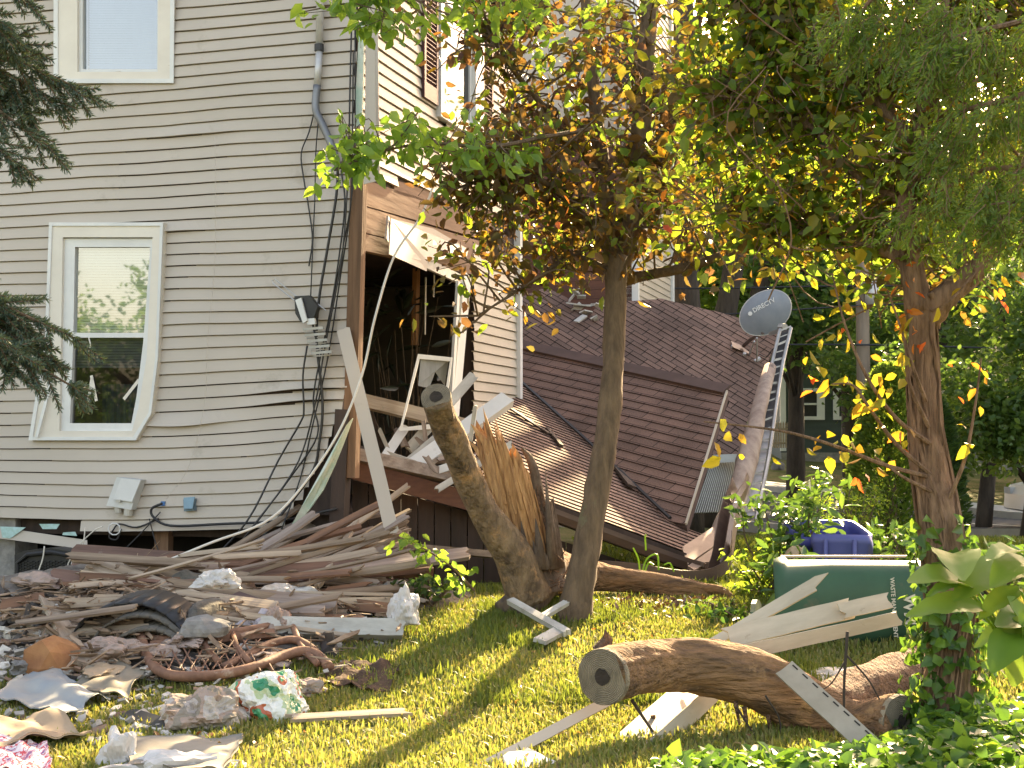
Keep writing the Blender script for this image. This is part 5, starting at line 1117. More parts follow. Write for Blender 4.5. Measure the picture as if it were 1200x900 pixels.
for i in range(16):
    ph = r.uniform(0, 6.28); tw = r.uniform(-.5, .5); pts = []
    s = spline(T2, 6); rd = lerpn(T2r, len(s)); a0 = r.randint(0, 20); a1 = r.randint(30, len(s))
    for k in range(a0, a1, 2): th = ph + tw * k * .12 + .2 * math.sin(k * .7 + i); pts.append(s[k] + V((math.cos(th), math.sin(th), 0)) * (rd[k] * 1.04 + .006))
    if len(pts) > 3: mb.tube(pts, r.uniform(.006, .016), 5)
for i in range(46):
    a = r.choice(lp2); b = r.choice(lp2)
    if (a - b).length < .25 or (a - b).length > 1.6: continue
    mb.tube(spline([a, a.lerp(b, .5) + V((r.gauss(0, .1), r.gauss(0, .12), -r.uniform(0, .3))), b], 5), r.uniform(.003, .007), 4)
for i in range(26):
    a = P(r.uniform(820, 1190), r.uniform(0, 280), r.uniform(8, 8.8)); mb.tube(spline([a, a + V((r.gauss(0, .2), 0, -.35)), a + V((r.gauss(0, .3), .1, -r.uniform(.6, .9)))], 4), r.uniform(.003, .006), 4)
mb.build('vines', m_bark2, t2)
# long bare shoots with autumn leaves
mb = MB(); LP = []
sh = [[(1095, 560, 8.0), (1060, 545, 7.9), (1020, 510, 7.8), (975, 470, 7.7), (935, 460, 7.7)][:1] + [(1040, 546, 7.9), (985, 525, 7.8), (930, 508, 7.7), (880, 500, 7.7), (825, 494, 7.6)],
 [(1090, 520, 8.0), (1050, 490, 7.9), (1015, 440, 7.8), (990, 380, 7.8), (975, 320, 7.8)], [(1095, 560, 8), (1050, 520, 7.9), (1020, 480, 7.8), (1000, 452, 7.8), (975, 450, 7.8)],
 [(1088, 500, 8), (1066, 450, 7.9), (1060, 400, 7.9), (1040, 340, 7.9)], [(1085, 470, 8), (1070, 430, 7.9), (1055, 380, 7.9)], [(1105, 600, 8), (1130, 540, 7.9), (1142, 480, 7.9), (1150, 420, 7.9)], [(1100, 580, 8), (1060, 560, 7.9), (1025, 535, 7.9)]]
for s_ in sh:
    s = spline([P(*q) for q in s_], 6); mb.tube(s, lerpn([.014, .004], len(s)), 6)
    for k, p in enumerate(s[8:]):
        if r.random() < .62: LP.append((p.x + r.gauss(0, .04), p.y + r.gauss(0, .04), p.z + r.gauss(0, .04)))
for q in ((845, 548), (873, 548), (905, 548), (850, 520), (612 + 225, 530)): LP.append(tuple(P(q[0], q[1] - 12, 7.65)))
for q, n_ in (((990, 520), 7), ((1010, 470), 6), ((985, 345), 6), ((1000, 300), 5), ((1125, 345), 4), ((1165, 335), 5), ((960, 400), 5), ((1045, 455), 4), ((1060, 500), 4)):
    for _ in range(n_): p = P(*q, 7.8); LP.append((p.x + r.gauss(0, .07), p.y + r.gauss(0, .07), p.z + r.gauss(0, .06)))
mb.build('shoots', m_bark2, t2); leafmesh('autumn_leaves', LP, .085, m_lgold, t2, wid=.6, droop=1.2, up=.1)
LR = []
for q in ((1068, 305), (1058, 330), (1070, 360), (1062, 385), (1000, 395), (960, 440), (1050, 510), (1005, 560), (1078, 395), (1160, 340), (1115, 440), (770, 250), (655, 235)):
    for _ in range(3): p = P(*q, 7.9); LR.append((p.x + r.gauss(0, .05), p.y + r.gauss(0, .05), p.z + r.gauss(0, .05)))
leafmesh('red_leaves', LR, .07, m_lred, t2, wid=.5, droop=.8)
# cedar sprays hanging at upper right
cd = empty('cedar_branches', P(1190, 200, 6.6), 'drooping green cedar sprays at the upper right edge', 'cedar')
mb = MB(); pts_c = []; dr = []; r = random.Random(12)
Mn = [[P(1290, -30, 6.4), P(1210, 20, 6.6), P(1130, 40, 6.8), P(1090, 60, 7)], [P(1290, 60, 6.4), P(1200, 110, 6.6), P(1130, 130, 6.8), P(1100, 160, 7)], [P(1290, 130, 6.4), P(1210, 190, 6.6), P(1150, 200, 6.8), P(1090, 230, 7)], [P(1060, -60, 7.2), P(1020, 0, 7.3), P(1000, 30, 7.4)], [P(1290, 200, 6.3), P(1220, 230, 6.5), P(1160, 240, 6.6)], [P(1120, -60, 6.9), P(1110, 0, 7.0), P(1105, 50, 7)]]
for b_ in Mn:
    s = spline(b_, 8); mb.tube(s, lerpn([.02, .005], len(s)), 6)
    for p in s[3:]:
        for _ in range(6):
            q = p + V((r.gauss(0, .10), r.gauss(0, .12), -abs(r.gauss(0, .12)))); tip = V((r.gauss(-.3, .5), r.gauss(0, .5), -1)).normalized(); sd_ = tip.cross(V((r.gauss(0, 1), r.gauss(0, 1), 0))).normalized(); Ls = r.uniform(.10, .24)
            mb.tube([q, q + tip * Ls], .002, 3)
            for k in range(26):
                u = k / 26; w_ = (1 - u * .6) * .06; sg = 1 if k % 2 else -1; a = q + tip * Ls * u + sd_ * sg * w_ * r.random(); pts_c.append(tuple(a)); dr.append(tuple(tip * .9 + sd_ * sg * .8))
mb.build('branch', m_bark2, cd); leafmesh('foliage', pts_c, .036, m_cedar, cd, wid=.28, droop=.2, dirs=dr)
# ---- spruce boughs at the left edge
sp_ = empty('spruce_branches', P(0, 300, 6.0), 'blue green spruce boughs reaching in at the left edge', 'spruce')
mbb = MB(); needles = []; ndir = []; r = random.Random(9)
def bough(p0, p1, w_, n_tw):
    s = spline([p0, p0.lerp(p1, .5) + V((0, 0, .06)), p1], 8); mbb.tube(s, lerpn([.018, .004], len(s)), 6)
    for i in range(n_tw):
        k = r.randint(1, len(s) - 1); a = s[k]; side = 1 if i % 2 else -1; ax_ = (p1 - p0).normalized(); out_ = V((ax_.x, ax_.y, ax_.z)) * .8 + V((r.gauss(0, .3), side * r.uniform(.1, .6), r.gauss(-.35, .45))); out_.normalize(); Ln = w_ * r.uniform(.4, 1) * (1.15 - k / len(s) * .6)
        e = a + out_ * Ln + V((0, 0, -.05 * Ln)); mbb.tube([a, e], .0035, 4); n_ = int(Ln / .0013)
        for j in range(n_):
            u = j / n_; p = a.lerp(e, u); d = V((r.gauss(0, 1), r.gauss(0, 1), r.gauss(0, 1))); d = (d - out_ * d.dot(out_)).normalized() * .9 + out_ * .8
            needles.append(tuple(p)); ndir.append(tuple(d * 3))
for (a, b, w_, n_) in (((-160, 30, 5.6), (95, 105, 6.0), .30, 60), ((-160, 60, 5.8), (55, 170, 5.8), .30, 60), ((-160, -40, 5.8), (40, 60, 6.2), .26, 40), ((-160, 100, 5.6), (20, 190, 5.6), .24, 34), ((-140, -120, 5.6), (30, 0, 5.8), .25, 30), ((-120, 0, 5.7), (30, 130, 5.9), .26, 50), ((-120, 60, 5.7), (70, 120, 5.95), .22, 44), ((-120, 350, 5.7), (60, 420, 5.8), .24, 50), ((-120, -20, 5.5), (10, 40, 5.7), .25, 40),
 ((-160, 330, 5.6), (85, 395, 5.8), .30, 56), ((-150, 360, 5.4), (80, 450, 5.7), .26, 46), ((-160, 380, 5.8), (20, 430, 5.6), .30, 44), ((-140, 330, 5.9), (30, 370, 6), .22, 30)):
    bough(P(*a), P(*b), w_, n_)
mbb.build('branch', m_bark, sp_); leafmesh('needles', needles, .026, m_spruce, sp_, wid=.17, droop=0, fold=.1, dirs=ndir, blunt=.9, var=.2)
# the spruce trunk off to the left holds the boughs
mb = MB(); mb.tube([V((-3.4, 5.4, -.05)), V((-3.4, 5.4, 2)), V((-3.4, 5.4, 7))], [.16, .14, .06], 12, .1)
for z1, z2 in ((0, 0),): pass
for a in ((-160, 30, 5.6), (-160, 60, 5.8), (-160, -40, 5.8), (-160, 100, 5.6), (-140, -120, 5.6), (-160, 330, 5.6), (-150, 360, 5.4), (-160, 380, 5.8), (-140, 330, 5.9)):
    p = P(*a); mb.tube([p, V((-3.4, 5.4, p.z - .15))], [.018, .03], 6)
mb.build('trunk', m_bark, sp_, True)
# ------------------------------------------------------------------ broken stump and logs
def cutmat():
    m, nt, b, N, L = mk('sawn_end'); b.inputs['Roughness'].default_value = .9
    tc = N.new('ShaderNodeTexCoord'); wv = N.new('ShaderNodeTexWave'); wv.wave_type = 'RINGS'; wv.rings_direction = 'Z'; wv.inputs['Scale'].default_value = 34; wv.inputs['Distortion'].default_value = 5; wv.inputs['Detail'].default_value = 4; L.new(tc.outputs['Object'], wv.inputs[0])
    cr = N.new('ShaderNodeValToRGB'); cr.color_ramp.elements[0].color = (.17, .14, .10, 1); cr.color_ramp.elements[1].color = (.27, .225, .155, 1); L.new(wv.outputs[0], cr.inputs[0])
    no = N.new('ShaderNodeTexNoise'); no.inputs['Scale'].default_value = 12; no.inputs['Detail'].default_value = 7; L.new(tc.outputs['Object'], no.inputs[0]); mx = N.new('ShaderNodeMixRGB'); mx.blend_type = 'MULTIPLY'; mx.inputs[0].default_value = .8
    L.new(cr.outputs[0], mx.inputs[1]); L.new(no.outputs[0], mx.inputs[2]); hs = N.new('ShaderNodeHueSaturation'); hs.inputs['Value'].default_value = 1.7; L.new(mx.outputs[0], hs.inputs['Color']); L.new(hs.outputs[0], b.inputs['Base Color'])
    bp = N.new('ShaderNodeBump'); bp.inputs['Distance'].default_value = .006; L.new(wv.outputs[0], bp.inputs['Height']); L.new(bp.outputs[0], b.inputs['Normal']); return m
m_cut = cutmat()
m_cutdark = mat('rotten_core', (.045, .035, .028), (.025, .02, .016), 1, (20, 20, 20), 6, .8)
m_heart = mat('split_heartwood', (.56, .33, .14), (.25, .125, .05), .8, (26, 26, 2.6), 9, 1., (50, 50, 5), blotch=((.30, .14, .06), 5, .62), dist=.02)
m_stump = mat('stump_bark', (.27, .19, .11), (.085, .06, .04), .95, (9, 9, 4), 10, 1., (30, 30, 16), blotch=((.44, .26, .12), 3.2, .54), dist=.05)
m_stump2 = mat('stump_base_bark', (.16, .12, .085), (.07, .05, .036), .95, (12, 12, 5), 9, 1., (30, 30, 14), dist=.02)
m_log = mat('log_bark', (.34, .19, .09), (.10, .062, .036), .95, (2.6, 13, 13), 10, 1., (9, 40, 40), blotch=((.42, .25, .11), 3.0, .56), dist=.05)
m_logr = mat('ridged_bark', (.26, .15, .09), (.075, .045, .03), .95, (24, 9, 24), 9, 1., (60, 14, 60), dist=.05)
def log(parent, name, pts, rad, m, seg=20, jit=.12, sd=0, n=6, cap=True): 
    seg = seg * 2; s = spline(pts, n * 3); mb = MB(); rd = lerpn(rad, len(s)); mb.tube(s, rd, seg, 0, sd=sd, cap=cap); ln = 0
    for i in range(len(s)):
        if i: ln += (s[i] - s[i - 1]).length
        endf = min(1, ln / .12) if i < len(s) / 2 else 1
        for k in range(seg):
            q = i * seg + k; v = mb.v[q]; th = 2 * math.pi * k / seg; cx, sx_ = math.cos(th), math.sin(th)
            big = jit * noise.noise(V((cx * 1.5 + sd, sx_ * 1.5, ln * 3.2 + sd))) * (.35 + .65 * endf)
            rdg = abs(noise.noise(V((cx * 5.5, sx_ * 5.5, ln * 2.2 + sd)))) + .5 * abs(noise.noise(V((cx * 13, sx_ * 13, ln * 7 + sd)))) + .3 * noise.noise(V((cx * 26, sx_ * 26, ln * 18)))
            mb.v[q] = s[i] + (v - s[i]) * (1 + big + .10 * (.35 - rdg) * (.3 + .7 * endf))
    return mb.build(name, m, parent, True)
def cutdisc(parent, c, axis, r_, hole=.38):
    axis = axis.normalized(); a = axis.orthogonal().normalized(); b = axis.cross(a); q = axis.to_track_quat('Z', 'Y')
    mb = MB(); n = 28; vs_ = [V((0, 0, .012))]
    for k in range(n): th = 2 * math.pi * k / n; rr = r_ * (1 + .03 * noise.noise(V((math.cos(th) * 2, math.sin(th) * 2, 1)))); vs_.append(V((rr * math.cos(th), rr * math.sin(th), .012)))
    for k in range(n): v = vs_[1 + k]; vs_.append(V((v.x * 1.02, v.y * 1.02, -.02)))
    fs = [(0, 1 + k, 1 + (k + 1) % n) for k in range(n)] + [(1 + k, 1 + n + k, 1 + n + (k + 1) % n, 1 + (k + 1) % n) for k in range(n)]
    o = mesh('cut_face', vs_, fs, m_cut); o.rotation_mode = 'QUATERNION'; o.rotation_quaternion = q; o.location = c
    Mx = o.matrix_basis.copy(); o.parent = parent; o.matrix_parent_inverse = parent.matrix_basis.inverted()
    vs_ = [V((0, 0, .014))] + [V((r_ * hole * (1 + .25 * noise.noise(V((math.cos(t * .4) * 1.5, math.sin(t * .4) * 1.5, 4)))) * math.cos(t * 2 * math.pi / 16), r_ * hole * (1 + .25 * noise.noise(V((t * .9, 1, 4)))) * math.sin(t * 2 * math.pi / 16), .0155)) for t in range(16)]
    o = mesh('rotten_core', vs_, [(0, 1 + k, 1 + (k + 1) % 16) for k in range(16)], m_cutdark); o.rotation_mode = 'QUATERNION'; o.rotation_quaternion = q; o.location = c; o.parent = parent; o.matrix_parent_inverse = parent.matrix_basis.inverted()
st = empty('split_tree_stump', G(612, 700), 'twin stemmed broken stump with a sawn stem and an orange splintered stem', 'tree stump')
s0 = [P(511, 466, 10.3), P(523, 500, 10.55), P(545, 552, 10.85), P(570, 605, 11.05), P(602, 652, 11.2), P(620, 702, 11.3)]
log(st, 'sawn_stem', s0, [.108, .104, .108, .118, .14, .18], m_stump, 22, .14, 1)
cutdisc(st, s0[0], s0[0] - s0[1] + V((0, -.12, .0)), .109, .42)
log(st, 'root_flare', [P(640, 640, 11.55), P(630, 680, 11.45), P(612, 705, 11.3), P(585, 714, 11.2)], [.14, .19, .17, .06], m_stump2, 18, .3, 5)
s1 = [P(636, 700, 11.5), P(626, 660, 11.55), P(616, 625, 11.6), P(606, 590, 11.62)]
log(st, 'broken_stem', s1, [.25, .20, .165, .10], m_stump2, 18, .3, 7)
mb = MB(); r = random.Random(8)
for i in range(16):
    th = math.pi * (1.0 + 1.0 * i / 15); b0 = P(627 + 30 * math.cos(th), 665, 11.42) + V((0, .17 * math.sin(th), 0)); t0 = b0 + V((-.04 - .05 * r.random(), 0, r.uniform(.15, .42 if math.cos(th) < .5 else .75))); mb.tube([b0, b0.lerp(t0, .5), t0], [.045, .03, .003], 5, .4, sd=i)
mb.build('torn_bark', m_stump2, st, True)
# splintered heartwood: one solid torn wedge with a jagged crest, plus loose shards
mb = MB(); r = random.Random(5); nC = 44; rows = 14; cbot = P(630, 690, 11.42); ctop = P(583, 512, 11.42)
crest = lambda th: {0: 0}.get(0) or 0
cols_ = []
for c_ in range(nC):
    th = 2 * math.pi * c_ / nC; x_ = math.cos(th)
    # crest height falls off to the right; spikes are sharp
    hgt = 1.0 - .30 * max(0, x_) - .10 * max(0, -x_ - .6) + r.uniform(-.11, .10) + (.10 if c_ % 5 == 0 else 0)
    cols_.append(hgt)
for j in range(rows + 1):
    for c_ in range(nC):
        th = 2 * math.pi * c_ / nC; u = j / rows * cols_[c_]; c = cbot.lerp(ctop, u); rr0 = .135 + .085 * u * (1 - u * .55)
        g_ = 1 + .16 * noise.noise(V((math.cos(th) * 3, math.sin(th) * 3, u * 1.2))) + .10 * noise.noise(V((math.cos(th) * 11, math.sin(th) * 11, u * 2)))
        if j == rows: g_ *= .80
        mb.v.append(c + V((math.cos(th) * rr0 * g_, math.sin(th) * rr0 * .75 * g_, 0)))
for j in range(rows):
    for c_ in range(nC): q = j * nC; mb.f.append((q + c_, q + (c_ + 1) % nC, q + nC + (c_ + 1) % nC, q + nC + c_))
k0 = len(mb.v); mb.v.append(cbot.lerp(ctop, .78)); q = rows * nC
for c_ in range(nC): mb.f.append((q + c_, q + (c_ + 1) % nC, k0))
for i in range(34):
    th = r.uniform(math.pi * .95, math.pi * 2.05); x_ = math.cos(th); u1 = r.uniform(.6, 1.1) - .3 * max(0, x_); u0 = u1 - r.uniform(.2, .5)
    o_ = V((math.cos(th) * .165, math.sin(th) * .13, 0)); a = cbot.lerp(ctop, u0) + o_ * 1.05; b = cbot.lerp(ctop, u1) + o_ * r.uniform(.85, 1.15); w0 = r.uniform(.008, .022); mb.tube([a, a.lerp(b, .5), b], [w0, w0 * 1.1, .002], 5, .3, sd=i)
mb.tube([P(592, 560, 11.38), P(572, 520, 11.36), P(552, 497, 11.36)], [.05, .042, .004], 6, .4); mb.tube([P(580, 565, 11.4), P(562, 530, 11.4), P(550, 517, 11.4)], [.035, .025, .004], 6, .4)
mb.build('splintered_wood', m_heart, st)
log(st, 'bark_edge', [P(640, 655, 11.42), P(634, 600, 11.45), P(624, 545, 11.5), P(612, 525, 11.52)], [.055, .05, .035, .01], m_stump2, 8, .35, 9)
mb = MB()
for i in range(20): a = P(r.uniform(612, 640), r.uniform(560, 640), 11.4); b = a + V((r.uniform(-.05, .1), -.02, -r.uniform(.2, .5))); mb.tube([a, a.lerp(b, .5), b], [.004, .016, .004], 4)
for i in range(26): a = P(r.uniform(625, 680), r.uniform(655, 700), 11.3); mb.tube([a, a + V((r.gauss(0, .1), -.05, r.uniform(-.1, .15)))], [.008, .002], 4)
mb.build('bark_splinters', m_logr, st)
fl = empty('fallen_tree_limb', P(740, 690, 11.9), 'brown fallen limb lying right from the broken stump', 'fallen limb')
log(fl, 'limb', [P(630, 668, 11.7), P(665, 672, 12.05), P(700, 676, 12.3), P(750, 682, 12.35), P(800, 690, 12.3), P(832, 697, 12.3)], [.22, .16, .115, .10, .095, .075], m_log, 16, .18, 3)
log(fl, 'branch', [P(815, 690, 12.3), P(845, 692, 12.2), P(862, 705, 12.1), P(880, 718, 12.0)], [.05, .035, .03, .02], m_log, 8, .1, 4)
mb = MB()
for i in range(10): a = P(834, r.uniform(688, 700), 12.3); mb.tube([a, a + V((r.uniform(.02, .09), -.02, r.uniform(-.12, .02)))], [.02, .002], 4)
mb.build('splinters', m_stump, fl)
r = random.Random(31); pts = [tuple(P(760, 700, 11.8) + V((r.gauss(0, .38), r.gauss(-.25, .18), 0))) for _ in range(700)]; pts = [(x, y, gz(x, y) + r.uniform(0, .05)) for x, y, z in pts]
tag(leafmesh('leaf_litter', pts, .06, leafmat('litter', [(.06, .035, .025), (.13, .07, .04), (.2, .12, .07), (.05, .04, .03)], .1, 1), wid=.6, up=1.2, droop=0), 'brown leaf litter under the fallen limb', 'leaf litter', kind='stuff')
# foreground log
lg = empty('sawn_log', G(900, 850), 'big forked sawn log lying across the lower right', 'log')
Lp = [P(707, 793, 7.75), P(740, 784, 7.95), P(790, 779, 8.15), P(850, 786, 8.2), P(905, 805, 8.2), P(955, 835, 8.15), P(1000, 852, 8.1), P(1052, 846, 7.95)]
log(lg, 'main_stem', Lp, [.146, .142, .150, .160, .165, .16, .155, .15], m_log, 26, .14, 2, 8)
cutdisc(lg, Lp[0], (Lp[0] - Lp[2]) + V((0, -.22, 0)), .150, .30)
log(lg, 'forked_stem', [P(960, 838, 8.25), P(1000, 822, 8.6), P(1045, 800, 9.0), P(1090, 785, 9.4), P(1130, 790, 9.6)], [.15, .165, .17, .15, .12], m_logr, 20, .2, 8)
cutdisc(lg, P(1054, 845, 7.93), V((.55, -.8, 0)), .142, .25)
log(lg, 'side_stem', [P(880, 812, 8.2), P(868, 835, 8.0), P(858, 862, 7.9)], [.08, .07, .05], m_log, 12, .2, 9) if False else None
mb = MB()
pts = [P(704, 764, 8.05), P(712, 748, 8.05), P(709, 738, 8.02)]; mb.tube(pts, [.055, .03, .004], 7, .3)
mb.build('branch_stub', m_logr, lg)
for q in ((872, 828), (862, 822), (900, 838), (765, 838)): mb = MB(); a = P(*q, 8.1); mb.tube([a, a + V((.02, 0, -.13))], [.016, .006], 5); mb.build('branch_stub', m_logr, lg)
mb = MB()
for i in range(60):
    u = r.random(); p = P(860 + 240 * u, 775 + r.uniform(-10, 60) + 20 * math.sin(u * 3), 8.0 + .3 * u); mb.tube([p, p + V((r.uniform(.03, .10), 0, r.uniform(-.03, .03)))], [.006, .002], 4)
mb.build('bark_strip', m_logr, lg) if False else None
for pts, rr_, lb in (([(740, 820), (760, 850), (790, 895)], .011, 'dark bare twig hanging under the cut log end'), ([(993, 740), (989, 810), (990, 865)], .009, 'upright brown stick under the widest siding board'), ([(863, 828), (880, 855), (915, 905)], .007, 'thin twig hanging from the log middle'), ([(897, 815), (915, 850), (905, 905)], .006, 'curved thin twig near the log middle'), ([(992, 768), (1020, 800), (1045, 850)], .006, 'thin twig slanting right over the forked log'), ([(990, 775), (975, 800), (960, 810)], .005, 'little side twig slanting left over the log')):
    mb = MB(); s = spline([P(x, y, 7.95) for x, y in pts], 4); mb.tube(s, lerpn([rr_, rr_ * .6], len(s)), 6, .1); tag(mb.build('bare_twig', m_barkd, None, True), lb, 'twig')
# ------------------------------------------------------------------ bins
gb = empty('green_wheeled_bin', G(1010, 765), 'dark green wheeled rubbish bin lying on its side', 'rubbish bin')
m_bin = mat('green_bin_plastic', (.036, .095, .055), (.028, .075, .044), .6, (3, 3, 3), 5, .1, blotch=((.10, .10, .065), 3.5, .58))
# axis from mouth (left) to base (right)
ba, bb = P(910, 710, 10.45), P(1165, 702, 10.15); bX = (bb - ba).normalized(); bZ = V((0, 0, 1)); bY = bZ.cross(bX).normalized(); bZ = bX.cross(bY); BLn = 1.32
mb = MB(); secs = []
for i, (u, hw, hh) in enumerate(((0, .31, .335), (.03, .33, .35), (.06, .33, .35), (.075, .30, .325), (.3, .29, .315), (.7, .265, .29), (1.0, .24, .265))):
    ring_ = []
    for k in range(24):
        th = 2 * math.pi * k / 24; cx = math.copysign(abs(math.cos(th)) ** .72, math.cos(th)); cz = math.copysign(abs(math.sin(th)) ** .72, math.sin(th))
        ring_.append(ba + bX * (BLn * u) + bY * hw * cx + bZ * (hh * cz))
    secs.append(ring_)
b0 = 0
for s in secs: mb.v += s
for i in range(len(secs) - 1):
    for k in range(24): q = i * 24; mb.f.append((q + k, q + (k + 1) % 24, q + 24 + (k + 1) % 24, q + 24 + k))
mb.f.append(tuple((len(secs) - 1) * 24 + k for k in range(24)))
n0 = len(mb.v)
for i, s in enumerate(secs):
    c = sum(s, V()) / 24; mb.v += [p + (c - p) * .04 for p in s]
for i in range(len(secs) - 1):
    for k in range(24): q = n0 + i * 24; mb.f.append((q + k, q + 24 + k, q + 24 + (k + 1) % 24, q + (k + 1) % 24))
for k in range(24): mb.f.append((k, n0 + k, n0 + (k + 1) % 24, (k + 1) % 24))
mb.build('body', m_bin, gb, True)
mb = MB(); c0 = ba + bZ * -.15 + bX * -.0
pts = [c0 + bX * (-.16 + .02 * math.cos(t * .5)) + bY * (.31 * math.cos(t * math.pi / 8)) + bZ * (-.02 + .22 * math.sin(t * math.pi / 8)) for t in range(16)]
mb.prism(pts, bX * .035); mb.build('lid', m_bin, gb)
mb = MB(); cw = ba + bX * (BLn * .93) + bZ * .31
mb.tube([cw + bY * -.30, cw + bY * -.24], .12, 18); mb.build('wheel', m_black, gb, True)
mb = MB(); mb.tube([cw + bY * .24, cw + bY * .30], .12, 18); mb.build('wheel', m_black, gb, True)
mb = MB(); mb.bar(ba + bZ * .345 + bX * .05 + bY * .1, ba + bZ * .31 + bX * .95 + bY * .1, .05, .015, bZ); mb.build('sunlit_edge_strip', mat('painted_sun_strip', (.45, .33, .22), None, .6), gb)  # tan bar paints the sunlit look along the bin's top
m_let = mat('bin_print', (.62, .60, .50), (.5, .48, .40), .6, (30, 30, 30), blotch=((.06, .09, .06), 14, .62))
fr = ba + bX * .84 - bY * .30
tz = -bZ
def bt(s, size, off, zz): 
    text3d(s, 'lettering', ba + bX * (BLn * off) - bY * (.283) + bZ * zz, -bZ, bX, size, m_let, gb, .0015)
bt('WASTE MANAGEMENT', .040, .60, .20); bt('WM', .115, .66, .08)
# purple bins
m_pb = mat('blue_bin_plastic', (.08, .09, .38), (.065, .075, .32), .4, (4, 4, 4), 4)
def tub(name, c, L_, W_, H_, label, tilt, rot, m):
    t = empty(name, c, label, 'recycling bin'); mb = MB(); secs = [(0, .8), (.85, 1.0), (.86, 1.06), (1.0, 1.07), (1.0, .98), (.9, .96), (.05, .76)]
    Rm = Matrix.Rotation(rot, 3, 'Z') @ Matrix.Rotation(tilt, 3, 'X')
    for z, k in secs:
        for j in range(20): th = 2 * math.pi * j / 20; cx = math.copysign(abs(math.cos(th)) ** .28, math.cos(th)); cy = math.copysign(abs(math.sin(th)) ** .28, math.sin(th)); mb.v.append(V(c) + Rm @ V((L_ / 2 * k * cx, W_ / 2 * k * cy, z * H_)))
    for i in range(len(secs) - 1):
        for j in range(20): q = i * 20; mb.f.append((q + j, q + (j + 1) % 20, q + 20 + (j + 1) % 20, q + 20 + j))
    mb.f.append(tuple(reversed(range(20)))); mb.f.append(tuple((len(secs) - 1) * 20 + j for j in range(20)))
    mb.build('body', m, t, True)
    mb = MB()
    for sx in (-1, 1): mb.tube([V(c) + Rm @ V((sx * L_ * .25, -W_ * .56, H_ * .9)), V(c) + Rm @ V((sx * L_ * .25, -W_ * .50, H_ * .2))], .018, 6)
    mb.build('rib', m, t); return t
c = P(962, 642, 12.4); tub('blue_recycling_bin', V((c.x, c.y, gz(c.x, c.y) + .02)), .62, .45, .58, 'dark blue recycling tub behind the green bin', .25, .2, m_pb)
c = P(985, 640, 11.8); tub('blue_recycling_bin', V((c.x, c.y, gz(c.x, c.y) + .03)), .46, .36, .50, 'brighter blue tub leaning at the right of the two behind the green bin', -.35, -.3, mat('violet_bin_plastic', (.10, .11, .32), (.08, .09, .27), .5))
crumple('paper_bag', P(934, 652, 11.6) + V((0, 0, -.2)), (.14, .12, .2), m_card, 'pale crumpled paper bag left of the blue tubs', 'paper bag', .4, 4, 71)
# ------------------------------------------------------------------ grass
def grass(name, pts, hgt, m, label, lean=.5, wid=.006):
    pts = np.asarray(pts, float); n = len(pts); h = hgt * NR_.uniform(.45, 1.35, n); a = NR_.uniform(0, 6.283, n); ln = np.abs(NR_.normal(0, lean, n)) * h; wv = wid * NR_.uniform(.7, 1.4, n)
    sx, sy = -np.sin(a) * wv, np.cos(a) * wv; b2 = NR_.uniform(-.6, .6, n) + a; dx, dy = np.cos(b2) * ln, np.sin(b2) * ln
    B = pts; Z0 = np.zeros(n)
    v = np.stack([B + np.stack([sx, sy, Z0], 1), B - np.stack([sx, sy, Z0], 1), B + np.stack([dx * .35 - sx * .8, dy * .35 - sy * .8, h * .6], 1), B + np.stack([dx * .35 + sx * .8, dy * .35 + sy * .8, h * .6], 1), B + np.stack([dx, dy, h * (1 - .25 * np.minimum(1, ln / h))], 1)], 1).reshape(-1, 3)
    me = bpy.data.meshes.new(name); me.vertices.add(5 * n); me.vertices.foreach_set('co', v.ravel()); base_ = np.arange(n)[:, None] * 5
    idx = (base_ + np.array([0, 1, 2, 3, 3, 2, 4])[None]).ravel(); me.loops.add(7 * n); me.loops.foreach_set('vertex_index', idx); me.polygons.add(2 * n)
    ls = (np.arange(n)[:, None] * 7 + np.array([0, 4])[None]).ravel(); me.polygons.foreach_set('loop_start', ls); me.update(calc_edges=True); me.materials.append(m)
    o = bpy.data.objects.new(name, me); COL.objects.link(o); return tag(o, label, 'grass', kind='stuff')
m_grass = leafmat('grass_blade', [(.14, .18, .04), (.20, .23, .06), (.28, .26, .10), (.15, .21, .04), (.36, .31, .17)], .45, 1.4, .5, .3)
m_grassg = leafmat('green_grass_blade', [(.10, .14, .03), (.14, .19, .04), (.18, .21, .05)], .45, 1.4, .5, .3)
r = random.Random(2)
def gpts(n, ok, x0, x1, y0, y1):
    out = []; 
    while len(out) < n:
        for _ in range(2000):
            x, y = r.uniform(x0, x1), r.uniform(y0, y1)
            if abs(x) > .375 * y + .4: continue
            d = ok(x, y)
            if r.random() < d: out.append((x, y, gz(x, y) - .004))
    return out[:n]
def okA(x, y):
    d = 1 - sstep(.03, .12, mound(x, y))
    d *= .35 + .65 * sstep(-.25, .15, noise.noise(V((x * 1.3, y * 1.3, 3))))
    if x < -1.9 and y > 8.6: d *= .35
    return d
grass('lawn_grass', gpts(125000, okA, -4.5, 5.5, 6.6, 12.4), .050, m_grass, 'sunlit yellow green lawn grass')
def okB(x, y):
    px = 600 + x / y * F; return (1 if px > 560 else .12) * sstep(-.1, .35, noise.noise(V((x * 1.1, y * 1.1, 7)))) * (1 - sstep(.02, .1, mound(x, y)))
grass('long_grass', gpts(30000, okB, -1.5, 5.5, 8.6, 13.0), .085, m_grassg, 'longer green grass tufts by the trunks', .45, .006)
grass('far_grass', gpts(26000, lambda x, y: 1 if x > .3 * y - .5 or x > 1.0 else 0, 1, 16, 12.5, 24), .09, m_grassg, 'green grass behind the fallen roof', .5, .012)
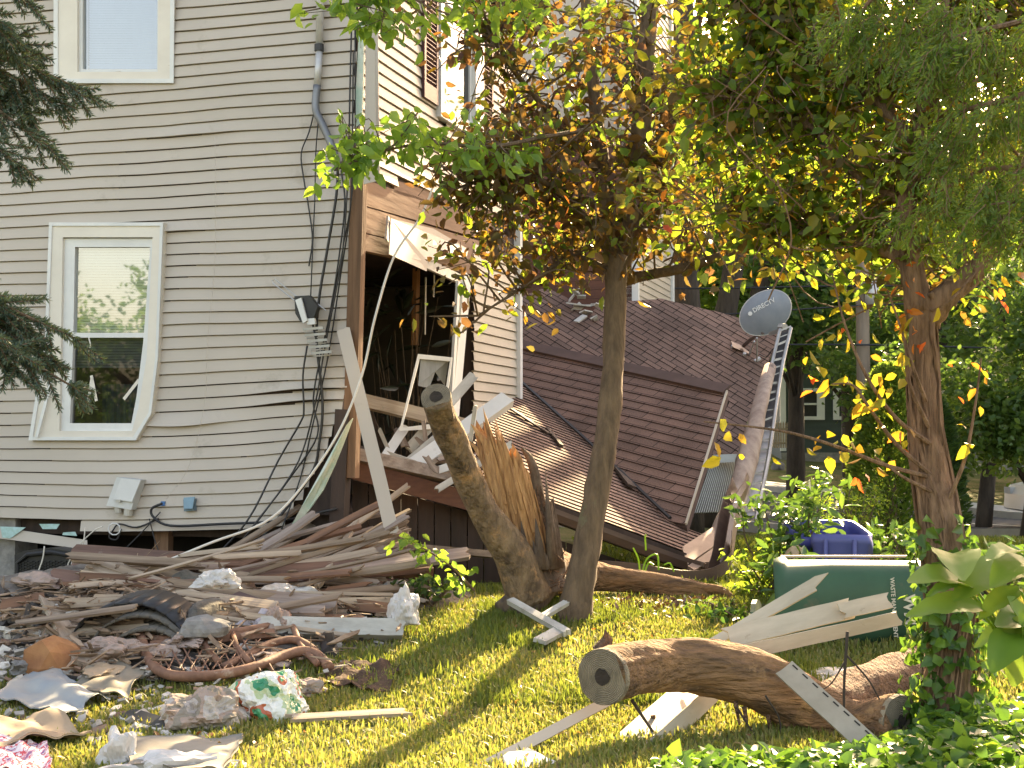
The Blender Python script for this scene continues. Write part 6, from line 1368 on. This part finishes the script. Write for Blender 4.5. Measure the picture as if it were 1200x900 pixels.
# dry clippings and fallen leaves
pts = [(x, y, gz(x, y) + .02) for x, y in ((r.uniform(-3.5, 3), r.uniform(7, 12)) for _ in range(500)) if mound(x, y) < .05]
lf_ = leafmesh('fallen_leaves', pts, .045, leafmat('dry_leaf', [(.22, .12, .05), (.35, .24, .1), (.28, .08, .03), (.2, .2, .06)], .3, 1.2), wid=.6, up=3, droop=0); tag(lf_, 'dry leaves scattered on the lawn', 'fallen leaves', kind='stuff')
# ivy carpet bottom right
pts = []
while len(pts) < 5200:
    px, py = r.uniform(770, 1230), r.uniform(800, 960); lim = 886 - max(0, (px - 860)) * .10 - (30 if px > 1080 else 0) + 12 * noise.noise(V((px * .02, 1, 1)))
    if py < lim: continue
    p = G(px, py, .03 + .16 * r.random() ** 2); pts.append(tuple(p))
iv = leafmesh('ivy_ground_cover', pts, .075, m_livy, wid=.95, up=1.4, droop=.1, blunt=.55); tag(iv, 'ivy ground cover in the lower right corner', 'ivy', kind='stuff')
# ivy on the trunk
ivt = empty('climbing_ivy', G(1105, 872), 'dark ivy climbing the base of the shaggy trunk', 'ivy'); s = spline(T2[:5], 10); rd = lerpn([.20, .175, .145, .135, .13], len(s)); pts = []; nn_ = []
for i in range(950):
    u = r.random() ** 2.4; k = min(int(u * len(s)), len(s) - 1); th = r.uniform(math.pi * .9, math.pi * 2.1); rad_ = rd[k] + .02 + abs(r.gauss(0, .05)) * (1.6 - u * 1.2)
    d = V((math.cos(th), math.sin(th), 0)); p = s[k] + d * rad_ + V((0, 0, r.gauss(0, .03))); pts.append(tuple(p)); nn_.append(tuple(d * 2))
leafmesh('foliage', pts, .072, m_livy, ivt, wid=.95, droop=.6, blunt=.5, nrm_=nn_)
mb = MB()
for i in range(14): th = r.uniform(math.pi, 2 * math.pi); mb.tube([s[k] + V((math.cos(th + k * .03), math.sin(th + k * .03), 0)) * (rd[k] + .012) for k in range(0, 30, 2)], .006, 4)
mb.build('stem', m_bark2, ivt)
pts = []
for i in range(420): px = r.gauss(1108, 45); py = r.gauss(800, 45); pts.append(tuple(P(px, py, 7.75 + r.gauss(0, .15))))
# ---- big leaved shrub at right edge
bs = empty('broad_leaved_shrub', G(1215, 900), 'lime green broad leaved shrub at the right edge', 'shrub')
mb = MB(); BLV = [((1155, 715), (1066, 708), .34), ((1135, 690), (1072, 668), .22), ((1125, 684), (1090, 684), .20), ((1200, 668), (1120, 690), .25), ((1195, 735), (1140, 745), .5), ((1195, 740), (1165, 775), .55), ((1205, 720), (1190, 800), .6), ((1195, 690), (1150, 712), .22), ((1215, 660), (1165, 672), .3), ((1240, 700), (1210, 780), .6), ((1180, 700), (1215, 745), .5), ((1200, 650), (1160, 640), .2), ((1115, 650), (1128, 664), .3), ((1225, 740), (1175, 720), .5)]
st_ = P(1260, 960, 4.6)
mstem = m_llime
for a, b, wr in BLV:
    pa, pb = P(*a, 4.55 + r.uniform(-.1, .1)), P(*b, 4.45 + r.uniform(-.15, .1)); d = pb - pa; L_ = d.length; d.normalize(); sdv = d.cross(V((r.uniform(-.2, .2), -.5, 1))).normalized(); nr_ = sdv.cross(d); n = 8; base_ = len(mb.v)
    for i in range(n + 1):
        u = i / n; wd = (.26 + wr * .5) * L_ * 1.25 * math.sin(math.pi * min(1, u * .93 + .05)) ** .8 * (1 - .25 * u); c = pa + d * L_ * u + nr_ * (.10 * L_ * math.sin(u * 3) - .05 * u)
        for v in (-1, -.5, 0, .5, 1): mb.v.append(c + sdv * wd * v * .5 + nr_ * (abs(v) * wd * .16 + .004 * math.sin(u * 20 + v)))
    for i in range(n):
        for v in range(4): q = base_ + i * 5 + v; mb.f.append((q, q + 1, q + 6, q + 5))
mb.build('foliage', leafmat('broad_leaf', [(.10, .20, .03), (.13, .24, .04), (.16, .25, .04)], .5, 1.4, .5), bs, True)
mb = MB()
for a, b, wr in BLV: pa = P(*a, 4.55); mb.tube(spline([pa, pa.lerp(st_, .3) + V((.05, 0, .0)), st_.lerp(pa, .2) + V((.05, 0, 0)), st_ + V((0, .1, -.6))], 4), .005, 5)
mb.build('stem', m_llime, bs)
# sapling with lime leaves by the stump
sg = empty('sapling', G(560, 705), 'small sapling with lime leaves in front of the laths', 'sapling')
s = spline([P(556, 692, 11.0), P(530, 665, 10.95), P(500, 645, 10.9), P(466, 628, 10.9)], 6); mb = MB(); mb.tube(s, lerpn([.010, .004], len(s)), 6); s2 = spline([P(548, 700, 11.0), P(536, 690, 10.95), P(533, 675, 10.9)], 4); mb.tube(s2, .006, 5); mb.build('stem', m_bark2, sg)
pts = [tuple(p + V((r.gauss(0, .05), r.gauss(0, .05), r.gauss(0, .045)))) for p in s[6:] for _ in range(4)] + [tuple(P(538, 680, 10.9) + V((r.gauss(0, .06), r.gauss(0, .06), r.gauss(0, .05)))) for _ in range(14)]
leafmesh('foliage', pts, .075, m_llime, sg, wid=.6, droop=.8, up=.2)
# strappy plant on the gutter
gp = empty('strappy_weed', G(765, 690), 'strappy green weed arching by the brown gutter', 'weed'); mb = MB()
for q in ([(750, 672), (748, 655), (742, 642)], [(752, 672), (758, 655), (770, 650), (772, 668)], [(755, 672), (760, 660), (766, 662)], [(757, 645), (756, 630), (757, 626)], [(790, 670), (785, 660), (778, 662)]): mb.tube(spline([P(x, y, 12.9) for x, y in q], 4), .010, 4)
mb.build('blade', m_llime, gp)
def shrub(name, px, py, Y, rx, rz, n, size, m, label, wid=.45, cat='shrub', seed=0, group=None, up=.6, ry=None, droop=.1, zoff=0, nst=9):
    c = P(px, py, Y); b = V((c.x, c.y, gz(c.x, c.y))); t = empty(name, b, label, cat, group); rr = random.Random(seed); mb = MB(); L = []
    tips = []
    for i in range(nst * 3):
        th = rr.uniform(0, 6.28); u = rr.random() ** .5; tip = c + V((math.cos(th) * u * rx, math.sin(th) * u * (ry or rx), rr.uniform(-1, 1) * rz)); tips.append(tip)
        if i < nst * 2: s = spline([b + V((rr.gauss(0, .05), rr.gauss(0, .05), 0)), b.lerp(tip, .5) + V((rr.gauss(0, .06), 0, .05)), tip], 4); mb.tube(s, lerpn([.012, .004], len(s)), 5)
    for i in range(n): p = rr.choice(tips); L.append((p.x + rr.gauss(0, rx * .16), p.y + rr.gauss(0, rx * .16), max(p.z + rr.gauss(0, rz * .2), b.z + .02)))
    mb.build('stems', m_bark, t); leafmesh('foliage', L, size, m, t, wid=wid, up=up, droop=droop); return t
m_rhodo = leafmat('rhododendron_leaf', [(.05, .10, .025), (.07, .14, .03), (.10, .19, .04), (.14, .22, .05)], .3, 1.8, .35)
shrub('rhododendron', 925, 605, 12.3, .42, .32, 420, .12, m_rhodo, 'rhododendron with glossy leaves left of the blue tubs', .38, seed=1)
shrub('rhododendron', 930, 668, 11.3, .25, .16, 110, .12, m_rhodo, 'low rhododendron sprawling behind the green bin mouth', .38, seed=2)
shrub('rhododendron', 1045, 640, 12.4, .45, .14, 260, .12, m_rhodo, 'rhododendron between the blue tub and the shaggy trunk', .38, seed=3)
shrub('rhododendron', 1165, 664, 11.6, .55, .14, 420, .12, m_rhodo, 'rhododendron right of the shaggy trunk', .38, seed=4)
shrub('leafy_weed', 893, 672, 12.2, .26, .22, 380, .08, m_lgreen, 'bushy green weed at the end of the bent gutter', .5, seed=5)
shrub('leafy_weed', 865, 720, 11.2, .5, .06, 300, .08, m_livy, 'low green weed beyond the white sticks right of the limb', .5, seed=6)
shrub('leafy_weed', 500, 690, 11.6, .35, .10, 260, .07, m_ldark, 'dark weed patch at the foot of the stump', .5, seed=7)
shrub('leafy_weed', 130, 690, 12.2, .35, .07, 160, .06, m_lgreen, 'grassy weed growing beside the woven bin', .15, seed=8)
shrub('juniper', 985, 600, 15.5, .5, .25, 1500, .05, m_lgreen, 'low bushy juniper beyond the blue tubs', .3, seed=9, nst=20)
shrub('house_plant_foliage', 475, 400, 15.3, .5, .75, 60, .24, leafmat('shaded_house_leaf', [(.014, .022, .012), (.02, .03, .015)], .1, 1), 'tall dark leafy house plant standing in the dim room', .22, cat='plant', seed=10)  # leaf colour near black, with the dim room's shade painted in
# arborvitae
def conifer(name, bx_, by, h, rad, n, m, label, seed):
    b = V((bx_, by, gz(bx_, by))); t = empty(name, b, label, 'evergreen'); rr = random.Random(seed); mb = MB(); mb.tube([b, b + Zv * h * .9], [.08, .02], 8); mb.build('trunk', m_bark, t); L = []; D_ = []
    for i in range(n):
        u = rr.random() ** .75; th = rr.uniform(0, 6.28); lump = 1 + .22 * noise.noise(V((math.cos(th) * 1.6, math.sin(th) * 1.6, u * h * 1.3 + seed))); rr_ = rad * (1 - u) ** .45 * min(1, .55 + u * 3) * lump * (1 - abs(rr.gauss(0, .14)))
        L.append((b.x + rr_ * math.cos(th), b.y + rr_ * math.sin(th), b.z + .05 + u * h)); D_.append((math.cos(th) * 1.2, math.sin(th) * 1.2, .9))
    leafmesh('foliage', L, .085, m, t, wid=.35, dirs=D_, up=.2); return t
c = P(1045, 600, 17.0); conifer('arborvitae', c.x, c.y, 2.15, .62, 13000, m_cedar, 'rounded dark green arborvitae beyond the shaggy trunk', 3)
c = P(1085, 600, 18.5); conifer('arborvitae', c.x, c.y, 1.9, .62, 8000, m_ldark, 'smaller darker arborvitae behind the rounded one', 5)
# ------------------------------------------------------------------ background trees
def bgtree(name, x, y, h, cr, label, m, seed, n=5200, size=.24, trunkr=.22, low=.28, mb_=None, group=None, spread=None, arms=9):
    b = V((x, y, gz(x, y) - .1)); t = empty(name, b, label, 'tree', group); rr = random.Random(seed); mb = MB()
    tp = [b, b + V((rr.gauss(0, .1), 0, h * .3)), b + V((rr.gauss(0, .3), 0, h * .6)), b + V((rr.gauss(0, .4), 0, h * .92))]; s = spline(tp, 5); mb.tube(s, lerpn([trunkr * 1.15, trunkr * .85, trunkr * .55, trunkr * .15], len(s)), 10, .12, sd=seed)
    cl_ = []
    for i in range(arms * 4):
        u = rr.uniform(low, 1); z = h * u; prof = math.sin(math.pi * min(1, .18 + (u - low) / (1 - low) * .78)) ** .7; R_ = cr * prof; th = rr.uniform(0, 6.28); q = rr.uniform(.35, 1); c = b + V((math.cos(th) * R_ * q, math.sin(th) * R_ * q, z + rr.uniform(-.2, .2))); cl_.append((c, cr * rr.uniform(.18, .34)))
        if i < arms * 2: k = min(len(s) - 1, int(max(.2, u - .18) * len(s))); mb.tube(spline([s[k], s[k].lerp(c, .5) + V((0, 0, .2)), c], 3), lerpn([trunkr * .25, trunkr * .06], 7), 5)
    mb.build('trunk', mb_ or m_barkd, t, True); L = []
    for i in range(n): c, q = rr.choice(cl_); v = V((rr.gauss(0, 1), rr.gauss(0, 1), rr.gauss(0, .65))); v = v.normalized() * q * rr.uniform(.55, 1.15) if rr.random() < .7 else v * q * .5; L.append((c.x + v.x, c.y + v.y, c.z + v.z))
    leafmesh('crown', L, size, m, t, wid=.6, droop=.3); return t
m_far = leafmat('far_leaf', [(.05, .10, .025), (.07, .13, .03), (.09, .15, .035), (.06, .10, .04)], .45, 2.2)
m_fard = leafmat('far_dark_leaf', [(.05, .10, .035), (.07, .125, .04), (.09, .15, .045)], .5, 2.4)
m_farb = leafmat('far_bright_leaf', [(.09, .17, .03), (.12, .21, .04), (.15, .23, .04)], .5, 2.2)
def bg(px, Y): return (px - 600) / F * Y, Y
SPEC = [ # px, Y, h, crown r, mat, low, leafsize, n, trunk, label
 (790, 34, 10, 3.3, m_farb, .36, .28, 6000, .34, 'bright green maple behind the fallen roof ridge'),
 (860, 42, 12, 4.2, m_far, .30, .30, 6000, .36, 'tall green tree behind the satellite dish'),
 (931, 31, 8.2, 2.8, m_fard, .42, .26, 6500, .20, 'dark tree with a thick trunk in front of the green house'),
 (1000, 44, 12, 5.0, m_fard, .34, .30, 6500, .30, 'dark tree behind the utility pole'),
 (1105, 38, 9.0, 3.8, m_fard, .26, .28, 7000, .25, 'dark shade tree right of the utility pole'),
 (1150, 27, 6.2, 2.6, m_far, .30, .20, 8500, .14, 'bright green dogwood beyond the shaggy trunk'),
 (1200, 20, 4.2, 1.7, m_far, .36, .15, 8500, .09, 'nearest bright green dogwood at the right edge'),
 (1240, 42, 8.6, 4.0, m_far, .15, .30, 6000, .25, 'green street tree beyond the right edge'),
 (720, 42, 15, 5.0, m_far, .35, .32, 5000, .36, 'green tree rising behind the rear wing'),
 (650, 30, 13, 3.6, m_farb, .40, .28, 4500, .30, 'yellow green tree crown above the front wing roof'),
 (900, 68, 17, 7.0, m_far, .12, .45, 5500, .4, 'far tree behind the green house'),
 (1030, 72, 16, 7.5, m_fard, .10, .45, 5500, .4, 'far dark tree in the row past the green house'),
 (1150, 66, 11.5, 7.0, m_far, .08, .45, 6500, .4, 'far tree past the street at right'),
 (1270, 64, 10, 7.0, m_fard, .08, .45, 5000, .4, 'far dark tree at the right past the street'),
 (800, 75, 17, 7.5, m_fard, .10, .45, 5500, .4, 'far dark tree behind the roof ridge'),
 (1304, 36, 11.5, 4.0, m_farb, .15, .30, 6500, .25, 'tall bright tree across the street past the right edge'),
 (690, 80, 18, 8, m_far, .10, .5, 5000, .4, 'far tree hidden behind the house wing'),
]
for k, (px, Y, h, cr_r, m_, low, ls, n, tr, lb) in enumerate(SPEC):
    x, y = bg(px, Y); bgtree('broadleaf_tree', x, y, h, cr_r, lb, m_, 50 + k, int(n * 1.9), ls * .68, tr, low, group='trees beyond the wreck')
for (px, Y, l1, r_, lb) in ((803, 26, 3, .30, 'thick bare trunk behind the roof ridge'), (835, 27, 4, .24, 'dark leaning trunk left of the satellite dish'), (850, 29, 5, .2, 'slim trunk just behind the satellite dish')):
    x, y = bg(px, Y); b = V((x, y, gz(x, y) - .1)); t = empty('tree_trunk', b, lb, 'tree trunk'); mb = MB(); s = spline([b, b + V((.05, 0, 3)), b + V((.5 * (l1 - 3), 0, 6)), b + V((.9 * (l1 - 3), 0, 15.5))], 5); mb.tube(s, lerpn([r_ * 1.2, r_, r_ * .8, r_ * .5], len(s)), 10, .12); mb.build('trunk', m_barkd, t, True)
    L = [tuple(b + V((.6 * (l1 - 3) + r.gauss(0, 1.3), r.gauss(0, 1.0), 15.5 + r.gauss(0, .8)))) for _ in range(1500)]; leafmesh('crown', L, .26, m_far, t, wid=.7)
# trees behind the viewer, mirrored in the panes
for k, (x, y, h) in enumerate(((-21, -3, 5.6), (-26, -2, 6.6), (-22, -9, 6.2), (-17, -12, 7.5))): bgtree('broadleaf_tree', x, y, h, 3.2, ['round tree mirrored in the leaning window', 'tree standing well behind the lawn', 'tall tree behind the lawn to the left', 'tree at the far left behind the lawn'][k], m_farb, 90 + k, 7000, .19, .25, .15)
# ------------------------------------------------------------------ across the street
fh = empty('green_grey_house', V((21, 52, 1.2)), 'dark green grey house with white trimmed windows across the street', 'house')
m_fw = mat('dark_green_siding', (.055, .075, .07), (.045, .06, .058), .7, (.5, .5, 9), 4)
HY = 50.0
def FH(px, py): return P(px, py, HY)
a = FH(915, 532); b_ = FH(1300, 532); zb_ = a.z - .6; mb = MB()
mb.prism([V((a.x, HY, zb_)), V((b_.x, HY, zb_)), V((b_.x, HY, zb_ + 4.3)), V((a.x, HY, zb_ + 4.3))], (0, 7, 0)); mb.build('wall', m_fw, fh)
mb = MB(); mb.prism([V((a.x - .5, HY - .5, zb_ + 4.3)), V((b_.x + .5, HY - .5, zb_ + 4.3)), V((b_.x + .5, HY + 3.5, zb_ + 6.6)), V((a.x - .5, HY + 3.5, zb_ + 6.6))], (0, 0, .15)); mb.prism([V((a.x - .5, HY + 7.5, zb_ + 4.3)), V((a.x - .5, HY + 3.502, zb_ + 6.6)), V((b_.x + .5, HY + 3.502, zb_ + 6.6)), V((b_.x + .5, HY + 7.5, zb_ + 4.3))], (0, 0, .15)); mb.build('roof', m_edge, fh)
mb = MB(); mb.box(V(((a.x + b_.x) / 2, HY - .03, zb_ + .35)), V(((b_.x - a.x) / 2, 0, 0)), V((0, .03, 0)), V((0, 0, .3))); mb.build('foundation', m_stone, fh)
mb = MB(); mb.box(V((a.x + .08, HY - .03, zb_ + 2.5)), V((.1, 0, 0)), V((0, .03, 0)), V((0, 0, 1.8))); mb.build('corner_trim', m_white, fh)
for (x0, x1, y0, y1) in ((932, 966, 455, 492), (976, 1008, 455, 492), (1040, 1066, 455, 490), (1138, 1152, 478, 500), (1180, 1200, 478, 500)):
    q = [FH(x0, y0), FH(x1, y0), FH(x1, y1), FH(x0, y1)]; i0 = [FH(x0 + 7, y0 + 4), FH(x1 - 9, y0 + 4), FH(x1 - 9, y1 - 4), FH(x0 + 7, y1 - 4)] if x1 - x0 > 22 else [FH(x0 + 2, y0 + 2), FH(x1 - 2, y0 + 2), FH(x1 - 2, y1 - 2), FH(x0 + 2, y1 - 2)]
    fr_ = ring([p + V((0, -.001, 0)) for p in q], [p + V((0, -.001, 0)) for p in i0], V((0, -.08, 0)), V((0, -.01, 0))).build('window', m_white, fh)
    mb = MB(); mb.prism([p + V((0, -.03, 0)) for p in i0], (0, .015, 0)); pn = mb.build('pane', m_glass2 if False else m_black, fr_)
    mb = MB(); c1 = (i0[0] + i0[3]) / 2; c2 = (i0[1] + i0[2]) / 2; mb.bar(c1 + V((0, -.05, 0)), c2 + V((0, -.05, 0)), .07, .02); mb.build('glazing_bar', m_white, fr_)
pf = empty('picket_fence', P(905, 515, 46), 'low wooden picket fence left of the green house', 'fence'); mb = MB()
for i in range(22): p = P(862 + i * 2.9, 512, 46); mb.prism([V((p.x, p.y, p.z - .35)), V((p.x + .055, p.y, p.z - .35)), V((p.x + .055, p.y, p.z + .42)), V((p.x + .027, p.y, p.z + .5)), V((p.x, p.y, p.z + .42))], (0, .02, 0))
mb.build('pickets', m_woodlt, pf)
mb = MB(); p = P(862, 512, 46.05); q = P(926, 512, 46.05); mb.bar(p + Zv * .25, q + Zv * .25, .06, .03); mb.bar(p - Zv * .2, q - Zv * .2, .06, .03); mb.build('rail', m_woodlt, pf)
up_l = empty('utility_pole', V((bg(1013, 25)[0], 25, gz(*bg(1013, 25)))), 'weathered wooden utility pole carrying wires across the street', 'utility pole')
x, y = bg(1013, 25); b = V((x, y, gz(x, y) - .1)); mb = MB(); mb.tube([b, b + V((-.02, 0, 5)), b + V((-.03, 0, 7.2))], [.12, .11, .09], 12, .04); mb.build('pole', mat('pole_wood', (.30, .25, .20), (.19, .155, .125), .9, (7, 7, 1), 7, .4), up_l, True)
tz_ = P(1013, 345, 25).z; mb = MB(); mb.tube([V((x + .1, y - .2, tz_ - .2)), V((x + .1, y - .2, tz_ + .2))], .12, 14); mb.build('transformer', m_steel, up_l, True)
for (y0, y1, lb) in ((334, 336, 'upper overhead wire crossing behind the satellite dish'), (366, 350, 'lower overhead wire crossing behind the satellite dish'), (400, 408, 'lowest overhead wire behind the crumpled gutter')):
    mb = MB(); mb.tube(spline([P(560, y0, 25.5), P(800, y0 + 4, 25.2), P(1013, (y0 + y1) / 2, 25 - .18), P(1240, y1 + 2, 24.5), P(1500, y1 + 8, 24)], 6), .015, 5); tag(mb.build('overhead_wire', m_black, None), lb, 'wire')
crumple('garden_rock', P(912, 545, 30) - Zv * .1, (.16, .14, .14), m_grocks, 'small round rock on the far lawn at the tree foot', 'rock', .15, 3, 80, ridge=False)
# parked car nose at the right edge
cx, cyy = bg(1192, 26.5); z0 = gz(cx, cyy) + .05
car = empty('parked_car', V((cx, cyy, z0)), 'white parked car just showing at the right edge', 'car')
m_car = mat('white_car_paint', (.72, .73, .75), (.70, .71, .73), .25, (1, 1, 1), spec=.6)
prof = [(0, .35), (.02, .62), (.12, .78), (.9, .95), (1.05, 1.0), (1.75, 1.45), (3.1, 1.48), (4.0, 1.05), (4.35, .98), (4.4, .4), (3.95, .3), (.4, .28)]
mb = MB(); prev = []; secw = [(-.85, .0), (-.80, .04), (.80, .04), (.85, .0)]
n = len(prof); 
for yy, ins in ((-.86, .07), (-.80, 0), (.80, 0), (.86, .07)):
    for (u, z) in prof:
        k = .18 if z > 1.0 else 0; yq = math.copysign(abs(yy) - (z - 1.0) * .35 if z > 1.0 else abs(yy), yy); zz = z - ins * .4; mb.v.append(V((cx + u + (ins if u < 2 else -ins), cyy + yq, z0 + zz)))
for i in range(3):
    for k in range(n): mb.f.append((i * n + k, i * n + (k + 1) % n, (i + 1) * n + (k + 1) % n, (i + 1) * n + k))
mb.f.append(tuple(range(n))); mb.f.append(tuple(reversed(range(3 * n, 4 * n)))); mb.build('body', m_car, car)
mb = MB(); mb.prism([V((cx + 1.25, cyy - .83, z0 + 1.02)), V((cx + 3.7, cyy - .83, z0 + 1.02)), V((cx + 3.05, cyy - .69, z0 + 1.40)), V((cx + 1.85, cyy - .69, z0 + 1.40))], (0, -.02, 0)); mb.prism([V((cx + 1.12, cyy - .7, z0 + 1.05)), V((cx + 1.12, cyy + .7, z0 + 1.05)), V((cx + 1.72, cyy + .6, z0 + 1.42)), V((cx + 1.72, cyy - .6, z0 + 1.42))], (-.03, 0, .03)); mb.build('window', m_black, car)
for u in (.85, 3.55):
    for sgn in (-1, 1):
        mb = MB(); c = V((cx + u, cyy + sgn * .78, z0 + .31)); mb.tube([c - V((0, .11, 0)), c + V((0, .11, 0))], .315, 22); wh = mb.build('wheel', m_black, car); mb = MB(); mb.tube([c + V((0, sgn * .112, 0)), c + V((0, sgn * .122, 0))], .19, 14); mb.build('rim', m_alu, wh)
for sgn in (-1, 1):
    mb = MB(); mb.box(V((cx + .05, cyy + sgn * .6, z0 + .68)), V((.05, 0, 0)), V((0, .17, 0)), V((0, 0, .06))); mb.build('headlight', mat('lamp_lens', (.6, .62, .65), None, .1), car)
if pot.name in bpy.data.objects and not pot.children: bpy.data.objects.remove(pot)
if 'house_plant_foliage' in bpy.data.objects: bpy.data.objects['house_plant_foliage'].name = 'house_plant'
